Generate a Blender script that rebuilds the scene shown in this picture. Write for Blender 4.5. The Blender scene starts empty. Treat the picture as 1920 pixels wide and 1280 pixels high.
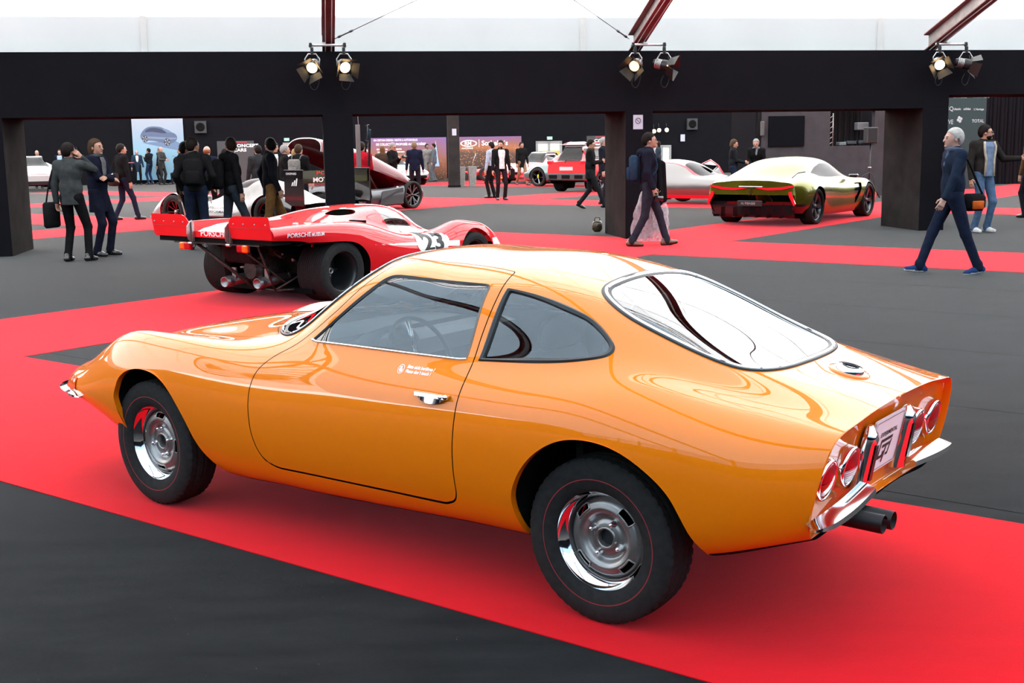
import bpy, bmesh, math, random
import numpy as np
from mathutils import Vector, Matrix
random.seed(7); RNG = np.random.default_rng(7)
sc = bpy.context.scene; COL = sc.collection
# ---------------------------------------------------------------- camera
F_PX, PITCH, ROLL, CAM_H = 2221.5, 0.164302, -0.0150437, 1.6282
def _cam_axes():
    f = np.array([0, math.cos(PITCH), -math.sin(PITCH)]); r = np.array([1., 0, 0]); u = np.cross(r, f)
    return r*math.cos(ROLL)+u*math.sin(ROLL), -r*math.sin(ROLL)+u*math.cos(ROLL), f
_r, _u, _f = _cam_axes()
cam = bpy.data.cameras.new('camera'); camo = bpy.data.objects.new('camera', cam); COL.objects.link(camo)
cam.sensor_fit = 'HORIZONTAL'; cam.sensor_width = 36; cam.lens = F_PX/1920*36; cam.clip_end = 500
camo.matrix_world = Matrix(((_r[0], _u[0], -_f[0], 0), (_r[1], _u[1], -_f[1], 0), (_r[2], _u[2], -_f[2], CAM_H), (0, 0, 0, 1)))
sc.camera = camo
# ---------------------------------------------------------------- light: overcast winter daylight through the white tent skin
w = bpy.data.worlds.new('overcast_sky'); sc.world = w; w.use_nodes = True
w.node_tree.nodes['Background'].inputs[0].default_value = (.93, .965, 1.0, 1)
w.node_tree.nodes['Background'].inputs[1].default_value = 11.2
sc.view_settings.view_transform = 'Standard'; sc.view_settings.look = 'None'
sc.view_settings.exposure = 0.0; sc.view_settings.gamma = 1.0; sc.view_settings.use_curve_mapping = False
cy = sc.cycles
cy.max_bounces = 10; cy.diffuse_bounces = 5; cy.glossy_bounces = 5; cy.transmission_bounces = 8; cy.transparent_max_bounces = 12
cy.caustics_reflective = False; cy.caustics_refractive = False; cy.sample_clamp_indirect = 12
cy.use_denoising = True
try: cy.denoiser = 'OPENIMAGEDENOISE'
except Exception: pass
# ---------------------------------------------------------------- materials
MATS = {}
def mat(name, col=(.5, .5, .5), rough=.5, metal=0., coat=0., coat_rough=.03, spec=.5, sheen=0., trans=0., ior=1.45, emit=None, estr=0., noise=None, bump=None, alpha=1., sheen_tint=None):
    """procedural principled material.  noise=(scale, amount) mottles the colour, bump=(scale, strength) adds fine relief"""
    if name in MATS: return MATS[name]
    m = bpy.data.materials.new(name); m.use_nodes = True; nt = m.node_tree; b = nt.nodes['Principled BSDF']; I = b.inputs
    c = (*col, 1) if len(col) == 3 else col
    I['Base Color'].default_value = c; I['Roughness'].default_value = rough; I['Metallic'].default_value = metal
    I['Coat Weight'].default_value = coat; I['Coat Roughness'].default_value = coat_rough
    I['Specular IOR Level'].default_value = spec; I['Sheen Weight'].default_value = sheen; I['Sheen Roughness'].default_value = .4
    if sheen_tint: I['Sheen Tint'].default_value = (*sheen_tint, 1)
    I['Transmission Weight'].default_value = trans; I['IOR'].default_value = ior; I['Alpha'].default_value = alpha
    if emit: I['Emission Color'].default_value = (*emit, 1); I['Emission Strength'].default_value = estr
    m.diffuse_color = c
    if noise or bump:
        tc = nt.nodes.new('ShaderNodeTexCoord')
    if noise:
        n = nt.nodes.new('ShaderNodeTexNoise'); n.inputs['Scale'].default_value = noise[0]; n.inputs['Detail'].default_value = 5
        nt.links.new(tc.outputs['Object'], n.inputs['Vector'])
        r = nt.nodes.new('ShaderNodeValToRGB'); a = noise[1]
        r.color_ramp.elements[0].position = .3; r.color_ramp.elements[1].position = .7
        r.color_ramp.elements[0].color = tuple(max(0, x*(1-a)) for x in c[:3])+(1,)
        r.color_ramp.elements[1].color = tuple(min(1, x*(1+a)) for x in c[:3])+(1,)
        nt.links.new(n.outputs['Fac'], r.inputs['Fac']); nt.links.new(r.outputs['Color'], I['Base Color'])
    if bump:
        n2 = nt.nodes.new('ShaderNodeTexNoise'); n2.inputs['Scale'].default_value = bump[0]; n2.inputs['Detail'].default_value = 4
        nt.links.new(tc.outputs['Object'], n2.inputs['Vector'])
        bp = nt.nodes.new('ShaderNodeBump'); bp.inputs['Strength'].default_value = bump[1]; bp.inputs['Distance'].default_value = .01
        nt.links.new(n2.outputs['Fac'], bp.inputs['Height']); nt.links.new(bp.outputs['Normal'], I['Normal'])
    MATS[name] = m
    return m
def srgb(r, g, b):
    f = lambda c: (c/255/12.92) if c/255 <= .04045 else ((c/255+.055)/1.055)**2.4
    return (f(r), f(g), f(b))
# ---------------------------------------------------------------- objects
def tag(o, label=None, cat=None, group=None, kind=None):
    if label: o['label'] = label
    if cat: o['category'] = cat
    if group: o['group'] = group
    if kind: o['kind'] = kind
    return o
def link(o, parent=None):
    COL.objects.link(o)
    if parent is not None: o.parent = parent
    return o
def empty(name, loc=(0, 0, 0), rz=0., parent=None):
    o = bpy.data.objects.new(name, None); o.location = loc; o.rotation_euler = (0, 0, rz); o.empty_display_size = .1
    return link(o, parent)
def mobj(name, V, F, m, parent=None, smooth=True, normals=None, loc=None, midx=None):
    me = bpy.data.meshes.new(name)
    V = np.asarray(V, float)
    FL = []
    for f in F:
        f = [int(i) for i in f]; g = [f[i] for i in range(len(f)) if f[i] != f[i-1]]
        if len(set(g)) >= 3: FL.append(g)
        else: FL.append(None)
    keep = [i for i, f in enumerate(FL) if f]
    me.from_pydata([tuple(v) for v in V], [], [FL[i] for i in keep])
    ms = m if isinstance(m, (list, tuple)) else [m]
    for x in ms: me.materials.append(x)
    if midx is not None:
        me.polygons.foreach_set('material_index', np.asarray(midx)[keep].astype(np.int32))
    if smooth: me.polygons.foreach_set('use_smooth', np.ones(len(me.polygons), bool))
    if normals is not None and len(me.vertices) == len(normals):
        me.normals_split_custom_set_from_vertices([tuple(n) for n in normals])
    me.update()
    o = bpy.data.objects.new(name, me)
    if loc is not None: o.location = loc
    return link(o, parent)
def mesh3(name, M, m, parent=None): return mobj(name, M[0], M[1], m, parent, True, M[2])
class MB:
    """collects plain shapes into one mesh"""
    def __init__(s): s.V = []; s.F = []; s.mi = []; s.cur = 0
    def add(s, V, F, M=None):
        o = len(s.V); 
        if M is not None: V = [tuple(M @ Vector(v)) for v in V]
        s.V += [tuple(map(float, v)) for v in V]; s.F += [[int(i)+o for i in f] for f in F]; s.mi += [s.cur]*len(F); return s
    def box(s, c, d, M=None, bev=0.):
        x, y, z = c; a, b, h = d[0]/2, d[1]/2, d[2]/2
        if bev <= 0:
            V = [(x+i*a, y+j*b, z+k*h) for k in (-1, 1) for j in (-1, 1) for i in (-1, 1)]
            return s.add(V, [(0, 2, 3, 1), (4, 5, 7, 6), (0, 1, 5, 4), (2, 6, 7, 3), (0, 4, 6, 2), (1, 3, 7, 5)], M)
        e = min(bev, a*.95, b*.95, h*.95); V = []; 
        for k, hz, ins in ((0, -h, e), (1, -h+e, 0), (2, h-e, 0), (3, h, e)):
            for px, py in ((-a+e, -b+ins), (a-e, -b+ins), (a-ins, -b+e), (a-ins, b-e), (a-e, b-ins), (-a+e, b-ins), (-a+ins, b-e), (-a+ins, -b+e)):
                V.append((x+px, y+py, z+hz))
        F = [tuple(range(7, -1, -1)), tuple(range(24, 32))]
        for k in range(3):
            for i in range(8): j = (i+1) % 8; F.append((k*8+i, k*8+j, k*8+8+j, k*8+8+i))
        return s.add(V, F, M)
    def prism(s, poly, z0, z1, M=None):
        n = len(poly); V = [(p[0], p[1], z0) for p in poly]+[(p[0], p[1], z1) for p in poly]
        F = [tuple(range(n-1, -1, -1)), tuple(range(n, 2*n))]+[(i, (i+1) % n, n+(i+1) % n, n+i) for i in range(n)]
        return s.add(V, F, M)
    def lathe(s, prof, n=32, M=None, close=False):
        """prof: (radius, height) pairs turned about z"""
        V = []; F = []; k = len(prof)
        for i in range(n):
            a = 2*math.pi*i/n
            for r, z in prof: V.append((r*math.cos(a), r*math.sin(a), z))
        for i in range(n):
            j = (i+1) % n
            for q in range(k-1 if not close else k):
                p = (q+1) % k; F.append((i*k+q, j*k+q, j*k+p, i*k+p))
        return s.add(V, F, M)
    def tube(s, pts, r, n=8, cap=True, M=None, closed=False):
        P = [Vector(p) for p in pts]; m = len(P); rr = r if isinstance(r, (list, tuple, np.ndarray)) else [r]*m
        V = []; F = []; up = None
        for i in range(m):
            t = (P[(i+1) % m]-P[i-1]) if closed else (P[min(i+1, m-1)]-P[max(i-1, 0)])
            t.normalize()
            if up is None: up = t.orthogonal().normalized()
            up = (up-t*up.dot(t)); up = up.normalized() if up.length > 1e-6 else t.orthogonal().normalized()
            bn = t.cross(up)
            for k in range(n):
                a = 2*math.pi*k/n; V.append(P[i]+(up*math.cos(a)+bn*math.sin(a))*rr[i])
        for i in range(m if closed else m-1):
            j = (i+1) % m
            for k in range(n): q = (k+1) % n; F.append((i*n+k, i*n+q, j*n+q, j*n+k))
        if cap and not closed: F.append(tuple(range(n-1, -1, -1))); F.append(tuple((m-1)*n+k for k in range(n)))
        return s.add(V, F, M)
    def ball(s, c, r, n=10, M=None):
        rx, ry, rz = (r, r, r) if np.isscalar(r) else r
        V = []; F = []; h = max(4, n//2+1)
        for i in range(h+1):
            th = math.pi*i/h
            for k in range(n):
                a = 2*math.pi*k/n; V.append((c[0]+rx*math.sin(th)*math.cos(a), c[1]+ry*math.sin(th)*math.sin(a), c[2]+rz*math.cos(th)))
        for i in range(h):
            for k in range(n): q = (k+1) % n; F.append((i*n+k, i*n+n+k, i*n+n+q, i*n+q))
        return s.add(V, F, M)
    def strip(s, A, B, closed=False):
        n = len(A); V = [tuple(p) for p in A]+[tuple(p) for p in B]
        F = [(i, (i+1) % n, n+(i+1) % n, n+i) for i in range(n if closed else n-1)]
        return s.add(V, F)
    def build(s, name, m, parent=None, smooth=False, loc=None):
        o = mobj(name, s.V, s.F, m, parent, smooth, None, loc, s.mi if isinstance(m, (list, tuple)) else None)
        return o
def autosmooth(o, ang=40):
    """sharp edges above an angle (mesh stays smooth elsewhere)"""
    me = o.data; bm = bmesh.new(); bm.from_mesh(me); bmesh.ops.remove_doubles(bm, verts=bm.verts, dist=1e-5)
    bmesh.ops.recalc_face_normals(bm, faces=bm.faces)
    for f in bm.faces: f.smooth = True
    for e in bm.edges:
        if len(e.link_faces) == 2: e.smooth = e.calc_face_angle(0) < math.radians(ang)
    bm.to_mesh(me); bm.free(); return o
def axis_to(p, d):
    """matrix placing local z along d at p"""
    d = Vector(d).normalized(); q = Vector((0, 0, 1)).rotation_difference(d)
    return Matrix.Translation(Vector(p)) @ q.to_matrix().to_4x4()
def copy_tree(o, parent=None):
    c = o.copy(); COL.objects.link(c); c.parent = parent
    for ch in list(o.children): copy_tree(ch, c)
    return c
def text_mesh(txt, size=1., extr=0., shear=0., bold=0.):
    """flat lettering -> (V,F), origin at the left end of the baseline, in the xy plane"""
    cu = bpy.data.curves.new('t', 'FONT'); cu.body = txt; cu.size = size; cu.extrude = extr; cu.shear = shear; cu.offset = bold; cu.resolution_u = 3
    o = bpy.data.objects.new('t', cu); COL.objects.link(o)
    dg = bpy.context.evaluated_depsgraph_get(); me = bpy.data.meshes.new_from_object(o.evaluated_get(dg))
    V = np.array([v.co[:] for v in me.vertices]).reshape(-1, 3); F = [tuple(p.vertices) for p in me.polygons]
    bpy.data.objects.remove(o); bpy.data.curves.remove(cu); bpy.data.meshes.remove(me)
    return V, F
# ---------------------------------------------------------------- lofted car skins (numpy)
def cspline(t, P, tt, per=False):
    """natural cubic spline through P (n,k) at knots t, sampled at tt"""
    t = np.asarray(t, float); P = np.asarray(P, float); n = len(t); h = np.diff(t)
    A = np.eye(n); B = np.zeros_like(P)
    for i in range(1, n-1):
        A[i, i-1] = h[i-1]; A[i, i] = 2*(h[i-1]+h[i]); A[i, i+1] = h[i]
        B[i] = 6*((P[i+1]-P[i])/h[i]-(P[i]-P[i-1])/h[i-1])
    M = np.linalg.solve(A, B)
    k = np.clip(np.searchsorted(t, tt, side='right')-1, 0, n-2)
    hh = h[k][:, None]; a = ((t[k+1]-tt)[:, None])/hh; b = 1-a
    return a*P[k]+b*P[k+1]+((a**3-a)*M[k]+(b**3-b)*M[k+1])*hh*hh/6

def loft(stations, nu, nv, ends=True):
    """stations: list of (n,3) control rows (same n).  returns grid V (NU,NV,3), y>=0 half.
    last control point of each row lies on the centre plane (y=0)"""
    S = np.array(stations, float); ns, nc, _ = S.shape
    d = np.linalg.norm(np.diff(S[:, 2:, :], axis=0), axis=2).mean(1)**.75
    t = np.concatenate([[0], np.cumsum(d)])
    tt = np.linspace(0, t[-1], nu) if np.isscalar(nu) else np.interp(nu, np.arange(ns), t)
    R = cspline(t, S.reshape(ns, -1), tt).reshape(len(tt), nc, 3)
    # across: mirror for zero slope on the centre line
    out = np.zeros((len(tt), nv, 3))
    w = np.linalg.norm(np.diff(S, axis=1), axis=2).mean(0)
    frac = np.concatenate([[0], np.cumsum(w)])/w.sum()
    q = np.linspace(0, 1, nv)
    for i in range(len(tt)):
        r = R[i]; m = r[-2::-1]*np.array([1, -1, 1]); full = np.vstack([r, m])
        s = np.concatenate([[0], np.cumsum(np.maximum(np.linalg.norm(np.diff(full, axis=0), axis=1), 1e-4)**.6)])
        half = s[nc-1]; uu = np.interp(q, frac, s[:nc])
        out[i] = cspline(s, full, uu)
        out[i, -1, 1] = 0
    return out

def grid_mesh(V):
    nu, nv, _ = V.shape
    i = np.arange(nu*nv).reshape(nu, nv)
    F = np.stack([i[:-1, :-1], i[:-1, 1:], i[1:, 1:], i[1:, :-1]], -1).reshape(-1, 4)
    du = np.gradient(V, axis=0); dv = np.gradient(V, axis=1)
    N = np.cross(dv, du); N /= np.linalg.norm(N, axis=2, keepdims=True)+1e-12
    return V.reshape(-1, 3), F, N.reshape(-1, 3)

def resample(P, n, closed=True):
    """Catmull-like smooth closed/open resample of a 2D/3D polyline through its points"""
    P = np.asarray(P, float)
    if closed:
        Q = np.vstack([P[-3:], P, P[:4]])
    else: Q = P
    s = np.concatenate([[0], np.cumsum(np.linalg.norm(np.diff(Q, axis=0), axis=1)**.5)])
    if closed: a, b = s[3], s[3+len(P)]; tt = np.linspace(a, b, n, endpoint=False)
    else: tt = np.linspace(0, s[-1], n)
    return cspline(s, Q, tt)

def rounded(P, r, n=6):
    """closed polygon with corner radii r (scalar or list) -> polyline"""
    P = np.asarray(P, float); N = len(P); out = []
    rr = [r]*N if np.isscalar(r) else r
    for i in range(N):
        p, a, b = P[i], P[i-1], P[(i+1) % N]
        u = (a-p)/np.linalg.norm(a-p); v = (b-p)/np.linalg.norm(b-p)
        k = min(rr[i], .48*np.linalg.norm(a-p), .48*np.linalg.norm(b-p))
        if k < 1e-6: out.append(p); continue
        for t in np.linspace(0, 1, n): out.append(p+u*k*(1-t)**2+v*k*t**2)
    return np.array(out)

def sdf_poly(pts, poly):
    """signed distance (neg inside) of pts (n,2) to closed polygon"""
    poly = np.asarray(poly, float); A = poly; B = np.roll(poly, -1, 0)
    lo = poly.min(0)-.06; hi = poly.max(0)+.06
    res = np.full(len(pts), 1.0)
    m = np.where(np.all((pts > lo) & (pts < hi), axis=1))[0]
    if not len(m): return res
    p = pts[m][:, None, :]; d = (B-A)[None]; L = (d**2).sum(2)+1e-15
    t = np.clip(((p-A[None])*d).sum(2)/L, 0, 1)
    dist = np.sqrt((((A[None]+t[..., None]*d)-p)**2).sum(2).min(1))
    x, y = p[..., 0], p[..., 1]; ay, by = A[:, 1][None], B[:, 1][None]
    cond = (ay > y) != (by > y)
    xi = A[:, 0][None]+(y-ay)*(B-A)[:, 0][None]/np.where(np.abs(by-ay) < 1e-12, 1e-12, by-ay)
    ins = (cond & (x < xi)).sum(1) % 2 == 1
    res[m] = np.where(ins, -dist, dist)
    return res

def cut(M, s):
    """split mesh M=(V,F list-or-array,N) at the zero level of s -> (inside s<0, outside)"""
    V, F, N = M
    if len(F) == 0: return M, M
    s = np.where(np.abs(s) < 1e-7, 1e-7, s)
    isarr = isinstance(F, np.ndarray)
    if isarr:
        neg = (s[F] < 0).sum(1); quad = F.shape[1]
        fin = [F[neg == quad]]; fout = [F[neg == 0]]; mix = F[(neg > 0) & (neg < quad)]
    nv = len(V); newV = []; newN = []; cache = {}
    def mid(a, b):
        k = (a, b) if a < b else (b, a)
        if k not in cache:
            t = s[a]/(s[a]-s[b]); newV.append(V[a]+(V[b]-V[a])*t); n = N[a]+(N[b]-N[a])*t
            newN.append(n/(np.linalg.norm(n)+1e-12)); cache[k] = nv+len(newV)-1
        return cache[k]
    tin, tout = [], []
    for f in mix:
        pi, po = [], []
        m = len(f)
        for j in range(m):
            a, b = int(f[j]), int(f[(j+1) % m])
            if a == b: continue
            (pi if s[a] < 0 else po).append(a)
            if (s[a] < 0) != (s[b] < 0):
                c = mid(a, b); pi.append(c); po.append(c)
        for p, dst in ((pi, tin), (po, tout)):
            for j in range(1, len(p)-1): dst.append((p[0], p[j], p[j+1], p[j+1]))
    V2 = np.vstack([V, np.array(newV).reshape(-1, 3)]); N2 = np.vstack([N, np.array(newN).reshape(-1, 3)])
    def pack(fs, ts):
        Fq = np.vstack([fs]+([np.array(ts, int)] if ts else []))
        used = np.unique(Fq); mp = np.full(len(V2), -1); mp[used] = np.arange(len(used))
        return V2[used], mp[Fq], N2[used]
    return pack(fin[0], tin), pack(fout[0], tout)

def mirror(M):
    V, F, N = M; n = len(V); k = np.array([1, -1, 1])
    F2 = F[:, ::-1]+n
    return np.vstack([V, V*k]), np.vstack([F, F2]), np.vstack([N, N*k])

def joinm(Ms):
    o = 0; V, F, N = [], [], []
    for m in Ms:
        V.append(m[0]); F.append(m[1]+o); N.append(m[2]); o += len(m[0])
    return np.vstack(V), np.vstack(F), np.vstack(N)

def boundary_loops(M):
    """ordered boundary loops (lists of vertex ids) - merges coincident verts first"""
    V, F, N = M
    from collections import defaultdict
    key = {}; rep = np.zeros(len(V), int)
    for i, v in enumerate(np.round(V, 5)):
        rep[i] = key.setdefault(tuple(v), i)
    cnt = defaultdict(int)
    for f in F:
        g = [int(rep[x]) for x in f]; g = [g[i] for i in range(4) if g[i] != g[i-1]]
        if len(g) < 3: continue
        for j in range(len(g)):
            cnt[(g[j], g[(j+1) % len(g)])] += 1
    nxt = {a: b for (a, b) in cnt if (b, a) not in cnt}
    loops = []
    while nxt:
        a = next(iter(nxt)); L = [a]; b = nxt.pop(a)
        while b in nxt and b != L[0]:
            L.append(b); b = nxt.pop(b)
        loops.append(L)
    return loops
# ================================================================ THE SETTING
M_black = mat('black_fabric', (.0066, .0064, .0082), .95, spec=.03, noise=(3, .08), bump=(220, .25))
M_col = mat('column_tone', (.024, .0205, .0200), .95, spec=.03, noise=(2.5, .25), bump=(260, .3))  # column tone lightened to stand in for light on the side faces
def carpet(name, col, grz, scale, amt):
    """needle-felt carpet: diffuse with a paler nap at grazing view"""
    m = bpy.data.materials.new(name); m.use_nodes = True; nt = m.node_tree; b = nt.nodes['Principled BSDF']
    tc = nt.nodes.new('ShaderNodeTexCoord'); mp = nt.nodes.new('ShaderNodeMapping'); mp.inputs['Scale'].default_value = (1, 3.2, 1); mp.inputs['Rotation'].default_value = (0, 0, math.radians(-10))
    n = nt.nodes.new('ShaderNodeTexNoise'); n.inputs['Scale'].default_value = scale; n.inputs['Detail'].default_value = 8; n.inputs['Roughness'].default_value = .62
    n2 = nt.nodes.new('ShaderNodeTexNoise'); n2.inputs['Scale'].default_value = 420; n2.inputs['Detail'].default_value = 3
    r = nt.nodes.new('ShaderNodeValToRGB'); e = r.color_ramp.elements
    e[0].position = .3; e[1].position = .72; e[0].color = tuple(c*(1-amt) for c in col)+(1,); e[1].color = tuple(min(1, c*(1+amt)) for c in col)+(1,)
    nt.links.new(tc.outputs['Object'], mp.inputs['Vector']); nt.links.new(mp.outputs['Vector'], n.inputs['Vector']); nt.links.new(tc.outputs['Object'], n2.inputs['Vector'])
    nt.links.new(n.outputs['Fac'], r.inputs['Fac']); nt.links.new(r.outputs['Color'], b.inputs['Base Color'])
    bp = nt.nodes.new('ShaderNodeBump'); bp.inputs['Strength'].default_value = .35; bp.inputs['Distance'].default_value = .004
    nt.links.new(n2.outputs['Fac'], bp.inputs['Height']); nt.links.new(bp.outputs['Normal'], b.inputs['Normal'])
    b.inputs['Roughness'].default_value = .9; b.inputs['Specular IOR Level'].default_value = .04
    b.inputs['Sheen Weight'].default_value = grz[0]; b.inputs['Sheen Roughness'].default_value = grz[1]; b.inputs['Sheen Tint'].default_value = (*grz[2], 1)
    MATS[name] = m; return m
M_floor = carpet('dark_carpet', (.0115, .0109, .0110), (.24, .22, (1., .95, .9)), 1.6, .42)
M_red = carpet('red_carpet', (.62, .0042, .0088), (.30, .28, (1., .42, .48)), 2.2, .05)
M_skin = bpy.data.materials.new('tent_membrane'); M_skin.use_nodes = True
def _membrane(m, tcol, dcol, seed):
    nt = m.node_tree; nt.nodes.clear(); out = nt.nodes.new('ShaderNodeOutputMaterial'); mx = nt.nodes.new('ShaderNodeMixShader'); mx.inputs[0].default_value = .42
    t = nt.nodes.new('ShaderNodeBsdfTranslucent'); d = nt.nodes.new('ShaderNodeBsdfDiffuse')
    tc = nt.nodes.new('ShaderNodeTexCoord'); n = nt.nodes.new('ShaderNodeTexNoise'); n.inputs['Scale'].default_value = .5; n.inputs['Detail'].default_value = 6
    nt.links.new(tc.outputs['Object'], n.inputs['Vector'])
    for sh, c in ((t, tcol), (d, dcol)):
        r = nt.nodes.new('ShaderNodeValToRGB'); r.color_ramp.elements[0].color = tuple(x*.95 for x in c)+(1,); r.color_ramp.elements[1].color = (*c, 1)
        r.color_ramp.elements[0].position = .35; r.color_ramp.elements[1].position = .6
        nt.links.new(n.outputs['Fac'], r.inputs['Fac']); nt.links.new(r.outputs['Color'], sh.inputs['Color'])
    nt.links.new(t.outputs[0], mx.inputs[1]); nt.links.new(d.outputs[0], mx.inputs[2]); nt.links.new(mx.outputs[0], out.inputs[0])
_membrane(M_skin, (.80, .79, .77), (.85, .85, .84), 0)
M_skin2 = bpy.data.materials.new('tent_valance'); M_skin2.use_nodes = True; _membrane(M_skin2, (.150, .166, .170), (.85, .88, .88), 1)
M_seam = bpy.data.materials.new('tent_seam'); M_seam.use_nodes = True; _membrane(M_seam, (.70, .69, .67), (.85, .85, .84), 5)
M_steel = mat('red_primer_steel', (.16, .038, .036), .45, spec=.4, noise=(6, .25))
M_webp = mat('pale_web_paint', (.30, .27, .25), .5, noise=(8, .2))
M_lampg = mat('girder_black', (.01, .01, .011), .6)
M_galv = mat('galvanised_steel', (.42, .42, .41), .45, metal=.7, noise=(20, .2))
# frame of the arcade wall
WANG = math.radians(9.3); WO = np.array([1.98, 20.43, 0.]); WU = np.array([math.cos(WANG), math.sin(WANG), 0]); WN = np.array([-math.sin(WANG), math.cos(WANG), 0])
def WP(s, t, z): return tuple(WO+WU*s+WN*t+np.array([0, 0, z]))
W_M = Matrix(((WU[0], WN[0], 0, WO[0]), (WU[1], WN[1], 0, WO[1]), (0, 0, 1, 0), (0, 0, 0, 1)))   # wall frame -> world
# floor
mb = MB(); mb.box((0, 20, -.05), (110, 120, .1)); fl = mb.build('floor', M_floor); tag(fl, 'dark grey needle-felt carpet floor of the tent hall', kind='structure')
CA = math.radians(143.2); C1 = np.array([math.cos(CA), math.sin(CA)]); C2 = np.array([math.sin(CA), -math.cos(CA)])
def CP(a, b): p = C1*a+C2*b; return (p[0], p[1])
def red_strip(a0, a1, b0, b1, z, lab):
    mb = MB(); mb.prism([CP(a0, b0), CP(a0, b1), CP(a1, b1), CP(a1, b0)], .0005, z)
    o = mb.build('floor_red_carpet', M_red); tag(o, lab, kind='structure'); return o
red_strip(-16, 50, 3.07, 5.18, .0040, 'red carpet runner under the orange coupe')
red_strip(-12, 46, 15.25, 17.85, .0038, 'red carpet runner passing just behind the roof of the orange coupe')
red_strip(-4, 44, 26.75, 29.2, .0036, 'red carpet runner under the silver concept coupe')
red_strip(2, 48, 38.0, 40.3, .0034, 'farthest red carpet runner, in front of the auction banner')
red_strip(8.8, 11.0, -6, 46, .0032, 'red carpet runner under the red race car and the green concept car')
red_strip(20.75, 22.95, -2, 46, .0030, 'red carpet runner under the open-canopy concept car and the red crossover')
red_strip(32.6, 35.0, 4, 46, .0028, 'red carpet runner at the far left in front of the blue poster')
# arcade wall: beam on box columns
wm = empty('wall_middle', (0, 0, 0)); wm.matrix_world = W_M; tag(wm, 'black fabric-covered arcade wall dividing the tent halls', kind='structure')
mb = MB(); mb.box((-6.7, .725, 2.66), (25.2, 1.45, 1.0)); 
o = mb.build('beam', M_black, wm)
mb = MB(); mb.box((13.9, .725, 2.775), (16, 1.45, .77)); o = mb.build('beam', M_black, wm)
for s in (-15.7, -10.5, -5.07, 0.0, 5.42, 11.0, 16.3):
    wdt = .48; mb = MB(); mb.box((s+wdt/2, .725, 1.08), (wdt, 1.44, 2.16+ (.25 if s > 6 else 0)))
    mb.build('column', M_col, wm); mb = MB(); mb.box((s+wdt/2, -.003, 1.08), (wdt-.004, .010, 2.15+(.25 if s > 6 else 0))); mb.build('dark_front', M_black, wm)  # black fronts leave only the sides lighter: side light put into the colour
# tent roof of the near nave + rear nave, and the white valances above the arcade
SL = math.tan(math.radians(18.33))
cl = empty('ceiling'); cl.matrix_world = W_M; tag(cl, 'white translucent tent roof lit by daylight', kind='structure')
Z0, HALF = 3.80, 12.6
def skin(name, quads, m, nx=1):
    mb = MB()
    for q in quads: mb.add(q, [(0, 1, 2, 3)])
    return mb.build(name, m, cl)
A, B = -46, 46
skin('roof_membrane', [[(A, .8, Z0), (B, .8, Z0), (B, .8-HALF, Z0+HALF*SL), (A, .8-HALF, Z0+HALF*SL)]], M_skin)
M_skin4 = bpy.data.materials.new('clear_roof_film'); M_skin4.use_nodes = True; _membrane(M_skin4, (.29, .37, .43), (.35, .41, .46), 3)
skin('roof_film', [[(A, .8-HALF, Z0+HALF*SL), (B, .8-HALF, Z0+HALF*SL), (B, .8-2*HALF, Z0), (A, .8-2*HALF, Z0)]], M_skin4)
skin('roof_membrane', [[(A, .85, Z0), (B, .85, Z0), (B, 19, Z0+6), (A, 19, Z0+6)]], M_skin)
skin('roof_membrane', [[(A, 19, Z0+6), (B, 19, Z0+6), (B, 48, Z0), (A, 48, Z0)]], M_skin)
skin('valance', [[(A, .82, 2.9), (B, .82, 2.9), (B, .82, Z0), (A, .82, Z0)]], M_skin2)
M_skin3 = bpy.data.materials.new('blue_glazing_film'); M_skin3.use_nodes = True; _membrane(M_skin3, (.20, .30, .40), (.30, .38, .45), 2)
wf = MB(); wf.add([(A, .75-2*HALF, 2.2), (B, .75-2*HALF, 2.2), (B, .75-2*HALF, Z0), (A, .75-2*HALF, Z0)], [(0, 1, 2, 3)])
o = wf.build('wall_front', M_skin3); o.matrix_world = W_M; tag(o, 'bluish film glazing of the tent side behind the photographer', kind='structure')
for q in range(-8, 9):   # posts of the glazed tent side behind the photographer
    wf = MB(); wf.box((q*5.25-4.9, .8-2*HALF, 3.0), (.22, .22, 1.8)); o = wf.build('trim_%d' % (q+9), M_steel); o.matrix_world = W_M; tag(o, 'steel post of the open tent side', kind='structure')
wf = MB(); wf.box(((A+B)/2, .8-2*HALF-.05, 1.1), (B-A, .08, 2.2)); o = wf.build('wall_front_low', M_black); o.matrix_world = W_M; tag(o, 'black low wall behind the photographer', kind='structure')
for i, x in enumerate((A, B)):
    wf = MB(); wf.box((x, 12, 3), (.1, 74, 6)); o = wf.build('wall_'+('left', 'right')[i], M_black); o.matrix_world = W_M; tag(o, 'black end wall of the tent', kind='structure')
# seams and welds of the membrane near the arcade
mb = MB(); mb.box((0, .79, Z0-.008), (92, .012, .022)); mb.build('roof_seam', M_seam, cl)
mb = MB(); mb.box((0, .74, 3.19), (92, .03, .03)); mb.build('gutter_rail', M_galv, cl)
for s in (-13.2, -7.9, -.55, 4.95, 10.4):
    mb = MB(); mb.box((s, .80, 3.47), (.10, .008, .64)); mb.build('fabric_weld', M_seam, cl)
for k_, s in enumerate(np.arange(-16.5, 17, 1.74)):   # welded fabric seams running up the slope
    mb = MB(); mb.add([(s-.02, .6, Z0+.2*SL-.012), (s+.02, .6, Z0+.2*SL-.012), (s+.02, .8-HALF, Z0+HALF*SL-.012), (s-.02, .8-HALF, Z0+HALF*SL-.012)], [(0, 1, 2, 3)]); mb.build('roof_weld', M_seam, cl)
for t in (-2.4, -5.0, -7.6, -10.2):   # unseen wires across the bays, added for lines in the paintwork reflections
    mb = MB(); mb.tube([(-30, t, Z0+(.8-t)*SL-.06), (30, t, Z0+(.8-t)*SL-.06)], .03, 6); mb.build('added_purlin', M_galv, cl, True)
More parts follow.
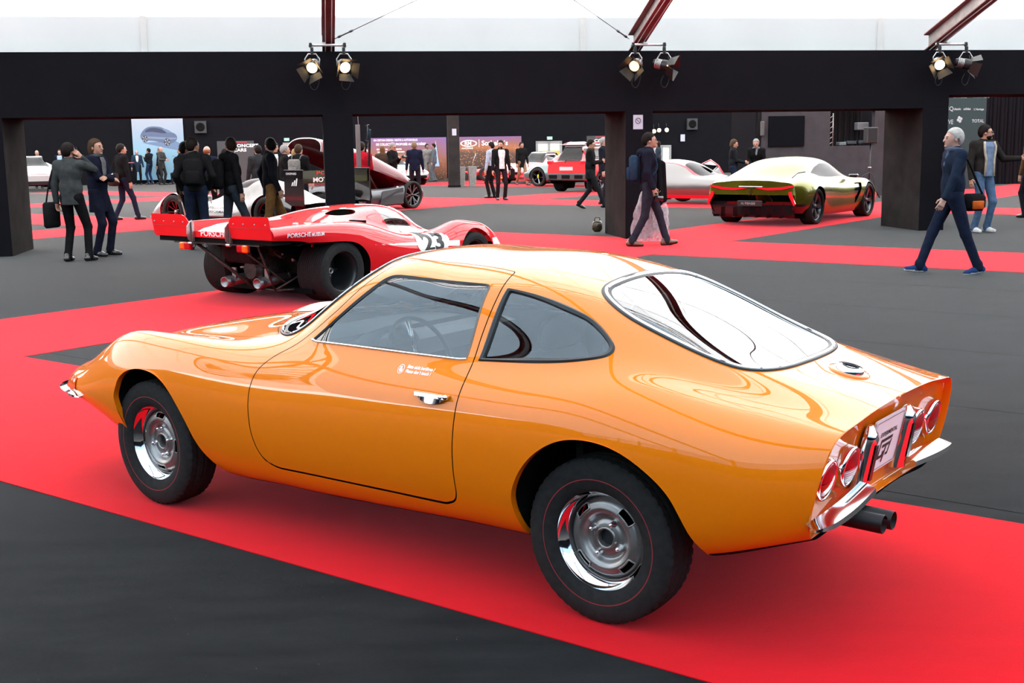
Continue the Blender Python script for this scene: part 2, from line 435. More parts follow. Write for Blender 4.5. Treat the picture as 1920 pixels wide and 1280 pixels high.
# rafters (I sections, red primer) rising from the columns towards the ridge
def i_beam(mb, s, t0, t1, zoff, h=.30, w=.20, tf=.018, sgn=-1, web=False):
    L = t0-t1
    for (ca, cb, wa, wb) in ((((0, 0, .014, h-2*tf),)) if web else ((0, h/2-tf/2, w, tf), (0, -h/2+tf/2, w, tf))):
        P = []
        for t in (t0, t1):
            z = zoff+abs(t0-t)*SL
            for (i, j) in ((-1, -1), (1, -1), (1, 1), (-1, 1)): P.append((s+ca+i*wa/2, t, z+cb+j*wb/2))
        mb.add(P, [(0, 1, 2, 3), (7, 6, 5, 4), (0, 4, 5, 1), (1, 5, 6, 2), (2, 6, 7, 3), (3, 7, 4, 0)])
RAFT = (-15.46, -10.26, -4.93, .24, 5.66, 11.2)
for s in RAFT:
    mb = MB(); i_beam(mb, s, .35, .8-HALF, 3.31); r = mb.build('rafter', M_steel, cl); mb = MB(); i_beam(mb, s, .35, .8-HALF, 3.31, web=True); mb.build('rafter_web', M_webp, r)
    mb = MB(); i_beam(mb, s, .8-2*HALF+.3, .8-HALF, 3.35); r2 = mb.build('rafter', M_steel, cl); mb = MB(); i_beam(mb, s, .8-2*HALF+.3, .8-HALF, 3.35, web=True); mb.build('rafter_web', M_webp, r2)
    mb = MB()
    for k in range(2):
        pts = [(s+(-.05, .045)[k], .3-q*1.0, 3.31-.16+q*1.0*SL+.012*math.sin(q*2+k)) for q in range(6)]
        mb.tube(pts, .008, 5)
    mb.build('power_cable', M_seam, r)
for k_ in range(2):   # lattice girder under the ridge
    mb = MB(); t_ = .8-HALF; zz = Z0+HALF*SL-.35
    mb.tube([(-30, t_, zz), (30, t_, zz)], .05, 6); mb.tube([(-30, t_, zz-.8), (30, t_, zz-.8)], .05, 6)
    if k_ == 0:
        for q in range(76): mb.tube([(-30+q*.8, t_, zz-.8*(q % 2)), (-29.2+q*.8, t_, zz-.8*((q+1) % 2))], .03, 5)
        mb.build('ridge_girder', M_lampg, cl)
for k, (sa, sb) in enumerate(((-4.83, .24), (.14, -4.93))):   # crossed stay cables between two rafters
    mb = MB(); p0 = Vector((sa, .3, 3.38)); p1 = Vector((sb, -5.4, 3.36+5.7*SL)); d = (p1-p0).normalized()
    mb.tube([p0, p1], .007, 6); mb.tube([p0+d*.12, p0+d*.42], .012, 6); mb.tube([p0+d*.10, p0+d*.16], .02, 6); mb.tube([p0+d*.38, p0+d*.45], .02, 6)
    mb.build('stay_cable', mat('stay_wire', (.10, .11, .12), .4, metal=.8), cl)
# black back walls of the rear hall
mb = MB(); mb.box((-8, 41.2, 2.2), (86, .2, 4.4)); wb = mb.build('wall_back', M_black); wb.matrix_world = W_M; tag(wb, 'black back wall of the rear hall', kind='structure')
# ---------------------------------------------------------------- orange coupe: control sections (car frame, x forward from rear axle)
def opel_sections():
    T = []
    def st(x, *yz, dx=None):
        r = []
        for i, (y, z) in enumerate(yz):
            r.append((x + (dx[i] if dx else 0), y, z))
        T.append(r)
    tl = [(0, .40), (.30, .40), (.595, .405), (.645, .52), (.625, .655), (.575, .722), (.45, .748), (.32, .762), (.17, .771), (0, .774)]
    tdx = [(.722-z)*.21 if z < .722 else -(z-.722)*.3 for y, z in tl]
    st(-.771, *tl, dx=tdx)
    st(-.60, (0, .36), (.33, .36), (.655, .365), (.715, .53), (.69, .672), (.617, .745), (.49, .780), (.35, .808), (.18, .821), (0, .823), dx=[(.752-z)*.12 if z < .752 else 0 for z in (.36, .36, .365, .53, .665, .752, .793, .812, .821, .823)])
    st(-.40, (0, .31), (.34, .31), (.685, .325), (.76, .54), (.735, .708), (.645, .785), (.515, .818), (.375, .858), (.2, .872), (0, .876))
    st(-.20, (0, .28), (.34, .28), (.69, .29), (.787, .54), (.757, .745), (.658, .826), (.54, .862), (.40, .920), (.2, .952), (0, .960))
    st(0, (0, .26), (.34, .26), (.68, .27), (.793, .53), (.762, .765), (.664, .850), (.557, .912), (.42, .994), (.22, 1.037), (0, 1.048))
    st(.25, (0, .24), (.34, .24), (.665, .25), (.783, .52), (.757, .752), (.660, .852), (.560, .968), (.43, 1.073), (.25, 1.117), (0, 1.131))
    st(.55, (0, .22), (.34, .22), (.65, .242), (.77, .51), (.744, .742), (.650, .850), (.556, .986), (.445, 1.108), (.26, 1.172), (0, 1.191))
    st(.90, (0, .215), (.34, .215), (.645, .23), (.763, .50), (.736, .73), (.647, .846), (.558, .985), (.452, 1.112), (.27, 1.180), (0, 1.199))
    st(1.20, (0, .205), (.34, .205), (.645, .222), (.76, .495), (.733, .718), (.652, .838), (.568, .968), (.468, 1.104), (.29, 1.171), (0, 1.191))
    st(1.45, (0, .205), (.34, .205), (.645, .217), (.758, .49), (.730, .705), (.658, .820), (.608, .885), (.54, .955), (.31, 1.065), (0, 1.102))
    st(1.70, (0, .205), (.34, .205), (.645, .215), (.757, .49), (.728, .70), (.655, .795), (.58, .832), (.45, .872), (.25, .945), (0, .982))
    st(1.95, (0, .205), (.34, .205), (.645, .212), (.757, .49), (.727, .705), (.652, .787), (.56, .802), (.42, .825), (.22, .852), (0, .866))
    st(2.20, (0, .22), (.34, .22), (.65, .24), (.756, .495), (.725, .715), (.645, .795), (.52, .785), (.36, .802), (.18, .823), (0, .830))
    st(2.43, (0, .23), (.34, .23), (.65, .25), (.75, .50), (.712, .715), (.632, .797), (.50, .772), (.34, .783), (.18, .797), (0, .802))
    st(2.70, (0, .27), (.34, .27), (.632, .285), (.728, .48), (.69, .675), (.607, .772), (.475, .74), (.32, .742), (.17, .751), (0, .754))
    st(2.95, (0, .335), (.31, .335), (.59, .352), (.685, .45), (.658, .568), (.578, .659), (.445, .664), (.30, .674), (.16, .684), (0, .688))
    st(3.15, (0, .385), (.28, .385), (.55, .392), (.632, .45), (.610, .515), (.535, .575), (.41, .600), (.27, .607), (.14, .611), (0, .612))
    st(3.30, (0, .39), (.25, .39), (.49, .397), (.560, .437), (.545, .488), (.480, .533), (.37, .548), (.25, .554), (.12, .557), (0, .558))
    st(3.41, (0, .415), (.18, .415), (.36, .418), (.415, .438), (.405, .464), (.355, .488), (.27, .50), (.18, .505), (.09, .508), (0, .509))
    st(3.455, (0, .43), (.06, .43), (.13, .432), (.15, .441), (.145, .449), (.13, .456), (.10, .460), (.07, .463), (.035, .464), (0, .464))
    return T
# ================================================================ ORANGE COUPE
M_orange = mat('orange_paint', (.80, .178, .0010), .5, coat=1., coat_rough=.012, spec=.08)
M_chrome = mat('chrome', (.82, .82, .83), .07, metal=1.)
M_steelwheel = mat('cast_wheel_silver', (.30, .275, .26), .36, metal=.85, noise=(30, .12))
M_rubber = mat('tyre_rubber', (.019, .0175, .0170), .8, spec=.12, noise=(40, .2))
M_seal = mat('rubber_seal', (.008, .008, .009), .45)
M_dark = mat('dark_void', (.004, .004, .004), .9, spec=.1)
M_int = mat('interior_black', (.010, .010, .011), .65, noise=(30, .2))
M_int2 = mat('interior_grey', (.035, .035, .037), .55)
M_redlens = mat('red_lens', (.36, .004, .008), .15, coat=.25, spec=.3)
M_amber = mat('amber_lens', (.80, .10, .004), .15, coat=.5)
M_clear = mat('clear_lens', (.42, .30, .30), .15, coat=.5)
M_white = mat('white_print', (.80, .80, .79), .5)
M_blackp = mat('black_print', (.012, .012, .012), .5)
def glass(name, tint=(.62, .68, .70), rough=0., gain=1.9):
    if name in MATS: return MATS[name]
    m = bpy.data.materials.new(name); m.use_nodes = True; nt = m.node_tree; nt.nodes.clear()
    out = nt.nodes.new('ShaderNodeOutputMaterial'); mx = nt.nodes.new('ShaderNodeMixShader'); fr = nt.nodes.new('ShaderNodeFresnel'); fr.inputs['IOR'].default_value = 1.55
    t = nt.nodes.new('ShaderNodeBsdfTransparent'); t.inputs['Color'].default_value = (*tint, 1)
    g = nt.nodes.new('ShaderNodeBsdfGlossy'); g.inputs['Roughness'].default_value = rough; g.inputs['Color'].default_value = (1, 1, 1, 1)
    mu = nt.nodes.new('ShaderNodeMath'); mu.operation = 'MULTIPLY'; mu.inputs[1].default_value = gain; mu.use_clamp = True   # both faces of the pane
    nt.links.new(fr.outputs[0], mu.inputs[0]); nt.links.new(mu.outputs[0], mx.inputs[0]); nt.links.new(t.outputs[0], mx.inputs[1]); nt.links.new(g.outputs[0], mx.inputs[2]); nt.links.new(mx.outputs[0], out.inputs[0])
    MATS[name] = m; return m
M_glass = glass('window_glass')
OP = empty('sports_coupe', (.7050, 4.4205, 0.004), 2.4996)
tag(OP, 'glossy orange two-door fastback coupe on the red carpet in the foreground', 'car')
NU, NV = 430, 176
OV = loft(opel_sections(), NU, NV)
_S = np.array(opel_sections()); _w = np.linalg.norm(np.diff(_S, axis=1), axis=2).mean(0); _fr = np.concatenate([[0], np.cumsum(_w)])/_w.sum()
JB = int(round(_fr[2]*(NV-1)))-1
_v, _F, _N = grid_mesh(OV); _N = _N.reshape(NU, NV, 3); _N[:, -1, 1] = 0
def subgrid(j0, j1):
    V = OV[:, j0:j1]; v, F, _ = grid_mesh(V); return v, F, _N[:, j0:j1].reshape(-1, 3).copy()
under = subgrid(0, JB+1); skinM = subgrid(JB, NV)
front_arch = resample([(2.655, .44), (2.664, .491), (2.649, .529), (2.616, .58), (2.552, .622), (2.467, .646), (2.367, .647), (2.285, .623), (2.217, .572), (2.16, .506), (2.115, .433), (2.083, .359), (2.035, .28), (1.99, .225), (1.97, .18)], 80, False)
front_arch = np.vstack([[(2.62, .1), (2.628, .34)], front_arch, [(1.96, .1)]])
rear_arch = resample([(.318, .22), (.325, .30), (.33, .394), (.304, .468), (.239, .557), (.131, .635), (.032, .662), (-.065, .660), (-.16, .630), (-.249, .574), (-.305, .518), (-.344, .443), (-.373, .376), (-.395, .335), (-.41, .28)], 80, False)
rear_arch = np.vstack([[(.315, .1)], rear_arch, [(-.41, .1)]])
for poly in (front_arch, rear_arch):
    _, skinM = cut(skinM, sdf_poly(skinM[0][:, [0, 2]], poly)); _, under = cut(under, sdf_poly(under[0][:, [0, 2]], poly))
xw = lambda V: np.stack([V[:, 0], V[:, 2]-V[:, 1]], 1)
door_poly = rounded([(1.50, .185), (1.60, .097), (1.668, 0), (1.689, -.10), (1.693, -.20), (1.687, -.314), (1.655, -.385), (1.58, -.405), (.66, -.398), (.592, -.385), (.583, -.26), (.569, -.115), (.564, .046), (.568, .143), (.579, .32), (.574, .57), (.585, .785), (.708, .815), (.851, .834), (.984, .830), (1.117, .812), (1.168, .775), (1.19, .70), (1.33, .42)],
                     [.05]*6+[.05, .05, .012, .05]+[.05]*6+[.012]+[.05]*3+[.05]*4, 5)
side_win = rounded([(1.427, .212), (1.135, .666), (.632, .656), (.604, .205)], [.012, .05, .03, .012], 6)
quarter_win = resample([(.551, .640), (.44, .621), (.332, .594), (.235, .560), (.165, .528), (.105, .478), (.058, .425), (.034, .386), (.036, .340), (.07, .302), (.14, .266), (.221, .243), (.38, .222), (.545, .208)], 140)
quarter_win = np.vstack([resample([(.551, .638), (.44, .621), (.332, .594), (.235, .560), (.165, .528), (.105, .478), (.058, .425), (.036, .386), (.038, .340), (.07, .302), (.14, .266), (.221, .243), (.38, .222), (.548, .208)], 110, False)])
wind = resample([(1.955, 0), (1.935, .17), (1.87, .34), (1.775, .47), (1.67, .555), (1.60, .582), (1.545, .574), (1.45, .543), (1.366, .508), (1.29, .452), (1.25, .395), (1.248, .33), (1.268, .2), (1.282, 0)], 120, False)
wind = np.vstack([wind, wind[::-1]*[1, -1]])
rearw = resample([(.240, 0), (.238, .13), (.233, .228), (.222, .305), (.185, .357), (.12, .392), (.05, .408), (-.034, .41), (-.161, .402), (-.284, .389), (-.36, .366), (-.41, .315), (-.438, .24), (-.452, .13), (-.457, 0)], 130, False)
rearw = np.vstack([rearw, rearw[::-1]*[1, -1]])
hoodp = resample([(1.985, 0), (1.96, .2), (1.90, .36), (1.80, .475), (1.735, .545), (1.79, .555), (1.872, .541), (2.03, .505), (2.213, .470), (2.446, .445), (2.70, .425), (2.86, .395), (2.93, .32), (2.955, .17), (2.96, 0)], 140, False)
hoodp = np.vstack([hoodp, hoodp[::-1]*[1, -1]])
def top_sdf(V, poly, zmin=.6):
    s = sdf_poly(V[:, :2], poly); return np.where(V[:, 2] < zmin, 1., s)
M = skinM
ws_g, M = cut(M, top_sdf(M[0], wind)); rw_g, M = cut(M, top_sdf(M[0], rearw))
s = sdf_poly(xw(M[0]), door_poly); door, M = cut(M, s)
gap = .0024
s = sdf_poly(xw(M[0]), door_poly)-gap; _, M = cut(M, s)
s = sdf_poly(xw(door[0]), door_poly)+gap; door, _ = cut(door, s)
sw_g, door = cut(door, sdf_poly(xw(door[0]), side_win))
qw_g, M = cut(M, sdf_poly(xw(M[0]), quarter_win))
hood, M = cut(M, top_sdf(M[0], hoodp, .5)+.0016)
_, M = cut(M, top_sdf(M[0], hoodp, .5)-.0016)
def full(Mh):
    return mirror(Mh)
def flange(Mh, off, sel=None):
    """turned-in edge along every cut boundary"""
    V, F, N = Mh; out = []
    for L in boundary_loops(Mh):
        P = V[L]; 
        if np.abs(P[:, 1]).max() < 1e-4: continue
        out.append((P, P-N[L]*off))
    return out
body = full(M); o_body = mesh3('body_shell', body, M_orange, OP); o_body['label'] = 'orange body panels with rounded haunches'
o = mesh3('hood', full(hood), M_orange, OP)
for k in (1, -1):
    d = (door[0]*[1, k, 1], door[1] if k > 0 else door[1][:, ::-1], door[2]*[1, k, 1])
    od = mesh3('door', d, M_orange, OP)
    g = (sw_g[0]*[1, k, 1]-sw_g[2]*[1, k, 1]*.006, sw_g[1] if k > 0 else sw_g[1][:, ::-1], sw_g[2]*[1, k, 1])
    mesh3('side_window', g, M_glass, od)
    # window seal, chrome sill strip
    L = max(boundary_loops(sw_g), key=len); P = sw_g[0][L]*[1, k, 1]; Nn = sw_g[2][L]*[1, k, 1]
    mb = MB(); C = P.mean(0); inn = C-P; inn /= np.linalg.norm(inn, axis=1)[:, None]
    mb.strip(P+Nn*.001, P+Nn*.001+inn*.013-Nn*.004, True); mb.strip(P+Nn*.001, P-Nn*.012, True); mb.build('window_seal', M_seal, od, True)
    bot = np.abs(xw(sw_g[0][L])[:, 1]-.209) < .02
    ids = [i for i in range(len(L)) if bot[i]]
    q = P[ids]; q = q[np.argsort(q[:, 0])]; mb = MB(); mb.tube(q[::3]+np.array([0, .003*k, .0]), .0045, 6); mb.build('chrome_strip', M_chrome, od, True)
    if k > 0: o_doorL = od
    else: o_doorR = od
    g = (qw_g[0]*[1, k, 1]-qw_g[2]*[1, k, 1]*.005, qw_g[1] if k > 0 else qw_g[1][:, ::-1], qw_g[2]*[1, k, 1])
    q = mesh3('quarter_window', g, M_glass, OP)
    L = max(boundary_loops(qw_g), key=len); P = qw_g[0][L]*[1, k, 1]; Nn = qw_g[2][L]*[1, k, 1]
    C = P.mean(0); inn = C-P; inn /= np.linalg.norm(inn, axis=1)[:, None]
    mb = MB(); mb.strip(P-inn*.004+Nn*.001, P+inn*.004+Nn*.007, True); mb.strip(P+inn*.004+Nn*.007, P+inn*.017+Nn*.005, True); mb.strip(P+inn*.017+Nn*.005, P+inn*.020-Nn*.006, True)
    mb.build('window_seal', M_seal, q, True)
for nm, gm, chrome in (('windshield', ws_g, .016), ('rear_window', rw_g, .013)):
    gf = full(gm); g = (gf[0]-gf[2]*.003, gf[1], gf[2]); og = mesh3(nm, g, M_glass, OP)
    Ls = [L for L in boundary_loops(gf)]; L = max(Ls, key=len); P = gf[0][L]; Nn = gf[2][L]
    C = P.mean(0); inn = C-P; inn -= Nn*(inn*Nn).sum(1)[:, None]; inn /= np.linalg.norm(inn, axis=1)[:, None]
    mb = MB(); mb.strip(P-inn*.012+Nn*.001, P-inn*.009+Nn*.006, True); mb.strip(P-inn*.009+Nn*.006, P+Nn*.006, True); mb.build('rubber_seal', M_seal, og, True)
    mb = MB(); cw = .5 if nm == 'windshield' else 1.; mb.strip(P+Nn*.006, P+inn*.004*cw+Nn*.0085, True); mb.strip(P+inn*.004*cw+Nn*.0085, P+inn*.010*cw+Nn*.0075, True); mb.strip(P+inn*.010*cw+Nn*.0075, P+inn*.014*cw+Nn*.001, True); mb.build('chrome_frame', M_chrome, og, True)
    mb = MB(); mb.strip(P+inn*.013+Nn*.002, P+inn*.026-Nn*.002, True); mb.build('inner_seal', M_seal, og, True)
# dark channels behind the panel gaps and turned edges of the arches
mb = MB()
for src in (door,):
    for L in boundary_loops(src):
        P = src[0][L]; Nn = src[2][L]
        if len(L) < 60 or (P[:, 2].min() > .8): continue
        for k in (1, -1): kk = np.array([1, k, 1]); mb.tube((P-Nn*.007)[::2]*kk, .0055, 5, closed=True)
L = max(boundary_loops(full(hood)), key=len); hf = full(hood); mb.tube((hf[0][L]-hf[2][L]*.006)[::2], .005, 5, closed=True)
mb.build('panel_gap', M_dark, OP, True)
uf = full(under); mesh3('underbody', uf, M_dark, OP)
for poly, yi in ((front_arch, .34), (rear_arch, .34)):
    for k in (1, -1):
        mb = MB(); A = []; B_ = []; Cc = []
        for (x, z) in poly:
            rb = np.argmin(np.abs(OV[:, NV//3, 0]-x))
            if z < OV[rb, JB, 2]-.004: continue
            row = np.argmin(np.abs(OV[:, NV//3, 0]-x)); sec = OV[row]; m = slice(JB, NV//2); zz = sec[m, 2]; yy = sec[m, 1]
            y = np.interp(z, zz, yy) if z > zz[0] else yy[0]
            A.append((x, k*y, z)); B_.append((x, k*(y-.028), z)); Cc.append((x, k*yi, z))
        mb.cur = 0; mb.strip(A, B_); mb.cur = 1; mb.strip(B_, Cc)
        n = len(Cc); mb.add(Cc, [tuple(range(n))]); mb.build('wheel_well', [M_orange, M_dark], OP, True)
# lining of the cabin (inside of the shell)
def clip_box(Mm, x0, x1, z0):
    a, _ = cut(Mm, x0-Mm[0][:, 0]); a, _ = cut(a, a[0][:, 0]-x1); a, _ = cut(a, z0-a[0][:, 2]); return a
lin = joinm([clip_box(Mx, -.50, 1.93, .33) for Mx in (M, door)]); lf = full(lin)
mobj('cabin_lining', lf[0]-lf[2]*.022, lf[1][:, ::-1], M_int, OP, True)
# tail panel: recessed concave fascia inside the lip
rim = OV[0, JB:]; rim = np.vstack([rim, rim[-2::-1]*[1, -1, 1]])
bot = np.array([[rim[-1][0]+.0, y, rim[0][2]+(.012*(1-(y/.6)**2))] for y in np.linspace(rim[-1][1], rim[0][1], 22)[1:-1]]); loop = np.vstack([rim, bot])
Cn = np.array([-.73, 0, .575])
def ring(sc_, dx): q = Cn+(loop-Cn)*np.array([1, sc_, sc_]); q[:, 0] = np.where(q[:, 2] < .722, -.771+(.722-q[:, 2])*.21, -.771-(q[:, 2]-.722)*.3)+dx; return q
rings = [loop, ring(.992, -.0035), ring(.982, .0), ring(.968, .024), ring(.90, .034), ring(.6, .040), ring(.25, .042)]
mb = MB()
for a, b in zip(rings[:-1], rings[1:]): mb.strip(a, b, True)
n = len(loop); mb.add(rings[-1], [tuple(range(n))])
o = mb.build('tail_panel', M_orange, OP); autosmooth(o, 50)
def tailx(z): return -.771+(.722-z)*.21+.030
# --- wheels
def tread_tyre(R, W, rim_r, n=200, lug=.006):
    prof = [(rim_r-.004, -W*.40), (rim_r+.012, -W*.47), (rim_r+(R-rim_r)*.45, -W*.535), (R-.030, -W*.50), (R-.012, -W*.455), (R-.004, -W*.41)]
    tre = np.linspace(-W*.38, W*.38, 15); full_p = prof+[(R, z) for z in tre]+[(r, -z) for r, z in prof[::-1]]
    V = []; k = len(full_p)
    for i in range(n):
        a = 2*math.pi*i/n
        for j, (r, z) in enumerate(full_p):
            rr = r
            q = j-len(prof)
            if 0 <= q < 15:
                if q in (3, 7, 11): rr -= lug
                elif ((i + (q if q < 7 else 14-q)) % 4 == 0) and q not in (6, 8): rr -= lug*.7
                rr -= .004*(z/(W*.38))**2
            elif q in (-1, 15) and i % 4 < 1: rr -= lug*.8
            V.append((rr*math.cos(a), rr*math.sin(a), z))
    F = [(i*k+j, ((i+1) % n)*k+j, ((i+1) % n)*k+j+1, i*k+j+1) for i in range(n) for j in range(k-1)]
    return V, F
def opel_wheel(x, y, rz, spin):
    s = 1 if y > 0 else -1
    # local z of the wheel points outwards
    root = bpy.data.objects.new('wheel', None)
    mb = MB(); mb.lathe([(.152, -.09), (.150, -.02), (.146, .018), (.150, .030), (.160, .040), (.170, .050), (.175, .060), (.1785, .066), (.1820, .064), (.1838, .057), (.181, .048)], 96)
    rim = mb.build('wheel', M_chrome, OP, True); rim['label'] = 'wheel with polished trim ring and slotted silver centre'
    V, F = tread_tyre(.292, .165, .176); ty = mobj('tyre', V, F, M_rubber, rim, True); autosmooth(ty, 28)
    mb = MB(); mb.lathe([(.2170, .0860), (.2195, .0866), (.2215, .0858)], 96); mb.build('red_line', mat('tyre_redline', (.22, .012, .014), .6), rim, True)
    # slotted disc
    rr = np.linspace(.040, .150, 30); th = np.linspace(0, 2*math.pi, 145)
    prof = np.interp(rr, [.040, .052, .062, .078, .090, .105, .128, .140, .150], [.018, .016, .010, .012, .030, .036, .030, .014, -.006])
    Vg = np.zeros((len(th), len(rr), 3)); Vg[..., 0] = np.cos(th)[:, None]*rr; Vg[..., 1] = np.sin(th)[:, None]*rr; Vg[..., 2] = prof[None]
    v, Fq, N = grid_mesh(Vg); N = np.where((N[:, 2] < 0)[:, None], -N, N)
    mesh = (v, Fq if ((np.cross(v[Fq[:, 1]]-v[Fq[:, 0]], v[Fq[:, 2]]-v[Fq[:, 0]])[:, 2]).mean() > 0) else Fq[:, ::-1], N)
    slots = []
    for q in range(4):
        a0 = spin+q*math.pi/2
        pl = [(.112*math.cos(a0+t), .112*math.sin(a0+t)) for t in np.linspace(-.26, .26, 7)]+[(.136*math.cos(a0+t), .136*math.sin(a0+t)) for t in np.linspace(.25, -.25, 7)]
        pl = rounded(pl, .008, 3); slots.append(pl); _, mesh = cut(mesh, sdf_poly(mesh[0][:, :2], pl))
    ds = mesh3('wheel_disc', mesh, M_steelwheel, rim)
    for pl in slots:
        mb = MB(); pr = np.linalg.norm(pl, axis=1); zz = np.interp(pr, rr, prof); mb.tube([(p[0], p[1], z+.001) for p, z in zip(pl, zz)], .0035, 6, closed=True); mb.build('slot_rim', M_steelwheel, rim, True)
    mb = MB(); mb.lathe([(.0, -.05), (.149, -.05)], 32); mb.build('brake_drum', M_dark, rim, True)
    mb = MB(); mb.lathe([(.030, -.01), (.030, .024), (.033, .028), (.039, .026), (.042, .014)], 40); mb.build('hub_bore', M_steelwheel, rim, True)
    mb = MB(); mb.lathe([(0, .004), (.024, .006), (.031, .0)], 24); mb.build('hub_centre', M_int, rim, True)
    for q in range(4):
        a = spin+.3+q*math.pi/2; c = (.060*math.cos(a), .060*math.sin(a))
        mb = MB(); mb.lathe([(.012, .008), (.012, .018), (.0085, .020), (.0085, .034), (.006, .040), (0, .042)], 12, Matrix.Translation((c[0], c[1], 0))); mb.build('lug_nut', M_chrome, rim, True)
    ax = Vector((0, s, 0)); R3 = Matrix(((1, 0, 0), (0, 0, s), (0, -s if s > 0 else 1, 0))).to_4x4()
    # columns: local x->car x, local y-> +-z, local z-> outward
    B3 = Matrix(((s*1., 0, 0), (0, 0, s*1.), (0, 1., 0))).to_4x4()
    B3 = Matrix(((-s*1., 0, 0, 0), (0, 0, s*1., 0), (0, 1., 0, 0), (0, 0, 0, 1)))
    rim.matrix_local = Matrix.Translation((x, y, .292)) @ Matrix.Rotation(rz, 4, 'Z') @ B3
    bpy.data.objects.remove(root)
    return rim
for (x, y, rz, sp) in ((0, .634, 0, .80), (2.431, .624, -.04, 1.52), (0, -.634, 0, .3), (2.431, -.624, -.04, .9)): opel_wheel(x, y, rz, sp)
mb = MB(); mb.tube([(0, -.6, .292), (0, .6, .292)], .04, 10); mb.tube([(2.431, -.6, .27), (2.431, .6, .27)], .03, 10); mb.build('axle', M_dark, OP, True)
# --- helper: y of the flank at (x,z), z of the upper skin at (x,y)
def flank_y(x, z):
    row = np.argmin(np.abs(OV[:, NV//2, 0]-x)); sec = OV[row, JB:NV-20]; return float(np.interp(z, sec[:, 2], sec[:, 1]))
def deck_z(x, y):
    out = []
    for r in (np.argmin(np.abs(OV[:, -1, 0]-x)),):
        sec = OV[r, NV//2:]; out.append(np.interp(abs(y), sec[::-1, 1], sec[::-1, 2]))
    return float(out[0])
# --- door handle, door sticker
def on_flank(V, x0, z0, off=.0015, k=1):
    """lettering (x right, y up) laid on the left flank; reading direction runs to the rear"""
    P = []
    for vx, vy, vz in V:
        x = x0-vx; z = z0+vy; 
        i = int(np.clip(np.searchsorted(-OV[:, NV//2, 0][::-1], -x), 1, NU-1))
        xs = OV[:, NV//2, 0]; j = np.argmin(np.abs(xs-x)); j2 = j+1 if xs[j] < x else j-1; j2 = min(max(j2, 0), NU-1)
        def yy(r): sec = OV[r, JB:NV-20]; return np.interp(z, sec[:, 2], sec[:, 1])
        t = 0 if j == j2 else (x-xs[j])/(xs[j2]-xs[j]+1e-12); y = yy(j)*(1-t)+yy(j2)*t
        P.append((x, (y+off)*k, z+off*.6))
    return P
mb = MB()
for txt, z, x in (('Bitte nicht berühren !', .8015, .862), ('Please don´t touch !', .7865, .862)):
    V, F = text_mesh(txt, .0155, shear=.15, bold=.0004); mb.add(on_flank(V, x, z), F)
mb.build('sticker_text', M_white, o_doorL)
mb = MB(); a = np.linspace(0, 2*math.pi, 40)
R1, R2 = .0155, .0135
for r1, r2 in ((R1, R2),):
    A_ = on_flank([(math.cos(t)*r1, math.sin(t)*r1, 0) for t in a], .888, .796); B_ = on_flank([(math.cos(t)*r2, math.sin(t)*r2, 0) for t in a], .888, .796); mb.strip(A_, B_)
V = [(-.010, .008, 0), (-.008, .010, 0), (.010, -.008, 0), (.008, -.010, 0)]; mb.add(on_flank(V, .888, .796), [(0, 1, 2, 3)])
for (cx, cy_) in ((0, .006), (-.006, -.002), (.006, -.002), (0, -.007)):
    V = [(cx+.0035*math.cos(t), cy_+.0042*math.sin(t), 0) for t in np.linspace(0, 6.28, 9)[:-1]]; mb.add(on_flank(V, .888, .796), [tuple(range(8))])
mb.build('sticker_symbol', M_white, o_doorL)
for k, dr in ((1, o_doorL), (-1, o_doorR)):
    yh = flank_y(.68, .722)
    def HP(x, z, off): return (x, k*(flank_y(x, z)+off), z)
    mb = MB()
    for (xa, xb, za, zb, of) in ((.772, .592, .738, .724, .012),):
        for i in range(10): pass
    top = [HP(x, .736, .003) for x in np.linspace(.772, .600, 12)]; mid = [HP(x, .735, .019) for x in np.linspace(.768, .604, 12)]; low = [HP(x, .722, .017) for x in np.linspace(.765, .606, 12)]; bk = [HP(x, .721, .003) for x in np.linspace(.765, .606, 12)]
    mb.strip(top, mid); mb.strip(mid, low); mb.strip(low, bk); mb.add([top[0], mid[0], low[0], bk[0]], [(0, 1, 2, 3)]); mb.add([top[-1], mid[-1], low[-1], bk[-1]], [(0, 1, 2, 3)])
    h = mb.build('door_handle', M_chrome, dr, False); 
    mb = MB()   # pull paddle below the bar
    pa = [HP(.752-.13*t, .722-.022*math.sin(math.pi*t)**.6, .013) for t in np.linspace(0, 1, 14)]; pb = [HP(.752-.13*t, .722, .016) for t in np.linspace(0, 1, 14)]; pc_ = [HP(.752-.13*t, .722-.022*math.sin(math.pi*t)**.6, .002) for t in np.linspace(0, 1, 14)]
    mb.strip(pb, pa); mb.strip(pa, pc_); mb.build('pull_paddle', M_chrome, h, True)
    mb = MB(); c = HP(.638, .729, .018); mb.lathe([(0, .004), (.007, .004), (.009, .001), (.009, -.003)], 16, axis_to(c, (0, k, .25))); mb.build('key_lock', M_chrome, h, True)
    mb = MB(); c = HP(.612, .731, .020); mb.ball(c, (.012, .009, .010), 10); mb.build('push_button', M_chrome, h, True)
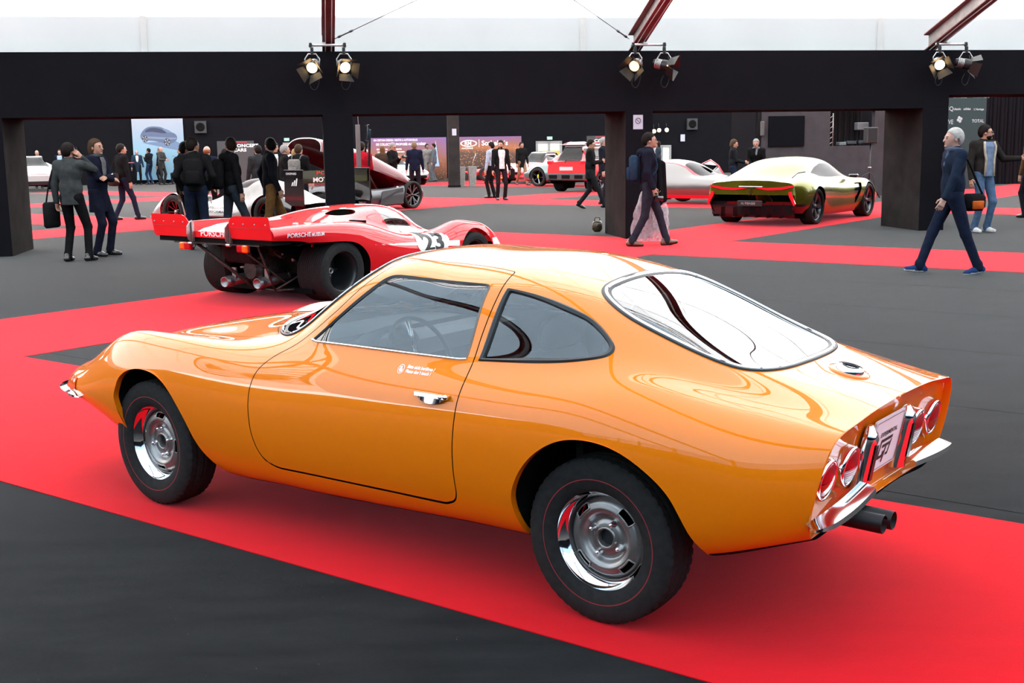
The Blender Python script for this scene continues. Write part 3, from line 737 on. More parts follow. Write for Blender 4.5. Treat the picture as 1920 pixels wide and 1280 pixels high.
# --- tail lights
def disc_at(x, y, z): return Matrix.Translation((x, y, z)) @ Matrix(((0, 0, -1, 0), (1, 0, 0, 0), (0, 1, 0, 0), (0, 0, 0, 1))) @ Matrix.Rotation(.2, 4, 'X')
for sy in (1, -1):
    for (yy, inner) in ((.520, False), (.328, True)):
        Mx = disc_at(tailx(.581)-.002, sy*yy, .581)
        mb = MB(); mb.lathe([(.071, -.01), (.071, .010), (.068, .018), (.063, .020), (.060, .014)], 48, Mx)
        rimo = mb.build('tail_lamp', M_chrome, OP, True); rimo['label'] = 'round tail lamp with chrome bezel'
        def half(a0, a1, m, nm):
            mb = MB(); R_ = .0595; pts = []
            for i in range(7):
                r = R_*i/6; h = .018*math.sqrt(max(0, 1-(r/R_*.86)**2))+.008
                for t in np.linspace(a0, a1, 25): pts.append((r*math.cos(t), r*math.sin(t), h))
            F = [(i*25+j, i*25+j+1, i*25+26+j, i*25+25+j) for i in range(6) for j in range(24)]
            for t in np.linspace(a0, a1, 25): pts.append((R_*math.cos(t), R_*math.sin(t), 0))
            F += [(6*25+j, 6*25+j+1, 7*25+j+1, 7*25+j) for j in range(24)]
            mb.add(pts, F, Mx); mb.build(nm, m, rimo, True)
        half(.03, math.pi-.03, M_redlens, 'lens'); half(math.pi+.03, 2*math.pi-.03, M_clear if inner else mat('orange_red_lens', (.42, .022, .008), .12, coat=.6), 'lens')
        mb = MB(); mb.lathe([(.0, -.0), (.060, -.0)], 24, Mx); mb.lathe([(.0585, .010), (.0610, .012), (.0610, .004)], 40, Mx)
        for t in (0, math.pi/2, math.pi): mb.tube([Vector((.060*math.cos(t+.35), .060*math.sin(t+.35), .016)), Vector((.072*math.cos(t+.35), .072*math.sin(t+.35), .008))], .003, 5, M=Mx)
        mb.build('lens_ring', M_chrome, rimo, True)
        mb = MB()
        for q in range(-5, 6):
            y0 = q*.0095
            if inner: 
                for z0 in [-.012-.0075*k for k in range(6)]: pass
        if inner:
            for k in range(6):
                yy2 = -.010-.0078*k; hw = math.sqrt(max(0, .056**2-yy2**2)); h = .034*math.sqrt(1-((yy2)/.0595*.86)**2)+.0045
                pts = [(x, yy2, .018*math.sqrt(max(.05, 1-(math.hypot(x, yy2)/.0595*.86)**2))+.0088) for x in np.linspace(-hw, hw, 9)]; mb.tube(pts, .0012, 4, M=Mx)
            mb.build('lens_rib', M_white, rimo, True)
# --- plate, overriders, bumpers, pipes
PX = Matrix.Translation((tailx(.59)-.010, 0, .592)) @ Matrix(((0, 0, -1, 0), (1, 0, 0, 0), (0, 1, 0, 0), (0, 0, 0, 1))) @ Matrix.Rotation(.2, 4, 'X')
PW, PH = .285, .20
outl = rounded([(-PW/2, -PH/2), (PW/2, -PH/2), (PW/2, PH/2), (-PW/2, PH/2)], .012, 5)
mb = MB(); mb.prism(outl, -.004, .004, PX); plate = mb.build('show_plate', M_white, OP); plate['label'] = 'white show plate reading EXPERIMENTAL GT'
mb = MB(); a_, b_ = outl*[.955, .93], outl*[.94, .905]
mb.strip([PX @ Vector((p[0], p[1], .0048)) for p in a_], [PX @ Vector((p[0], p[1], .0048)) for p in b_], True); mb.build('plate_border', M_blackp, plate)
def plate_add(mb, V, F, flip=True):
    # lettering must read correctly from behind the car: the plate's local +x points to the car's left = left in that view
    mb.add([tuple(PX @ Vector((-v[0], v[1], .0052))) for v in V], F)
V, F = text_mesh('EXPERIMENTAL', .024, bold=.0006); V[:, 0] -= V[:, 0].mean(); V[:, 1] += .030; mb = MB()
mb.add([tuple(PX @ Vector((v[0]*-1, v[1], .0052))) for v in V], F); mb.build('plate_text', M_blackp, plate)
mb = MB()
for pl in ([(-.055, .018), (.060, .018), (.060, .006), (-.043, .006), (-.043, -.042), (-.012, -.042), (-.012, -.030), (0, -.030), (0, -.054), (-.055, -.054)],
           [(-.030, -.004), (.048, -.004), (.044, -.016), (.020, -.016), (.010, -.072), (-.004, -.072), (.006, -.016), (-.030, -.016)],
           [(.050, .003), (.062, .003), (.050, -.052), (.024, -.052), (.026, -.042), (.041, -.042)]):
    mb.add([tuple(PX @ Vector((-(p[0]+p[1]*.12), p[1], .0052))) for p in pl], [tuple(range(len(pl)))])
mb.build('plate_logo', M_blackp, plate)
for sy in (1, -1):
    # overrider: chrome upright with rubber face
    prof = [(-.036, 0), (-.036, .028), (-.026, .046), (0, .052), (.026, .046), (.036, .028), (.036, 0)]
    zs = np.linspace(.462, .690, 16); rows = []
    for z in zs:
        t = (z-.462)/(.690-.462); sc_ = 1-.12*t-.55*max(0, t-.8)**2*16; dep = 1-.15*t-max(0, t-.82)*3.2
        rows.append([(tailx(z)-d*max(.05, dep)*.95, sy*.188+p*sc_, z) for p, d in prof])
    mb = MB(); nP = len(prof)
    V = [p for r in rows for p in r]; F = [(i*nP+j, i*nP+j+1, (i+1)*nP+j+1, (i+1)*nP+j) for i in range(len(zs)-1) for j in range(nP-1)]+[tuple(range((len(zs)-1)*nP, len(zs)*nP)), tuple(range(nP-1, -1, -1))]
    mb.add(V, F); ov = mb.build('overrider', M_chrome, OP, True); autosmooth(ov, 50)
    mb = MB()
    rr_ = [(tailx(z)-.052*.95*(1-.15*((z-.462)/.228))-.002, z) for z in np.linspace(.50, .625, 9)]
    for (x, z), (x2, z2) in zip(rr_[:-1], rr_[1:]):
        mb.add([(x, sy*.188-.014, z), (x, sy*.188+.014, z), (x2, sy*.188+.014, z2), (x2, sy*.188-.014, z2)], [(0, 1, 2, 3)])
    mb.build('rubber_pad', mat('pad_black', (.012, .010, .011), .3, coat=.4), ov, True)
    # quarter bumper blade from the overrider out round the corner
    path = [(-.742, .205, .475), (-.752, .33, .470), (-.757, .43, .466), (-.756, .53, .462), (-.746, .61, .459), (-.726, .650, .457)]
    path = resample(np.array(path), 26, False); mb = MB(); A_ = []; B_ = []; C_ = []; D_ = []
    for i, p in enumerate(path):
        t = path[min(i+1, 25)]-path[max(i-1, 0)]; nrm = np.array([-t[1], t[0], 0]); nrm /= np.linalg.norm(nrm)+1e-9; nrm = nrm if nrm[0] < 0 or nrm[1] > .9 else -nrm
        wdt = .030*(1-(i/25)**6*.7)
        f = np.array([1, sy, 1]); A_.append((p+[0, 0, wdt]-nrm*.020)*f); B_.append((p+nrm*.028+[0, 0, wdt*.25])*f); C_.append((p+nrm*.030+[0, 0, -wdt*.35])*f); D_.append((p+[0, 0, -wdt]-nrm*.012)*f)
    mb.strip(A_, B_); mb.strip(B_, C_); mb.strip(C_, D_); o = mb.build('rear_bumper', M_chrome, OP, True)
    # front bumper blade and turn signal
    path = [(3.03, .648, .436), (3.12, .640, .437), (3.22, .610, .438), (3.31, .565, .439), (3.38, .50, .440), (3.43, .40, .441), (3.455, .27, .442), (3.462, .15, .442)]
    path = resample(np.array(path), 26, False); mb = MB(); A_ = []; B_ = []; C_ = []; D_ = []
    for i, p in enumerate(path):
        t = path[min(i+1, 25)]-path[max(i-1, 0)]; nrm = np.array([t[1], -t[0], 0])*-1; nrm /= np.linalg.norm(nrm)+1e-9; nrm = nrm if (nrm[0] > 0 or nrm[1] > .9) else -nrm
        wdt = .022*min(1, .25+i/4, .3+(25-i)/3); f = np.array([1, sy, 1])
        A_.append((p+[0, 0, wdt]-nrm*.03)*f); B_.append((p+nrm*.030+[0, 0, wdt*.3])*f); C_.append((p+nrm*.032+[0, 0, -wdt*.3])*f); D_.append((p+[0, 0, -wdt]-nrm*.02)*f)
    mb.strip(A_, B_); mb.strip(B_, C_); mb.strip(C_, D_); o = mb.build('front_bumper', M_chrome, OP, True)
    mb = MB(); rows = []
    for z in np.linspace(.458, .520, 6):
        t = (z-.458)/.062; r_ = []
        for x in np.linspace(3.085+.02*t, 3.245-.025*t, 12): 
            y = flank_y(x, z)+.006; r_.append((x, sy*y, z))
        rows.append(r_)
    for a_, b_ in zip(rows[:-1], rows[1:]): mb.strip(a_, b_)
    mb.build('turn_signal', M_amber, OP, True)
for dy, dx in ((.118, 0), (.058, -.012)):
    mb = MB(); mb.lathe([(.033, -.32), (.033, .0), (.030, .002), (.029, -.10), (0, -.12)], 28, axis_to((-.772+dx, dy, .335), (-1, 0, -.03)))
    o = mb.build('exhaust_pipe', mat('blackened_steel', (.022, .018, .017), .42, metal=.6), OP, True)
# --- fuel cap on the rear deck
def deckM(x, y):
    e = .02; zx = (deck_z(x+e, y)-deck_z(x-e, y))/(2*e); zy = (deck_z(x, y+e)-deck_z(x, y-e))/(2*e); return axis_to((x, y, deck_z(x, y)), (-zx, -zy, 1))
mb = MB(); mb.lathe([(.072, -.004), (.072, .0025), (.058, .004), (.050, .004)], 48, deckM(-.59, 0)); fc = mb.build('fuel_cap', M_orange, OP, True)
mb = MB(); mb.lathe([(.050, .0), (.050, .014), (.045, .019), (.020, .021), (0, .021)], 40, deckM(-.59, 0)); mb.build('filler_lid', M_chrome, fc, True)
mb = MB(); Mx = deckM(-.59, 0)
mb.lathe([(.024, .0215), (.026, .023), (.029, .0225), (.030, .020)], 32, Mx); mb.tube([(.028, .01, .0225), (.004, .002, .023), (-.004, -.002, .023), (-.028, -.01, .0225)], .0025, 5, M=Mx); mb.build('emblem', M_blackp, fc, True)
# --- wing mirror on the far fender
mb = MB(); c = Vector((2.18, -.52, .858)); mb.lathe([(0, -.05), (.030, -.045), (.052, -.020), (.060, .0), (.058, .006), (.050, .004), (0, .004)], 28, axis_to(c, (-1, .12, .1)) @ Matrix.Diagonal((1, .78, 1, 1)))
mb.tube([c+Vector((.02, 0, -.03)), c+Vector((.03, 0, -.075))], .012, 8); mb.build('wing_mirror', M_chrome, OP, True)
# --- cabin: dashboard, wheel, seats, tunnel, rear shelf
mb = MB(); dsh = [(1.62, .60), (1.60, .74), (1.50, .80), (1.36, .815), (1.27, .80), (1.235, .74), (1.27, .60)]
n = len(dsh); V = [(x, -.56, z) for x, z in dsh]+[(x, .56, z) for x, z in dsh]; mb.add(V, [(i, (i+1) % n, n+(i+1) % n, n+i) for i in range(n)]+[tuple(range(n)), tuple(range(2*n-1, n-1, -1))])
mb.box((1.70, 0, .80), (.30, 1.0, .02)); o = mb.build('dashboard', M_int2, OP); 
mb = MB(); hood_i = axis_to((1.25, .34, .80), (-1, 0, .2)); mb.lathe([(.13, -.10), (.15, .02), (.12, .03)], 20, hood_i @ Matrix.Diagonal((.6, 1, 1, 1))); mb.build('instrument_cowl', M_int, o, True)
SWM = axis_to((1.10, .335, .76), (-.92, 0, .40))
mb = MB(); ringp = [(.178*math.cos(a), .178*math.sin(a), 0) for a in np.linspace(0, 2*math.pi, 49)[:-1]]; mb.tube(ringp, .010, 8, closed=True, M=SWM); sw_ = mb.build('steering_wheel', M_int2, OP, True)
mb = MB()
for a in (0, 2.2, -2.2):
    d = Vector((math.cos(a), math.sin(a), 0)); 
    for q in range(2): mb.tube([d*.03+Vector((0, 0, -.02)), d*.172], .0055, 5, M=SWM @ Matrix.Rotation(.06*(q*2-1), 4, 'Z'))
mb.lathe([(0, .0), (.035, -.002), (.038, -.02), (.02, -.16)], 16, SWM); mb.build('spoke', M_chrome, sw_, True)
for sy in (1, -1):
    mb = MB(); mb.box((.80, sy*.325, .40), (.50, .46, .13), bev=.05); st = mb.build('seat', M_int, OP, True); autosmooth(st, 60)
    mb = MB(); Mx = Matrix.Translation((.52, sy*.325, .62)) @ Matrix.Rotation(-.33, 4, 'Y'); mb.box((0, 0, 0), (.13, .44, .52), Mx, bev=.05); b_ = mb.build('backrest', M_int, st, True); autosmooth(b_, 60)
    mb = MB(); Mx = Matrix.Translation((.40, sy*.325, .93)) @ Matrix.Rotation(-.33, 4, 'Y'); mb.box((0, 0, 0), (.08, .27, .14), Mx, bev=.035); b_ = mb.build('headrest', M_int, st, True); autosmooth(b_, 60)
mb = MB(); mb.box((.95, 0, .42), (1.2, .17, .20), bev=.04); mb.box((1.0, 0, .275), (1.5, 1.18, .03)); mb.box((-.16, 0, .62), (.62, 1.10, .04)); mb.box((.16, 0, .46), (.03, 1.15, .34)); mb.build('cabin_floor', M_int, OP)
mb = MB(); mb.box((-.15, .30, .665), (.22, .18, .05), bev=.02); mb.build('white_cloth', M_white, OP)
mb = MB(); c = Vector((1.30, 0, 1.085)); mb.box(tuple(c), (.02, .19, .05), bev=.009); mb.tube([c, c+Vector((.06, 0, .045))], .006, 6); mb.build('rear_view_mirror', M_int, OP)
# ================================================================ shared pieces for the other show cars
class Skin:
    """half skin of a car (y>=0) that can be cut by outlines in side, plan or shoulder projection"""
    def __init__(s, secs, nu=170, nv=80):
        s.V = loft(secs, nu, nv); v, F, N = grid_mesh(s.V); N = N.reshape(nu, nv, 3); N[:, -1, 1] = 0; s.M = (v, F, N.reshape(-1, 3)); s.nu, s.nv = nu, nv
    def _s(s, M, pr, poly):
        V = M[0]
        if pr == 'xz': return sdf_poly(V[:, [0, 2]], poly)
        if pr == 'xw': return sdf_poly(np.stack([V[:, 0], V[:, 2]-V[:, 1]], 1), poly)
        if pr == 'xy': return np.where(V[:, 2] < .32, 1., sdf_poly(V[:, :2], poly))
        if pr == 'yz': return sdf_poly(V[:, 1:], poly)
    def cut(s, pr, poly, M=None):
        """removes and returns the piece inside the outline"""
        a, b = cut(s.M if M is None else M, s._s(s.M if M is None else M, pr, poly))
        if M is None: s.M = b
        return a if M is None else (a, b)
    def y(s, x, z):
        r = np.argmin(np.abs(s.V[:, s.nv//2, 0]-x)); sec = s.V[r, :s.nv-10]; o = np.argsort(sec[:, 2]); return float(np.interp(z, sec[o, 2], sec[o, 1]))
    def z(s, x, y):
        r = np.argmin(np.abs(s.V[:, -1, 0]-x)); sec = s.V[r, s.nv//3:]; o = np.argsort(sec[:, 1]); return float(np.interp(abs(y), sec[o, 1], sec[o, 2]))
    def flank(s, P2, off=.004, k=1):
        return [(x, k*(s.y(x, z)+off), z) for x, z in P2]
    def top(s, P2, off=.004): return [(x, y, s.z(x, y)+off) for x, y in P2]
def place(M, k=1, off=0.):
    k3 = np.array([1, k, 1]); return (M[0]*k3-M[2]*k3*off, M[1] if k > 0 else M[1][:, ::-1], M[2]*k3)
def patch_on(fn, outline, nx=14):
    """fill a 2D outline (convex) with a fan grid mapped by fn -> (V,F)"""
    o = np.asarray(outline, float); c = o.mean(0); n = len(o); V = []; F = []
    for i in range(1, nx+1): V += [tuple(c+(p-c)*i/nx) for p in o]
    V.append(tuple(c)); ci = len(V)-1
    F += [(ci, j, (j+1) % n) for j in range(n)]
    for i in range(nx-1): F += [(i*n+j, (i+1)*n+j, (i+1)*n+(j+1) % n, i*n+(j+1) % n) for j in range(n)]
    return fn(V), F
def well(parent, sk, poly, yi, m_in, zmin=.0, lip=None):
    for k in (1, -1):
        mb = MB(); A = []; B = []; C = []
        for x, z in poly:
            if z < zmin: continue
            y = sk.y(x, max(z, sk.V[:, 0, 2].min())); A.append((x, k*y, z)); B.append((x, k*(y-.02), z)); C.append((x, k*yi, z))
        mb.strip(A, B); mb.strip(B, C); mb.add(C, [tuple(range(len(C)))]); mb.build('wheel_well', m_in, parent, True)
def arch(cx, cz, r, z0=.05, n=40, sx=1.):
    a0 = math.asin(max(-1, min(1, (z0-cz)/r))); t = np.linspace(a0, math.pi-a0, n)
    return np.stack([cx+r*sx*np.cos(t), cz+r*np.sin(t)], 1)
def tyre_prof(R, W, r0, grooves=0, gd=.004, n=64):
    prof = [(r0, -W*.42), (r0+.012, -W*.48), (r0+(R-r0)*.5, -W*.515), (R-.022, -W*.49), (R-.006, -W*.45)]
    tr = []
    if grooves:
        z = np.linspace(-W*.43, W*.43, grooves*2+1)
        for i, q in enumerate(z):
            tr.append((R-(gd if i % 2 else 0), q-W*.012)); tr.append((R-(gd if i % 2 else 0), q+W*.012))
    else: tr = [(R, q) for q in np.linspace(-W*.42, W*.42, 5)]
    return prof+tr+[(r, -z) for r, z in prof[::-1]]
def wheel_at(parent, x, y, zc, R, W, r0, m_rim, rim_prof, spokes=None, grooves=0, steer=0., m_tyre=None, name='wheel', seg=64, spoke_mat=None, extra=None):
    """wheel = rim mesh with sub-parts tyre, spoke ...; local z points outwards"""
    s = 1 if y > 0 else -1
    mb = MB(); mb.lathe(rim_prof, seg); rim = mb.build(name, m_rim, parent, True)
    mb = MB(); mb.lathe(tyre_prof(R, W, r0, grooves), seg); ty = mb.build('tyre', m_tyre or M_rubber, rim, True); autosmooth(ty, 35)
    if spokes: spokes(rim)
    rim.matrix_local = Matrix.Translation((x, y, zc)) @ Matrix.Rotation(steer, 4, 'Z') @ Matrix(((-s, 0, 0, 0), (0, 0, s, 0), (0, 1., 0, 0), (0, 0, 0, 1)))
    return rim
def spoke_set(n, r_in, r_out, w_in, w_out, z_in, z_out, m, th=.02, split=0., phase=0., curve=0.):
    def fn(rim):
        for q in range(n):
            a = phase+2*math.pi*q/n
            for sgn in ((-1, 1) if split else (0,)):
                mb = MB(); rows = []
                for i in range(6):
                    t = i/5; r = r_in+(r_out-r_in)*t; w = w_in+(w_out-w_in)*t; z = z_in+(z_out-z_in)*t; aa = a+sgn*split*t+curve*t*t
                    d = np.array([math.cos(aa), math.sin(aa)]); e = np.array([-d[1], d[0]])
                    rows.append([(*(d*r-e*w), z-th), (*(d*r-e*w*.8), z), (*(d*r+e*w*.8), z), (*(d*r+e*w), z-th)])
                for a_, b_ in zip(rows[:-1], rows[1:]): mb.add(a_+b_, [(0, 4, 5, 1), (1, 5, 6, 2), (2, 6, 7, 3), (3, 7, 4, 0)])
                mb.build('spoke', m, rim, False)
    return fn
def hub(rim, r, z, m, h=.02):
    mb = MB(); mb.lathe([(r, z-.04), (r, z), (r*.7, z+h*.6), (0, z+h)], 20); mb.build('hub_nut', m, rim, True)
# ---------------------------------------------------------------- red race car: control sections
def racer_sections():
    T = []
    def st(x, *yz): T.append([(x, y, z) for y, z in yz])
    st(-.94, (.915, .715), (.935, .755), (.92, .80), (.86, .835), (.6, .815), (.4, .79), (.2, .78), (0, .78))
    st(-.60, (.945, .69), (.97, .755), (.95, .82), (.85, .845), (.62, .815), (.42, .80), (.2, .80), (0, .80))
    st(-.20, (.965, .55), (.987, .70), (.96, .82), (.84, .85), (.64, .82), (.44, .825), (.22, .84), (0, .845))
    st(.20, (.94, .25), (.99, .55), (.965, .78), (.83, .84), (.63, .815), (.45, .845), (.24, .875), (0, .88))
    st(.55, (.90, .11), (.985, .45), (.955, .70), (.82, .795), (.62, .80), (.46, .865), (.26, .922), (0, .935))
    st(1.0, (.88, .09), (.975, .40), (.94, .60), (.80, .67), (.60, .70), (.47, .83), (.30, .935), (0, .965))
    st(1.40, (.88, .09), (.975, .38), (.935, .57), (.79, .635), (.58, .66), (.46, .79), (.31, .915), (0, .957))
    st(1.75, (.88, .09), (.97, .36), (.935, .60), (.80, .68), (.58, .62), (.45, .69), (.29, .80), (0, .84))
    st(2.05, (.88, .10), (.965, .36), (.935, .64), (.80, .745), (.56, .63), (.4, .61), (.2, .615), (0, .62))
    st(2.30, (.87, .11), (.96, .36), (.93, .62), (.79, .725), (.54, .60), (.38, .56), (.2, .555), (0, .55))
    st(2.60, (.85, .12), (.945, .34), (.918, .555), (.79, .665), (.52, .57), (.36, .50), (.18, .48), (0, .475))
    st(2.85, (.80, .15), (.89, .29), (.86, .43), (.74, .515), (.50, .46), (.34, .395), (.17, .375), (0, .37))
    st(3.03, (.64, .18), (.72, .235), (.69, .30), (.60, .355), (.40, .335), (.27, .305), (.13, .29), (0, .285))
    st(3.12, (.28, .20), (.32, .22), (.31, .24), (.26, .255), (.18, .258), (.12, .255), (.06, .252), (0, .25))
    return T
# ================================================================ RED LE MANS RACE CAR (number 23)
M_redp = mat('racing_red_paint', (.62, .006, .011), .5, coat=1., coat_rough=.02, spec=.08)
M_wstripe = mat('racing_white_paint', (.72, .72, .70), .3, coat=1., coat_rough=.03)
M_alu = mat('bare_aluminium', (.32, .31, .30), .38, metal=.9, noise=(40, .1))
M_bronze = mat('oily_casting', (.05, .042, .036), .5, metal=.5, noise=(25, .5))
M_perspex = glass('clear_perspex', (.80, .84, .80))
RC = empty('race_car', (-2.534, 13.088, .004), math.radians(53.2)); tag(RC, 'red and white endurance race car number 23 with twin tail fins', 'car')
sk = Skin(racer_sections(), 210, 100)
ra = np.vstack([[(.40, .02)], resample([(.402, .15), (.405, .281), (.39, .40), (.355, .475), (.27, .565), (.17, .62), (.05, .645), (-.12, .655), (-.3, .66), (-.5, .665), (-.62, .64)], 40, False), [(-.64, .02)]])
fa = arch(2.275, .30, .345, .02)
sk.cut('xz', ra); sk.cut('xz', fa)
win_s = rounded([(1.15, .60), (1.46, .50), (1.60, .235), (1.56, .10), (1.14, .085)], [.06, .08, .05, .03, .04], 5)
ws_half = [(2.06, 0), (2.03, .20), (1.95, .34), (1.80, .435), (1.68, .455), (1.60, .40), (1.52, .36), (1.44, .30), (1.40, .15), (1.39, 0)]
ws_poly = resample(ws_half, 60, False); ws_poly = np.vstack([ws_poly, ws_poly[::-1]*[1, -1]])
g_ws = sk.cut('xy', ws_poly); g_sw = sk.cut('xw', win_s)
scoop = resample([(.40, .60), (.48, .665), (.62, .70), (.76, .655), (.82, .59), (.76, .49), (.62, .455), (.46, .475)], 50)
sk.cut('xw', scoop)
wt = {}
stripe_w = np.array([(.36, .582), (1.9, .515), (1.935, .45), (1.1, .505)])    # white side flash
def colour_cut(pr, poly):
    return sk.cut(pr, poly)
band = colour_cut('xz', np.array([(.36, .584), (1.93, .522), (1.93, .452), (1.2, .515)]))
nose = colour_cut('xz', np.array([(2.60, .50), (3.3, .50), (3.3, .02), (2.64, .02), (2.62, .3)]))
sillw = colour_cut('xz', np.array([(.41, .30), (.9, .20), (1.94, .20), (1.94, .02), (.41, .02)]))
fend = colour_cut('xy', np.array([(1.80, .62), (2.05, .66), (2.35, .66), (2.75, .60), (3.05, .45), (3.05, .40), (2.7, .50), (2.3, .55), (2.0, .55)]))
o = mesh3('body_shell', mirror(sk.M), M_redp, RC)
for nm, m_ in (('white_flash', band), ('nose_panel', nose), ('sill_stripe', sillw), ('fender_stripe', fend)):
    for k in (1, -1): mesh3(nm, place(m_, k), M_wstripe, RC)
mesh3('windscreen', mirror(g_ws), M_perspex, RC)
for k in (1, -1): mesh3('side_window', place(g_sw, k), M_perspex, RC)
mb = MB()
for k in (1, -1):
    for dx in (0, .05):
        pts = [(1.43+dx*.3, k*(.30+dx*.4), 0), (1.54+dx, k*(.37+dx*.3), 0), (1.64+dx, k*(.43+dx*.3), 0), (1.76+dx, k*(.455+dx*.4), 0)]
        pts = [(x, y, sk.z(x, y)+.006) for x, y, _ in resample(np.array(pts), 12, False)]; mb = MB(); mb.tube(pts, .012, 6); mb.build('window_pillar', M_wstripe, RC, True)
for poly, yi in ((ra, .45), (fa, .55)): well(RC, sk, poly[1:-1], yi, M_dark, .08)
mb = MB(); mb.box((1.2, 0, .13), (3.0, 1.55, .05)); mb.box((.55, 0, .50), (.06, 1.5, .66)); mb.build('chassis_tub', M_dark, RC)
mb = MB(); mb.box((.95, -.28, .42), (.5, .42, .14), bev=.05); mb.box((.68, -.28, .62), (.12, .42, .46), bev=.05); o = mb.build('seat', M_int, RC)
mb = MB(); mb.tube([(.17*math.cos(a), .17*math.sin(a), 0) for a in np.linspace(0, 6.28, 33)[:-1]], .012, 6, closed=True, M=axis_to((1.45, -.26, .60), (-1, 0, .35))); mb.build('steering_wheel', M_int, RC, True)
# number roundel and digits on both flanks, sponsor lettering
def flat_text(txt, size, P, m, parent, name, fn, bold=0., sx=1., shear=0.):
    V, F = text_mesh(txt, size, bold=bold, shear=shear); V[:, 0] *= sx; mb = MB()
    # subdivide long faces so that the lettering hugs the surface
    mb.add([fn(P[0], P[1], v) for v in V], F); return mb.build(name, m, parent)
for k in (-1, 1):
    th = np.linspace(0, 2*math.pi, 49)[:-1]; out = np.stack([1.455+.285*np.cos(th), .535+.160*np.sin(th)], 1)
    out[:, 1] += np.maximum(0, out[:, 1]-.535)*.0
    def fl(P2, off=.005): 
        r = []
        for x, z in P2:
            zt = .535+(z-.535); y = sk.y(x, min(zt, .70)); r.append((x, k*(y+off), zt+off*.4))
        return r
    V, F = patch_on(lambda P: fl(P), out, 10); rd = mobj('race_number', V, F, M_wstripe, RC, True); rd['label'] = 'white roundel with black number 23'
    V, F = text_mesh('23', .30, bold=.010); V[:, 0] -= (V[:, 0].max()+V[:, 0].min())/2; V[:, 1] -= (V[:, 1].max()+V[:, 1].min())/2; V[:, 0] *= 1.25; V[:, 1] *= .95
    bm = bmesh.new(); vs = [bm.verts.new(v) for v in V]
    for f in F:
        try: bm.faces.new([vs[i] for i in f])
        except ValueError: pass
    for q in range(3):
        long = [e for e in bm.edges if e.calc_length() > .03]
        if long: bmesh.ops.subdivide_edges(bm, edges=long, cuts=1); bmesh.ops.triangulate(bm, faces=bm.faces)
    bm.verts.index_update(); V2 = [(v.co.x, v.co.y) for v in bm.verts]; F2 = [[v.index for v in f.verts] for f in bm.faces]; bm.free()
    mobj('digits', fl([(1.455+(-k)*vx, .535+vy) for vx, vy in V2], .009), F2, M_blackp, rd)
    def side_txt(txt, x0, z0, size, sx=1.3, bold=.001):
        V, F = text_mesh(txt, size, bold=bold); V[:, 0] *= sx
        mobj('lettering', [(x0+(-k)*v[0], k*(sk.y(x0+(-k)*v[0], z0+v[1])+.006), z0+v[1]+.002) for v in V], F, M_wstripe, RC)
    if k < 0: side_txt('PORSCHE', -.78, .735, .060, 1.15); side_txt('MUSEUM', -.47, .731, .052, .85)
    else: side_txt('PORSCHE', -.30, .733, .062, 1.5)
# tail: rear face, riveted fins, brackets
mb = MB(); prof = [(y, z) for y, z in [(p[1], p[2]) for p in sk.V[0]]]
low = [(-.945, y, .718) for y, z in prof]; up = [(-.945, y, z) for y, z in prof]
mb.strip([p for p in low]+[(p[0], -p[1], p[2]) for p in low[-2::-1]], up+[(p[0], -p[1], p[2]) for p in up[-2::-1]]); mb.build('tail_face', M_redp, RC)
mb = MB(); mb.box((-.80, 0, .690), (.26, 1.78, .05)); mb.build('tail_tray', M_dark, RC)
for k in (1, -1):
    pl = rounded([(.925, .728), (.925, .955), (.345, .955), (.275, .728)], [.01, .012, .10, .01], 6)
    mb = MB(); 
    P = [(-.965-(z-.73)*.16, k*y, z) for y, z in pl]; Q = [(x+.012, y, z) for x, y, z in P]; n = len(P)
    mb.add(P+Q, [tuple(range(n)), tuple(range(2*n-1, n-1, -1))]+[(i, (i+1) % n, n+(i+1) % n, n+i) for i in range(n)]); fin = mb.build('tail_fin', M_redp, RC)
    mb = MB(); mb.box((-.962-.10*.16, k*.61, .835), (.016, .60, .006)); mb.build('fin_seam', mat('red_shadow_gap', (.30, .004, .006), .4), fin)
    for y in (.40, .55, .72, .88): mb = MB(); mb.ball((-.970-(.875-.73)*.16, k*y, .875), .009, 8); mb.build('rivet', M_alu, fin, True)
    mb = MB(); mb.prism([(-.01, -.10), (-.06, -.08), (-.075, -.02), (-.07, .06), (-.02, .115), (0, .12), (.0, -.10)], -.006, .006, Matrix.Translation((-.955, k*.30, .775)) @ Matrix.Rotation(math.pi/2, 4, 'X'))
    mb.box((-.965, k*.30-.018, .775), (.03, .012, .20)); mb.box((-.965, k*.30+.018, .775), (.03, .012, .20)); mb.tube([(-.985, k*.30-.03, .655), (-.985, k*.30+.03, .655)], .016, 8); mb.build('fin_bracket', M_alu, RC)
V, F = text_mesh('PORSCHE', .085, bold=.0015); V[:, 0] *= 1.15; V[:, 0] -= V[:, 0].mean(); mobj('lettering', [(-.952, -v[0]-.02, .735+v[1]) for v in V], F, M_wstripe, RC)
for y, am in ((.40, -1), (-.50, 1)):
    mb = MB(); mb.box((-.965, y, .625), (.05, .17, .075), bev=.012); tl_ = mb.build('tail_light', M_redlens, RC); tl_['label'] = 'red and amber tail light'
    mb = MB(); mb.box((-.975, y-.045*(1 if am > 0 else -1), .625), (.05, .078, .077), bev=.012); mb.build('amber_lens', M_amber, tl_)
mb = MB(); mb.box((-.90, -.02, .665), (.05, 1.35, .035)); mb.build('light_bar', M_bronze, RC)
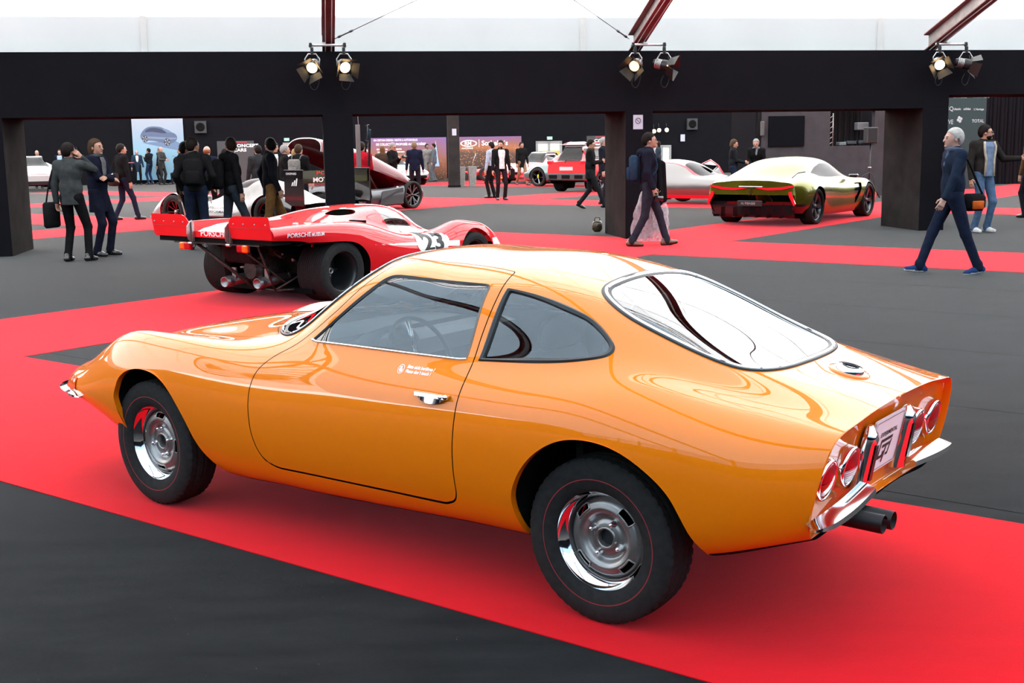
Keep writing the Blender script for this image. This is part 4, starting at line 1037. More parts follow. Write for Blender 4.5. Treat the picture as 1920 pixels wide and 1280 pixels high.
# wheels
def race_spokes(rim):
    mb = MB(); mb.lathe([(.0, -.06), (.05, -.055), (.18, -.10)], 32); mb.build('wheel_face', mat('black_wheel', (.012, .012, .013), .35, coat=.3), rim, True)
    for q in range(5):
        a = 2*math.pi*q/5; d = Vector((math.cos(a), math.sin(a), 0)); mb = MB(); mb.tube([d*.03+Vector((0, 0, -.04)), d*.11+Vector((0, 0, -.06)), d*.19+Vector((0, 0, -.09))], [.026, .022, .018], 8); mb.build('spoke', MATS['black_wheel'], rim, True)
    mb = MB(); mb.lathe([(.024, -.05), (.036, -.02), (.036, .0), (.024, .006), (.024, -.03)], 16); mb.build('centre_lock', M_alu, rim, True)
bw = mat('black_wheel', (.012, .012, .013), .35, coat=.3)
for s in (-1, 1):
    wheel_at(RC, 0, s*.76, .325, .325, .40, .205, bw, [(.175, -.15), (.178, .05), (.185, .12), (.200, .165), (.212, .175), (.214, .165), (.205, .15)], race_spokes, grooves=11)
    wheel_at(RC, 2.30, s*.79, .295, .295, .27, .195, bw, [(.165, -.10), (.168, .05), (.178, .09), (.192, .115), (.202, .12), (.203, .11)], race_spokes, grooves=6)
# open engine bay: gearbox, cooler drum, pipes, frame tubes
mb = MB(); mb.lathe([(0, -.16), (.10, -.16), (.14, -.10), (.15, .10), (.10, .26), (0, .28)], 20, axis_to((-.30, 0, .34), (1, 0, 0))); mb.box((-.32, 0, .36), (.22, .26, .28), bev=.03); mb.build('gearbox', M_bronze, RC, False)
mb = MB(); mb.lathe(tyre_prof(.20, .52, .15, 9, .006), 40, axis_to((-.42, .12, .60), (.1, 1, 0)) @ Matrix.Diagonal((.62, 1, 1, 1))); mb.build('spare_tyre', M_rubber, RC, True)
for y, x0 in ((.20, -.55), (-.24, -.48)):
    mb = MB(); mb.lathe([(.056, -.45), (.056, .0), (.050, .002), (.048, -.12), (0, -.12)], 20, axis_to((x0-.10, y, .215), (-1, -.12, -.05))); mb.lathe([(.062, -.10), (.062, -.04)], 20, axis_to((x0-.10, y, .215), (-1, -.12, -.05))); mb.build('exhaust_pipe', M_alu, RC, True)
    mb = MB(); mb.box((x0+.02, y-.03, .30), (.02, .06, .13)); mb.build('exhaust_bracket', M_alu, RC)
for k, (a, b) in enumerate((((-.88, .36, .66), (-.50, -.10, .16)), ((-.80, -.52, .66), (-.52, -.45, .15)), ((-.52, -.45, .15), (-.15, -.62, .36)), ((-.5, -.10, .16), (-.52, -.45, .15)), ((-.52, -.45, .15), (.0, -.55, .13)), ((-.2, -.70, .62), (.1, -.35, .30)), ((-.62, .02, .62), (-.35, -.42, .22)))):
    mb = MB(); mb.tube([a, b], .018 if k < 1 else .011, 8); mb.build('frame_tube', M_bronze if k != 5 else M_redp, RC, True)
random.seed(3)
for q in range(16):
    c = (-.30+random.uniform(-.12, .25), random.uniform(-.42, .32), random.uniform(.20, .52)); mb = MB()
    if q % 2: mb.lathe([(0, .02), (.02, .02), (.024, 0), (.024, -.04)], 10, axis_to(c, (random.uniform(-1, -.2), random.uniform(-1, 1), random.uniform(-.3, 1))))
    else: mb.tube([c, (c[0]+random.uniform(-.1, .1), c[1]+random.uniform(-.12, .12), c[2]+random.uniform(-.08, .1)), (c[0]+.15, c[1]+random.uniform(-.1, .1), c[2]+.05)], .012, 6)
    mb.build('engine_fitting', M_alu if q % 3 == 0 else M_bronze, RC, True)
mb = MB(); mb.box((.20, 0, .42), (.34, .62, .40), bev=.05); mb.build('engine_block', M_bronze, RC)
mb = MB(); mb.box((-.35, -.62, sk.z(-.35, .62)+.02), (.06, .05, .035), bev=.01); mb.build('deck_latch', M_alu, RC)
# ---------------------------------------------------------------- control sections of the other show cars
def T_(rows): return [[(x, y, z) for y, z in yz] for x, yz in rows]
def green_sections():
    return T_([(-.90, [(.80, .26), (.91, .48), (.90, .68), (.85, .80), (.62, .845), (.42, .865), (.2, .872), (0, .875)]),
      (-.6, [(.88, .24), (1.0, .5), (.985, .74), (.89, .855), (.66, .92), (.45, .96), (.22, .98), (0, .985)]),
      (0, [(.88, .2), (1.035, .5), (1.0, .79), (.89, .895), (.70, 1.04), (.5, 1.15), (.26, 1.205), (0, 1.22)]),
      (.7, [(.88, .16), (.965, .5), (.945, .74), (.86, .875), (.72, 1.08), (.53, 1.235), (.28, 1.285), (0, 1.30)]),
      (1.4, [(.88, .15), (.955, .48), (.935, .70), (.855, .86), (.71, 1.04), (.54, 1.195), (.29, 1.265), (0, 1.285)]),
      (2.0, [(.88, .15), (.965, .48), (.945, .70), (.86, .82), (.69, .92), (.52, 1.02), (.28, 1.09), (0, 1.11)]),
      (2.4, [(.88, .16), (.995, .48), (.975, .72), (.88, .825), (.68, .83), (.48, .86), (.25, .885), (0, .89)]),
      (2.8, [(.88, .18), (1.015, .48), (.985, .715), (.88, .81), (.66, .78), (.46, .775), (.24, .775), (0, .775)]),
      (3.3, [(.84, .2), (.95, .42), (.92, .6), (.80, .68), (.6, .68), (.42, .675), (.2, .67), (0, .67)]),
      (3.65, [(.68, .22), (.76, .35), (.74, .47), (.64, .54), (.48, .55), (.33, .55), (.16, .55), (0, .55)]),
      (3.78, [(.3, .3), (.34, .36), (.33, .4), (.28, .43), (.2, .44), (.14, .44), (.07, .44), (0, .44)])])
def silver_sections():
    return T_([(-.62, [(.6, .3), (.70, .45), (.69, .58), (.62, .68), (.45, .72), (.3, .74), (.15, .75), (0, .75)]),
      (-.35, [(.76, .22), (.86, .45), (.84, .64), (.74, .78), (.58, .88), (.42, .94), (.2, .97), (0, .975)]),
      (.0, [(.80, .18), (.91, .45), (.88, .66), (.78, .80), (.66, .97), (.5, 1.09), (.26, 1.14), (0, 1.155)]),
      (.40, [(.80, .16), (.90, .42), (.87, .63), (.79, .77), (.68, .93), (.52, 1.08), (.28, 1.14), (0, 1.155)]),
      (.80, [(.80, .16), (.89, .42), (.86, .60), (.78, .72), (.67, .84), (.53, .97), (.29, 1.04), (0, 1.06)]),
      (1.25, [(.80, .16), (.89, .42), (.865, .60), (.78, .69), (.64, .73), (.48, .78), (.26, .83), (0, .845)]),
      (1.8, [(.80, .17), (.90, .42), (.87, .61), (.77, .68), (.60, .69), (.42, .71), (.2, .72), (0, .725)]),
      (2.4, [(.78, .18), (.89, .42), (.86, .60), (.75, .66), (.58, .66), (.4, .67), (.2, .68), (0, .68)]),
      (2.9, [(.70, .2), (.80, .38), (.77, .50), (.67, .56), (.52, .58), (.36, .59), (.18, .6), (0, .6)]),
      (3.15, [(.45, .26), (.52, .36), (.5, .43), (.43, .47), (.33, .49), (.23, .5), (.11, .5), (0, .5)]),
      (3.22, [(.2, .32), (.24, .38), (.23, .42), (.2, .44), (.15, .45), (.1, .45), (.05, .45), (0, .45)])])
def wedge_sections():   # lower body of the open-canopy concept
    return T_([(-.95, [(.80, .30), (.95, .45), (.94, .58), (.90, .64), (.7, .66), (.45, .66), (.2, .66), (0, .66)]),
      (-.4, [(.92, .16), (1.06, .42), (1.05, .62), (.98, .70), (.75, .70), (.5, .68), (.2, .66), (0, .66)]),
      (.4, [(.94, .12), (1.05, .35), (1.03, .52), (.96, .60), (.75, .60), (.5, .58), (.2, .57), (0, .57)]),
      (1.4, [(.94, .11), (1.04, .32), (1.02, .48), (.95, .545), (.75, .55), (.5, .54), (.2, .53), (0, .53)]),
      (2.2, [(.94, .12), (1.05, .34), (1.03, .52), (.95, .585), (.75, .57), (.5, .53), (.2, .52), (0, .52)]),
      (2.8, [(.92, .14), (1.05, .36), (1.02, .56), (.93, .63), (.7, .58), (.45, .52), (.2, .50), (0, .50)]),
      (3.3, [(.82, .16), (.93, .34), (.90, .46), (.80, .50), (.6, .46), (.4, .43), (.2, .42), (0, .42)]),
      (3.55, [(.5, .2), (.58, .28), (.56, .33), (.48, .36), (.36, .36), (.25, .35), (.12, .35), (0, .35)])])
def proto_sections():   # closed-wheel endurance prototype
    return T_([(-.72, [(.80, .34), (.93, .42), (.92, .52), (.86, .58), (.6, .56), (.4, .56), (.2, .57), (0, .57)]),
      (-.3, [(.84, .2), (.95, .42), (.94, .66), (.84, .74), (.58, .60), (.4, .60), (.2, .66), (0, .68)]),
      (.1, [(.86, .12), (.95, .42), (.94, .68), (.84, .76), (.58, .62), (.38, .66), (.2, .80), (0, .84)]),
      (.6, [(.86, .08), (.95, .34), (.93, .52), (.84, .60), (.58, .56), (.38, .70), (.22, .92), (0, .97)]),
      (1.2, [(.86, .06), (.94, .26), (.92, .40), (.82, .47), (.58, .50), (.40, .70), (.25, .96), (0, 1.03)]),
      (1.7, [(.86, .06), (.94, .26), (.92, .38), (.82, .44), (.58, .47), (.40, .64), (.24, .84), (0, .90)]),
      (2.1, [(.86, .07), (.94, .3), (.92, .46), (.83, .53), (.58, .48), (.40, .55), (.22, .66), (0, .70)]),
      (2.6, [(.86, .1), (.95, .38), (.93, .64), (.84, .72), (.56, .50), (.36, .50), (.18, .54), (0, .55)]),
      (2.95, [(.86, .1), (.95, .38), (.93, .65), (.84, .73), (.56, .46), (.34, .44), (.16, .46), (0, .47)]),
      (3.4, [(.82, .12), (.92, .3), (.90, .46), (.82, .52), (.54, .36), (.34, .34), (.16, .36), (0, .37)]),
      (3.75, [(.72, .14), (.82, .2), (.80, .25), (.72, .28), (.5, .26), (.32, .25), (.16, .26), (0, .27)])])
def saloon_sections(wb, W, H, belt, hood, deck, xf, xr, rear_b, rear_t, front_t, front_b, low=.2, nose=None, tail=None, turn=.74):
    """generic road car: plan half width W, height H, cabin between the four x positions"""
    nose = nose or hood*.72; tail = tail or deck*.8; h = W
    def row(x, k, zlow, zside, zsh, zbelt, mid, edge, roof, cen, tum=0.):
        return (x, [(h*.88*k, zlow), (h*k, zside), (h*.985*k, zsh), (h*.92*k, zbelt), (h*(.84-tum*.3)*k, mid), (h*(.72-tum*.35)*k*(1 if tum else .8), edge), (h*.4*k, roof), (0, cen)])
    R_ = []
    R_.append(row(-xr, .86, low+.12, .5*belt, .75*belt, tail, tail+.02, tail+.03, tail+.04, tail+.045))
    R_.append(row(-xr+.18, .97, low+.04, .5*belt, .78*belt, deck*.97, deck, deck+.015, deck+.02, deck+.02))
    cabr = rear_b
    if cabr > -xr+.35: R_.append(row(cabr, 1., low, .5*belt, .8*belt, belt*.985, deck+.01, deck+.03, deck+.035, deck+.04))
    R_.append(row(rear_t, 1., low, .5*belt, .8*belt, belt, (belt+H)/2, H-.09, H-.025, H-.01, 1.))
    R_.append(row((rear_t+front_t)/2, 1., low, .5*belt, .8*belt, belt, (belt+H)/2, H-.08, H-.015, H, 1.))
    R_.append(row(front_t, 1., low, .5*belt, .8*belt, belt*.985, (belt+H)/2, H-.10, H-.04, H-.025, 1.))
    R_.append(row(front_b, 1., low, .5*belt, .8*belt, belt*.97, hood+.02, hood+.03, hood+.05, hood+.06))
    R_.append(row(wb+.05, .99, low, .5*belt, .76*belt, hood*.985, hood, hood+.01, hood+.02, hood+.025))
    R_.append(row(xf-.25, .93, low+.03, .46*belt, .66*belt, nose*.97, nose+.03, nose+.05, nose+.06, nose+.065))
    R_.append(row(xf-.05, .78, low+.06, .46*belt, .58*belt, nose*.85, nose*.88, nose*.9, nose*.9, nose*.9))
    R_.append(row(xf, .5, low+.12, .46*belt, .54*belt, nose*.75, nose*.77, nose*.78, nose*.78, nose*.78))
    return T_(R_)
# ================================================================ OTHER SHOW CARS
def at_grid(a, b): p = CP(a, b); return (p[0], p[1], .004)
H2 = math.radians(53.2); H1 = CA
black_tyre = M_rubber
M_gunm = mat('gunmetal_rim', (.10, .10, .105), .3, metal=.9)
M_blkgloss = mat('gloss_black', (.006, .006, .007), .12, coat=.8)
M_ledred = mat('red_lamp_lens', (.62, .006, .016), .15, coat=1., emit=(1., .02, .04), estr=.35)
M_tglass = glass('tinted_glass', (.12, .13, .14), 0., .45)
# ---- green-gold concept coupe
M_green = mat('green_gold_paint', (.135, .132, .004), .25, metal=.7, coat=.6, coat_rough=.02)
GC = empty('concept_coupe', (5.2357, 23.9031, .004), H2); tag(GC, 'metallic green-gold concept coupe seen from behind between the right columns', 'car')
sk = Skin(green_sections(), 180, 90)
ra = arch(0, .35, .395, .05); fa = arch(2.8, .35, .395, .05); sk.cut('xz', ra); sk.cut('xz', fa)
lowp = np.array([(-2, -.1), (-2, .40), (-.55, .42), (-.45, .3), (.38, .21), (2.4, .21), (2.42, -.1)]); low_ = sk.cut('xz', lowp)
g_s = sk.cut('xw', rounded([(.10, .22), (.45, .40), (.85, .53), (1.32, .535), (1.62, .36), (1.86, .075), (1.0, .055), (.40, .075)], [.03]*8, 4))
g_w = sk.cut('xy', rounded([(2.38, -.35), (2.38, .35), (2.15, .62), (1.55, .46), (1.50, 0), (1.55, -.46), (2.15, -.62)], [.1]*7, 4))
vent = sk.cut('xw', rounded([(-.62, .22), (-.25, .34), (.02, .30), (-.45, .10)], [.02]*4, 3))
sidev = sk.cut('xz', rounded([(2.12, .30), (2.33, .62), (2.36, .74), (2.05, .74), (1.98, .55)], [.03]*5, 4))
mesh3('body_shell', mirror(sk.M), M_green, GC); mesh3('windscreen', mirror(g_w), M_tglass, GC)
for k in (1, -1):
    mesh3('side_window', place(g_s, k), M_tglass, GC); mesh3('lower_trim', place(low_, k), M_blkgloss, GC); mesh3('deck_vent', place(vent, k, .01), M_blkgloss, GC); mesh3('side_vent', place(sidev, k, .03), M_blkgloss, GC)
well(GC, sk, ra[1:-1], .5, M_dark, .1); well(GC, sk, fa[1:-1], .5, M_dark, .1)
rimp = [(.23, -.12), (.235, .05), (.255, .095), (.272, .11), (.277, .10), (.27, .08)]
for s in (1, -1):
    for x in (0, 2.8):
        def sp(rim): spoke_set(5, .04, .262, .020, .030, .07, .095, M_gunm, .03, split=.16)(rim); hub(rim, .045, .08, M_gunm); mb = MB(); mb.lathe([(0, -.02), (.19, -.02)], 30); mb.build('brake_disc', M_gunm, rim)
        wheel_at(GC, x, s*.855, .35, .352, .28, .27, M_gunm, rimp, sp)
# rear fascia
E0 = sk.V[0]; tail = [(p[0], p[1], p[2]) for p in E0]; 
mb = MB(); up = [(-.90, y, z) for _, y, z in tail if z > .40]; fullu = up+[(x, -y, z) for x, y, z in up[-2::-1]]; lowr = [(-.93+.02*abs(p[1]), p[1]*.98, max(.46, min(p[2]-.02, .60))) for p in fullu]
mb.strip(fullu, lowr); mb.build('rear_panel', M_green, GC, True)
mb = MB(); mb.add([(-.90, -.90, .47), (-.90, .90, .47), (-.80, .86, .16), (-.80, -.86, .16)], [(0, 1, 2, 3)]); mb.box((-.86, 0, .34), (.04, 1.7, .26)); df = mb.build('diffuser', M_blkgloss, GC)
for y in (-.62, -.36, -.12, .12, .36, .62): mb = MB(); mb.box((-.90, y, .26), (.14, .02, .20)); mb.build('diffuser_fin', M_blkgloss, df)
for k in (1, -1):
    mb = MB(); A_ = [(-.905-.02, k*y, z) for y, z in ((.10, .745), (.34, .735), (.62, .75), (.88, .79))]; B_ = [(-.905-.02, k*y, z) for y, z in ((.10, .725), (.34, .690), (.62, .70), (.885, .755))]; mb.strip(A_, B_); mb.strip([(x-.01, y, z) for x, y, z in B_], [(x+.03, y, z-.004) for x, y, z in B_]); mb.build('light_blade', M_ledred, GC)
    mb = MB(); mb.prism([(.79, .66), (.84, .67), (.855, .62), (.93, .44), (.90, .40), (.80, .58)], -.96, -.925, Matrix(((0, 0, 1, 0), (k, 0, 0, 0), (0, 1, 0, 0), (0, 0, 0, 1)))); mb.build('corner_light', M_ledred, GC)
mb = MB(); mb.box((-.935, 0, .752), (.03, .50, .026), bev=.008); mb.build('light_bar', M_chrome, GC)
mb = MB(); mb.box((-.965, 0, .435), (.02, .52, .11), bev=.008); pl = mb.build('show_plate', mat('dark_plate', (.02, .02, .022), .4), GC)
V, F = text_mesh('X-TENSE', .058, bold=.001); V[:, 0] = (V[:, 0]-V[:, 0].mean())*1.35; mobj('plate_text', [(-.9765, -v[0], .415+v[1]) for v in V], F, mat('pale_print', (.35, .35, .36), .5), pl)
mb = MB()
for k in (1, -1):
    mb.prism([(0, .0), (.035, .05), (.05, .05), (.016, 0), (.05, -.05), (.035, -.05)], 0, .012, Matrix(((0, 0, -1, -.925), (k, 0, 0, 0), (0, 1, 0, .63), (0, 0, 0, 1))))
mb.build('emblem', M_chrome, GC)
for k in (1, -1): mb = MB(); mb.box((1.88, k*.98, .90), (.10, .20, .06), bev=.025); mb.build('door_camera', M_blkgloss, GC)
for k in (1, -1):
    for (a, b) in (((.60, .62), (1.95, .60)), ((.75, .50), (1.70, .42))):
        mb = MB(); pts = [(x, k*(sk.y(x, z)+.003), z) for x, z in zip(np.linspace(a[0], b[0], 9), np.linspace(a[1], b[1], 9))]
mb = MB()
# ---- silver concept coupe with red accents
M_silver = mat('satin_silver_paint', (.15, .147, .143), .34, metal=.8, coat=.5, coat_rough=.08)
_g = (4.39, 32.75); SC = empty('concept_coupe', (*_g, .004), math.radians(-36.8)); tag(SC, 'silver concept coupe with a red line along the roof, behind the walking man with camera', 'car')
sk = Skin(silver_sections(), 150, 80); ra = arch(0, .32, .36, .05); fa = arch(2.46, .32, .36, .05); sk.cut('xz', ra); sk.cut('xz', fa)
sill = sk.cut('xz', np.array([(-1, -.1), (-1, .29), (.4, .25), (2.1, .25), (3.4, .30), (3.4, -.1)]))
rw_ = sk.cut('xy', rounded([(1.48, -.3), (1.48, .3), (1.28, .60), (.72, .50), (.66, 0), (.72, -.50), (1.28, -.60)], [.08]*7, 4))
side = sk.cut('xw', rounded([(-.05, .20), (.05, .50), (.55, .47), (.95, .16), (.7, .02)], [.05]*5, 5))
red = sk.cut('xw', rounded([(-.30, .50), (.05, .60), (.50, .575), (.85, .44), (1.12, .22), (1.95, -.02), (1.95, -.06), (1.05, .15), (.80, .39), (.48, .53), (.05, .55), (-.28, .46)], [.02]*12, 3))
roof = sk.cut('xy', rounded([(.75, -.53), (.75, .53), (.4, .52), (-.2, .42), (-.2, -.42), (.4, -.52)], [.1]*6, 4))
M_redacc = mat('red_accent', (.62, .010, .025), .3, coat=.6)
mesh3('body_shell', mirror(sk.M), M_silver, SC); mesh3('windscreen', mirror(rw_), M_tglass, SC); mesh3('roof', mirror(roof), mat('pale_roof', (.22, .22, .215), .2, coat=.8), SC)
for k in (1, -1): mesh3('sill', place(sill, k), M_redacc, SC); mesh3('side_window', place(side, k), M_silver, SC); mesh3('red_line', place(red, k, -.004), M_redacc, SC)
well(SC, sk, ra[1:-1], .45, M_dark, .1); well(SC, sk, fa[1:-1], .45, M_dark, .1)
for s in (1, -1):
    for x in (0, 2.46): wheel_at(SC, x, s*.76, .32, .32, .22, .22, M_redacc if 0 else M_gunm, [(.19, -.1), (.2, .05), (.22, .09), (.226, .08)], lambda rim: (spoke_set(8, .03, .21, .02, .03, .06, .08, M_gunm, .02)(rim), hub(rim, .04, .07, M_redacc)), seg=40)
for k in (1,):   # far door standing open
    mb = MB(); P = [(.2, .80), (.35, 1.02), (.65, 1.13), (.95, .98), (1.28, .62)]; V = [(x, .86+(z-.6)*.10+ .35*(1.28-x), z) for x, z in P]+[(.3, .86+.35, .45), (1.28, .86, .40)]
    mb.add(V, [tuple(range(len(V)))]); dr = mb.build('open_door', M_tglass, SC); mb = MB(); mb.tube(V[:5], .022, 8); mb.build('door_edge', M_redacc, dr, True)
# ---- open-canopy electric concept
M_pearl = mat('pearl_white_shell', (.19, .195, .20), .3, metal=.5, coat=1., coat_rough=.03)
M_dred = mat('dark_red_lining', (.105, .0035, .006), .35, coat=.4)
M_grey = mat('satin_grey_body', (.115, .118, .125), .38, metal=.7)
TZ = empty('concept_car', (*at_grid(22.0, 21.0)[:2], .004), H2); tag(TZ, 'low grey concept car with its long canopy hinged open, dark red inside', 'car')
sk = Skin(wedge_sections(), 130, 70); ra = arch(0, .36, .40, .03); fa = arch(2.78, .36, .40, .03); sk.cut('xz', ra); sk.cut('xz', fa)
cock = sk.cut('xy', rounded([(-.2, -.78), (-.2, .78), (1.9, .76), (2.3, .4), (2.3, -.4), (1.9, -.76)], [.2]*6, 5))
mesh3('body_shell', mirror(sk.M), M_grey, TZ); mesh3('cockpit_floor', tuple([place(mirror(cock), 1, .22)[0], mirror(cock)[1], mirror(cock)[2]]), M_dred, TZ)
well(TZ, sk, ra[1:-1], .6, M_dred, .08); well(TZ, sk, fa[1:-1], .6, M_dred, .08)
for y in (.38, -.38): mb = MB(); mb.box((.35, y, .48), (.5, .44, .16), bev=.05); mb.box((.05, y, .66), (.14, .44, .40), bev=.05); mb.build('seat', M_dred, TZ)
for s in (1, -1):
    for x in (0, 2.78): wheel_at(TZ, x, s*.90, .36, .362, .28, .285, M_blkgloss, [(.24, -.12), (.25, .05), (.272, .10), (.288, .11), (.29, .09)], lambda rim: (spoke_set(6, .03, .272, .010, .014, .08, .10, mat('silver_edge', (.30, .30, .31), .3, metal=.9), .03, split=.22)(rim), hub(rim, .04, .08, M_blkgloss)), seg=48)
mb = MB(); mb.add([(1.55, -1.052, .50), (2.36, -1.058, .57), (2.36, -1.05, .16), (1.45, -1.045, .14), (1.50, -1.06, .30)], [(0, 1, 2, 3, 4)]); mb.build('side_panel', mat('satin_dark_panel', (.065, .066, .07), .42, metal=.6), TZ)
mb = MB(); mb.ball((2.12, -1.06, .585), .028, 10); mb.build('marker_light', M_white, TZ, True)
def canopy(off, m, nm, flip):
    rows = []
    for i in range(40):
        t = i/39; x = 3.42-3.75*t; wdt = np.interp(t, [0, .08, .25, .5, .8, 1], [.55, .80, .96, .92, .80, .62])-off*.6; h = np.interp(t, [0, .1, .3, .55, .8, 1], [.10, .26, .40, .50, .46, .36]); zb = np.interp(t, [0, .15, .4, 1], [.36, .50, .52, .60])
        r = []
        for a in np.linspace(0, math.pi, 33):
            c, s_ = math.cos(a), math.sin(a); r.append((x, wdt*np.sign(c)*abs(c)**.7, zb+(h-off)*abs(s_)**.75))
        rows.append(r)
    # hinge at the nose, opened
    ang = math.radians(15.5); px, pz = 3.2, .40; out = []
    for r in rows: out.append([(px+(x-px)*math.cos(ang)+(z-pz)*math.sin(ang), y, pz-(x-px)*math.sin(ang)+(z-pz)*math.cos(ang)) for x, y, z in r])
    V = [p for r in out for p in r]; n = 33; F = [(i*n+j, i*n+j+1, (i+1)*n+j+1, (i+1)*n+j) for i in range(39) for j in range(n-1)]
    return V, F, out
V, F, o1 = canopy(0, None, '', 0); cn = mobj('canopy', V, F, [M_pearl, M_dred], TZ, True, midx=[1 if (q % 32 < 9 or q % 32 > 22) and q//32 > 2 else 0 for q in range(len(F))])
V, F, o2 = canopy(.03, None, '', 1); mobj('canopy_lining', V, F, M_dred, cn, True)
mb = MB()
for a, b in ((o1[0], o2[0]), (o1[-1], o2[-1]), ([r[0] for r in o1], [r[0] for r in o2]), ([r[-1] for r in o1], [r[-1] for r in o2])): mb.strip(a, b)
mb.build('canopy_edge', M_pearl, cn)
for y in (.5, -.5): mb = MB(); mb.tube([(1.9, y, .55), (1.45, y*1.1, 1.15)], .025, 8); mb.build('canopy_strut', M_alu, TZ, True)
# ---- white and black endurance prototype with a big rear wing
M_pw = mat('prototype_white', (.22, .21, .195), .4, coat=.5, noise=(6, .12))
PC = empty('race_prototype', (*at_grid(20.45-2.85, 16.55)[:2], .004), H1); tag(PC, 'white and black endurance prototype with large rear wing behind the red race car', 'car')
sk = Skin(proto_sections(), 150, 80); ra = arch(0, .35, .40, .03); fa = arch(2.85, .35, .39, .03); sk.cut('xz', ra); sk.cut('xz', fa)
side = sk.cut('xz', np.array([(.42, -.1), (.42, .30), (2.44, .30), (2.44, -.1)])); gl = sk.cut('xy', rounded([(2.0, -.18), (2.0, .18), (1.75, .33), (1.15, .33), (.95, .2), (.95, -.2), (1.15, -.33), (1.75, -.33)], [.06]*8, 4))
tailp = sk.cut('xz', np.array([(-.9, .3), (-.9, 1.2), (-.35, 1.2), (-.35, .3)]))
mesh3('body_shell', mirror(sk.M), M_pw, PC); mesh3('windscreen', mirror(gl), M_tglass, PC); mesh3('engine_cover', mirror(tailp), M_blkgloss, PC)
for k in (1, -1): mesh3('side_pod', place(side, k), M_blkgloss, PC)
well(PC, sk, ra[1:-1], .5, M_dark, .05); well(PC, sk, fa[1:-1], .5, M_dark, .05)
for s in (1, -1):
    for x in (0, 2.85): wheel_at(PC, x, s*.77, .35, .352, .34, .235, M_blkgloss, [(.2, -.12), (.21, .1), (.232, .15), (.24, .15), (.242, .14)], lambda rim: (spoke_set(10, .03, .22, .012, .02, .05, .11, M_blkgloss, .03)(rim), hub(rim, .045, .08, M_alu), ), seg=40)
mb = MB(); prof = [(-.30, .0), (-.28, .035), (-.10, .05), (.08, .02), (.10, .0), (-.1, -.005)]
wing = lambda zc, dx, nm: (lambda mb: (mb.add([(dx+x, s*.88, zc+z) for s in (-1, 1) for x, z in prof], [(0, 1, 2, 3, 4, 5), (11, 10, 9, 8, 7, 6)]+[(i, 6+i, 6+(i+1) % 6, (i+1) % 6) for i in range(6)]), mb.build(nm, M_blkgloss, PC))[1])(MB())
wg = wing(1.13, -.72, 'rear_wing')
mb = MB(); mb.box((-1.02, 0, 1.08), (.02, 1.76, .24)); fp = mb.build('wing_flap', M_blkgloss, PC)
for k in (1, -1): mb = MB(); mb.box((-.80, k*.90, .88), (.52, .02, .68), bev=.004); ep = mb.build('end_plate', M_blkgloss, PC); 
V, F = text_mesh('PORSCHE', .15, bold=.003); V[:, 0] = (V[:, 0]-V[:, 0].mean())*1.4; mobj('wing_lettering', [(-1.034, -v[0]+.12, 1.12+v[1]*.65) for v in V], F, mat('red_print', (.55, .015, .01), .5), PC)
V, F = text_mesh('MOTORI', .15, bold=.004); V[:, 0] = (V[:, 0]-V[:, 0].mean())*1.15; mobj('wing_lettering', [(-1.034, -v[0]+.25, .985+v[1]*.8) for v in V], F, M_white, PC)
V, F = text_mesh('CHOPARD', .055, bold=.001); mobj('plate_lettering', [(-.60-v[0]*1.1, .9125, 1.13+v[1]) for v in V], F, M_white, PC)
for i in range(3): mb = MB(); x0 = -.74-.055*i; h = .07+.035*(i); mb.add([(x0, .9125, .92), (x0-.035, .9125, .92), (x0-.035-.03, .9125, .92+h), (x0-.03, .9125, .92+h)], [(0, 1, 2, 3)]); mb.build('plate_logo_bar', M_white, PC)
V, F = text_mesh('INTELLIGENT\nPERFORMANCE', .12, bold=.001); mobj('side_lettering', [(1.75-v[0]*.9, sk.y(1.3, .36)+.012, .44+v[1]*.6) for v in V], F, M_blackp, PC)
for k in (1, -1): mb = MB(); c = (2.15, k*.52, .66); mb.ball(c, (.06, .05, .04), 10); mb.tube([(2.15, k*.5, .62), (2.15, k*.47, .52)], .012, 6); mb.build('mirror', M_pw, PC, True)
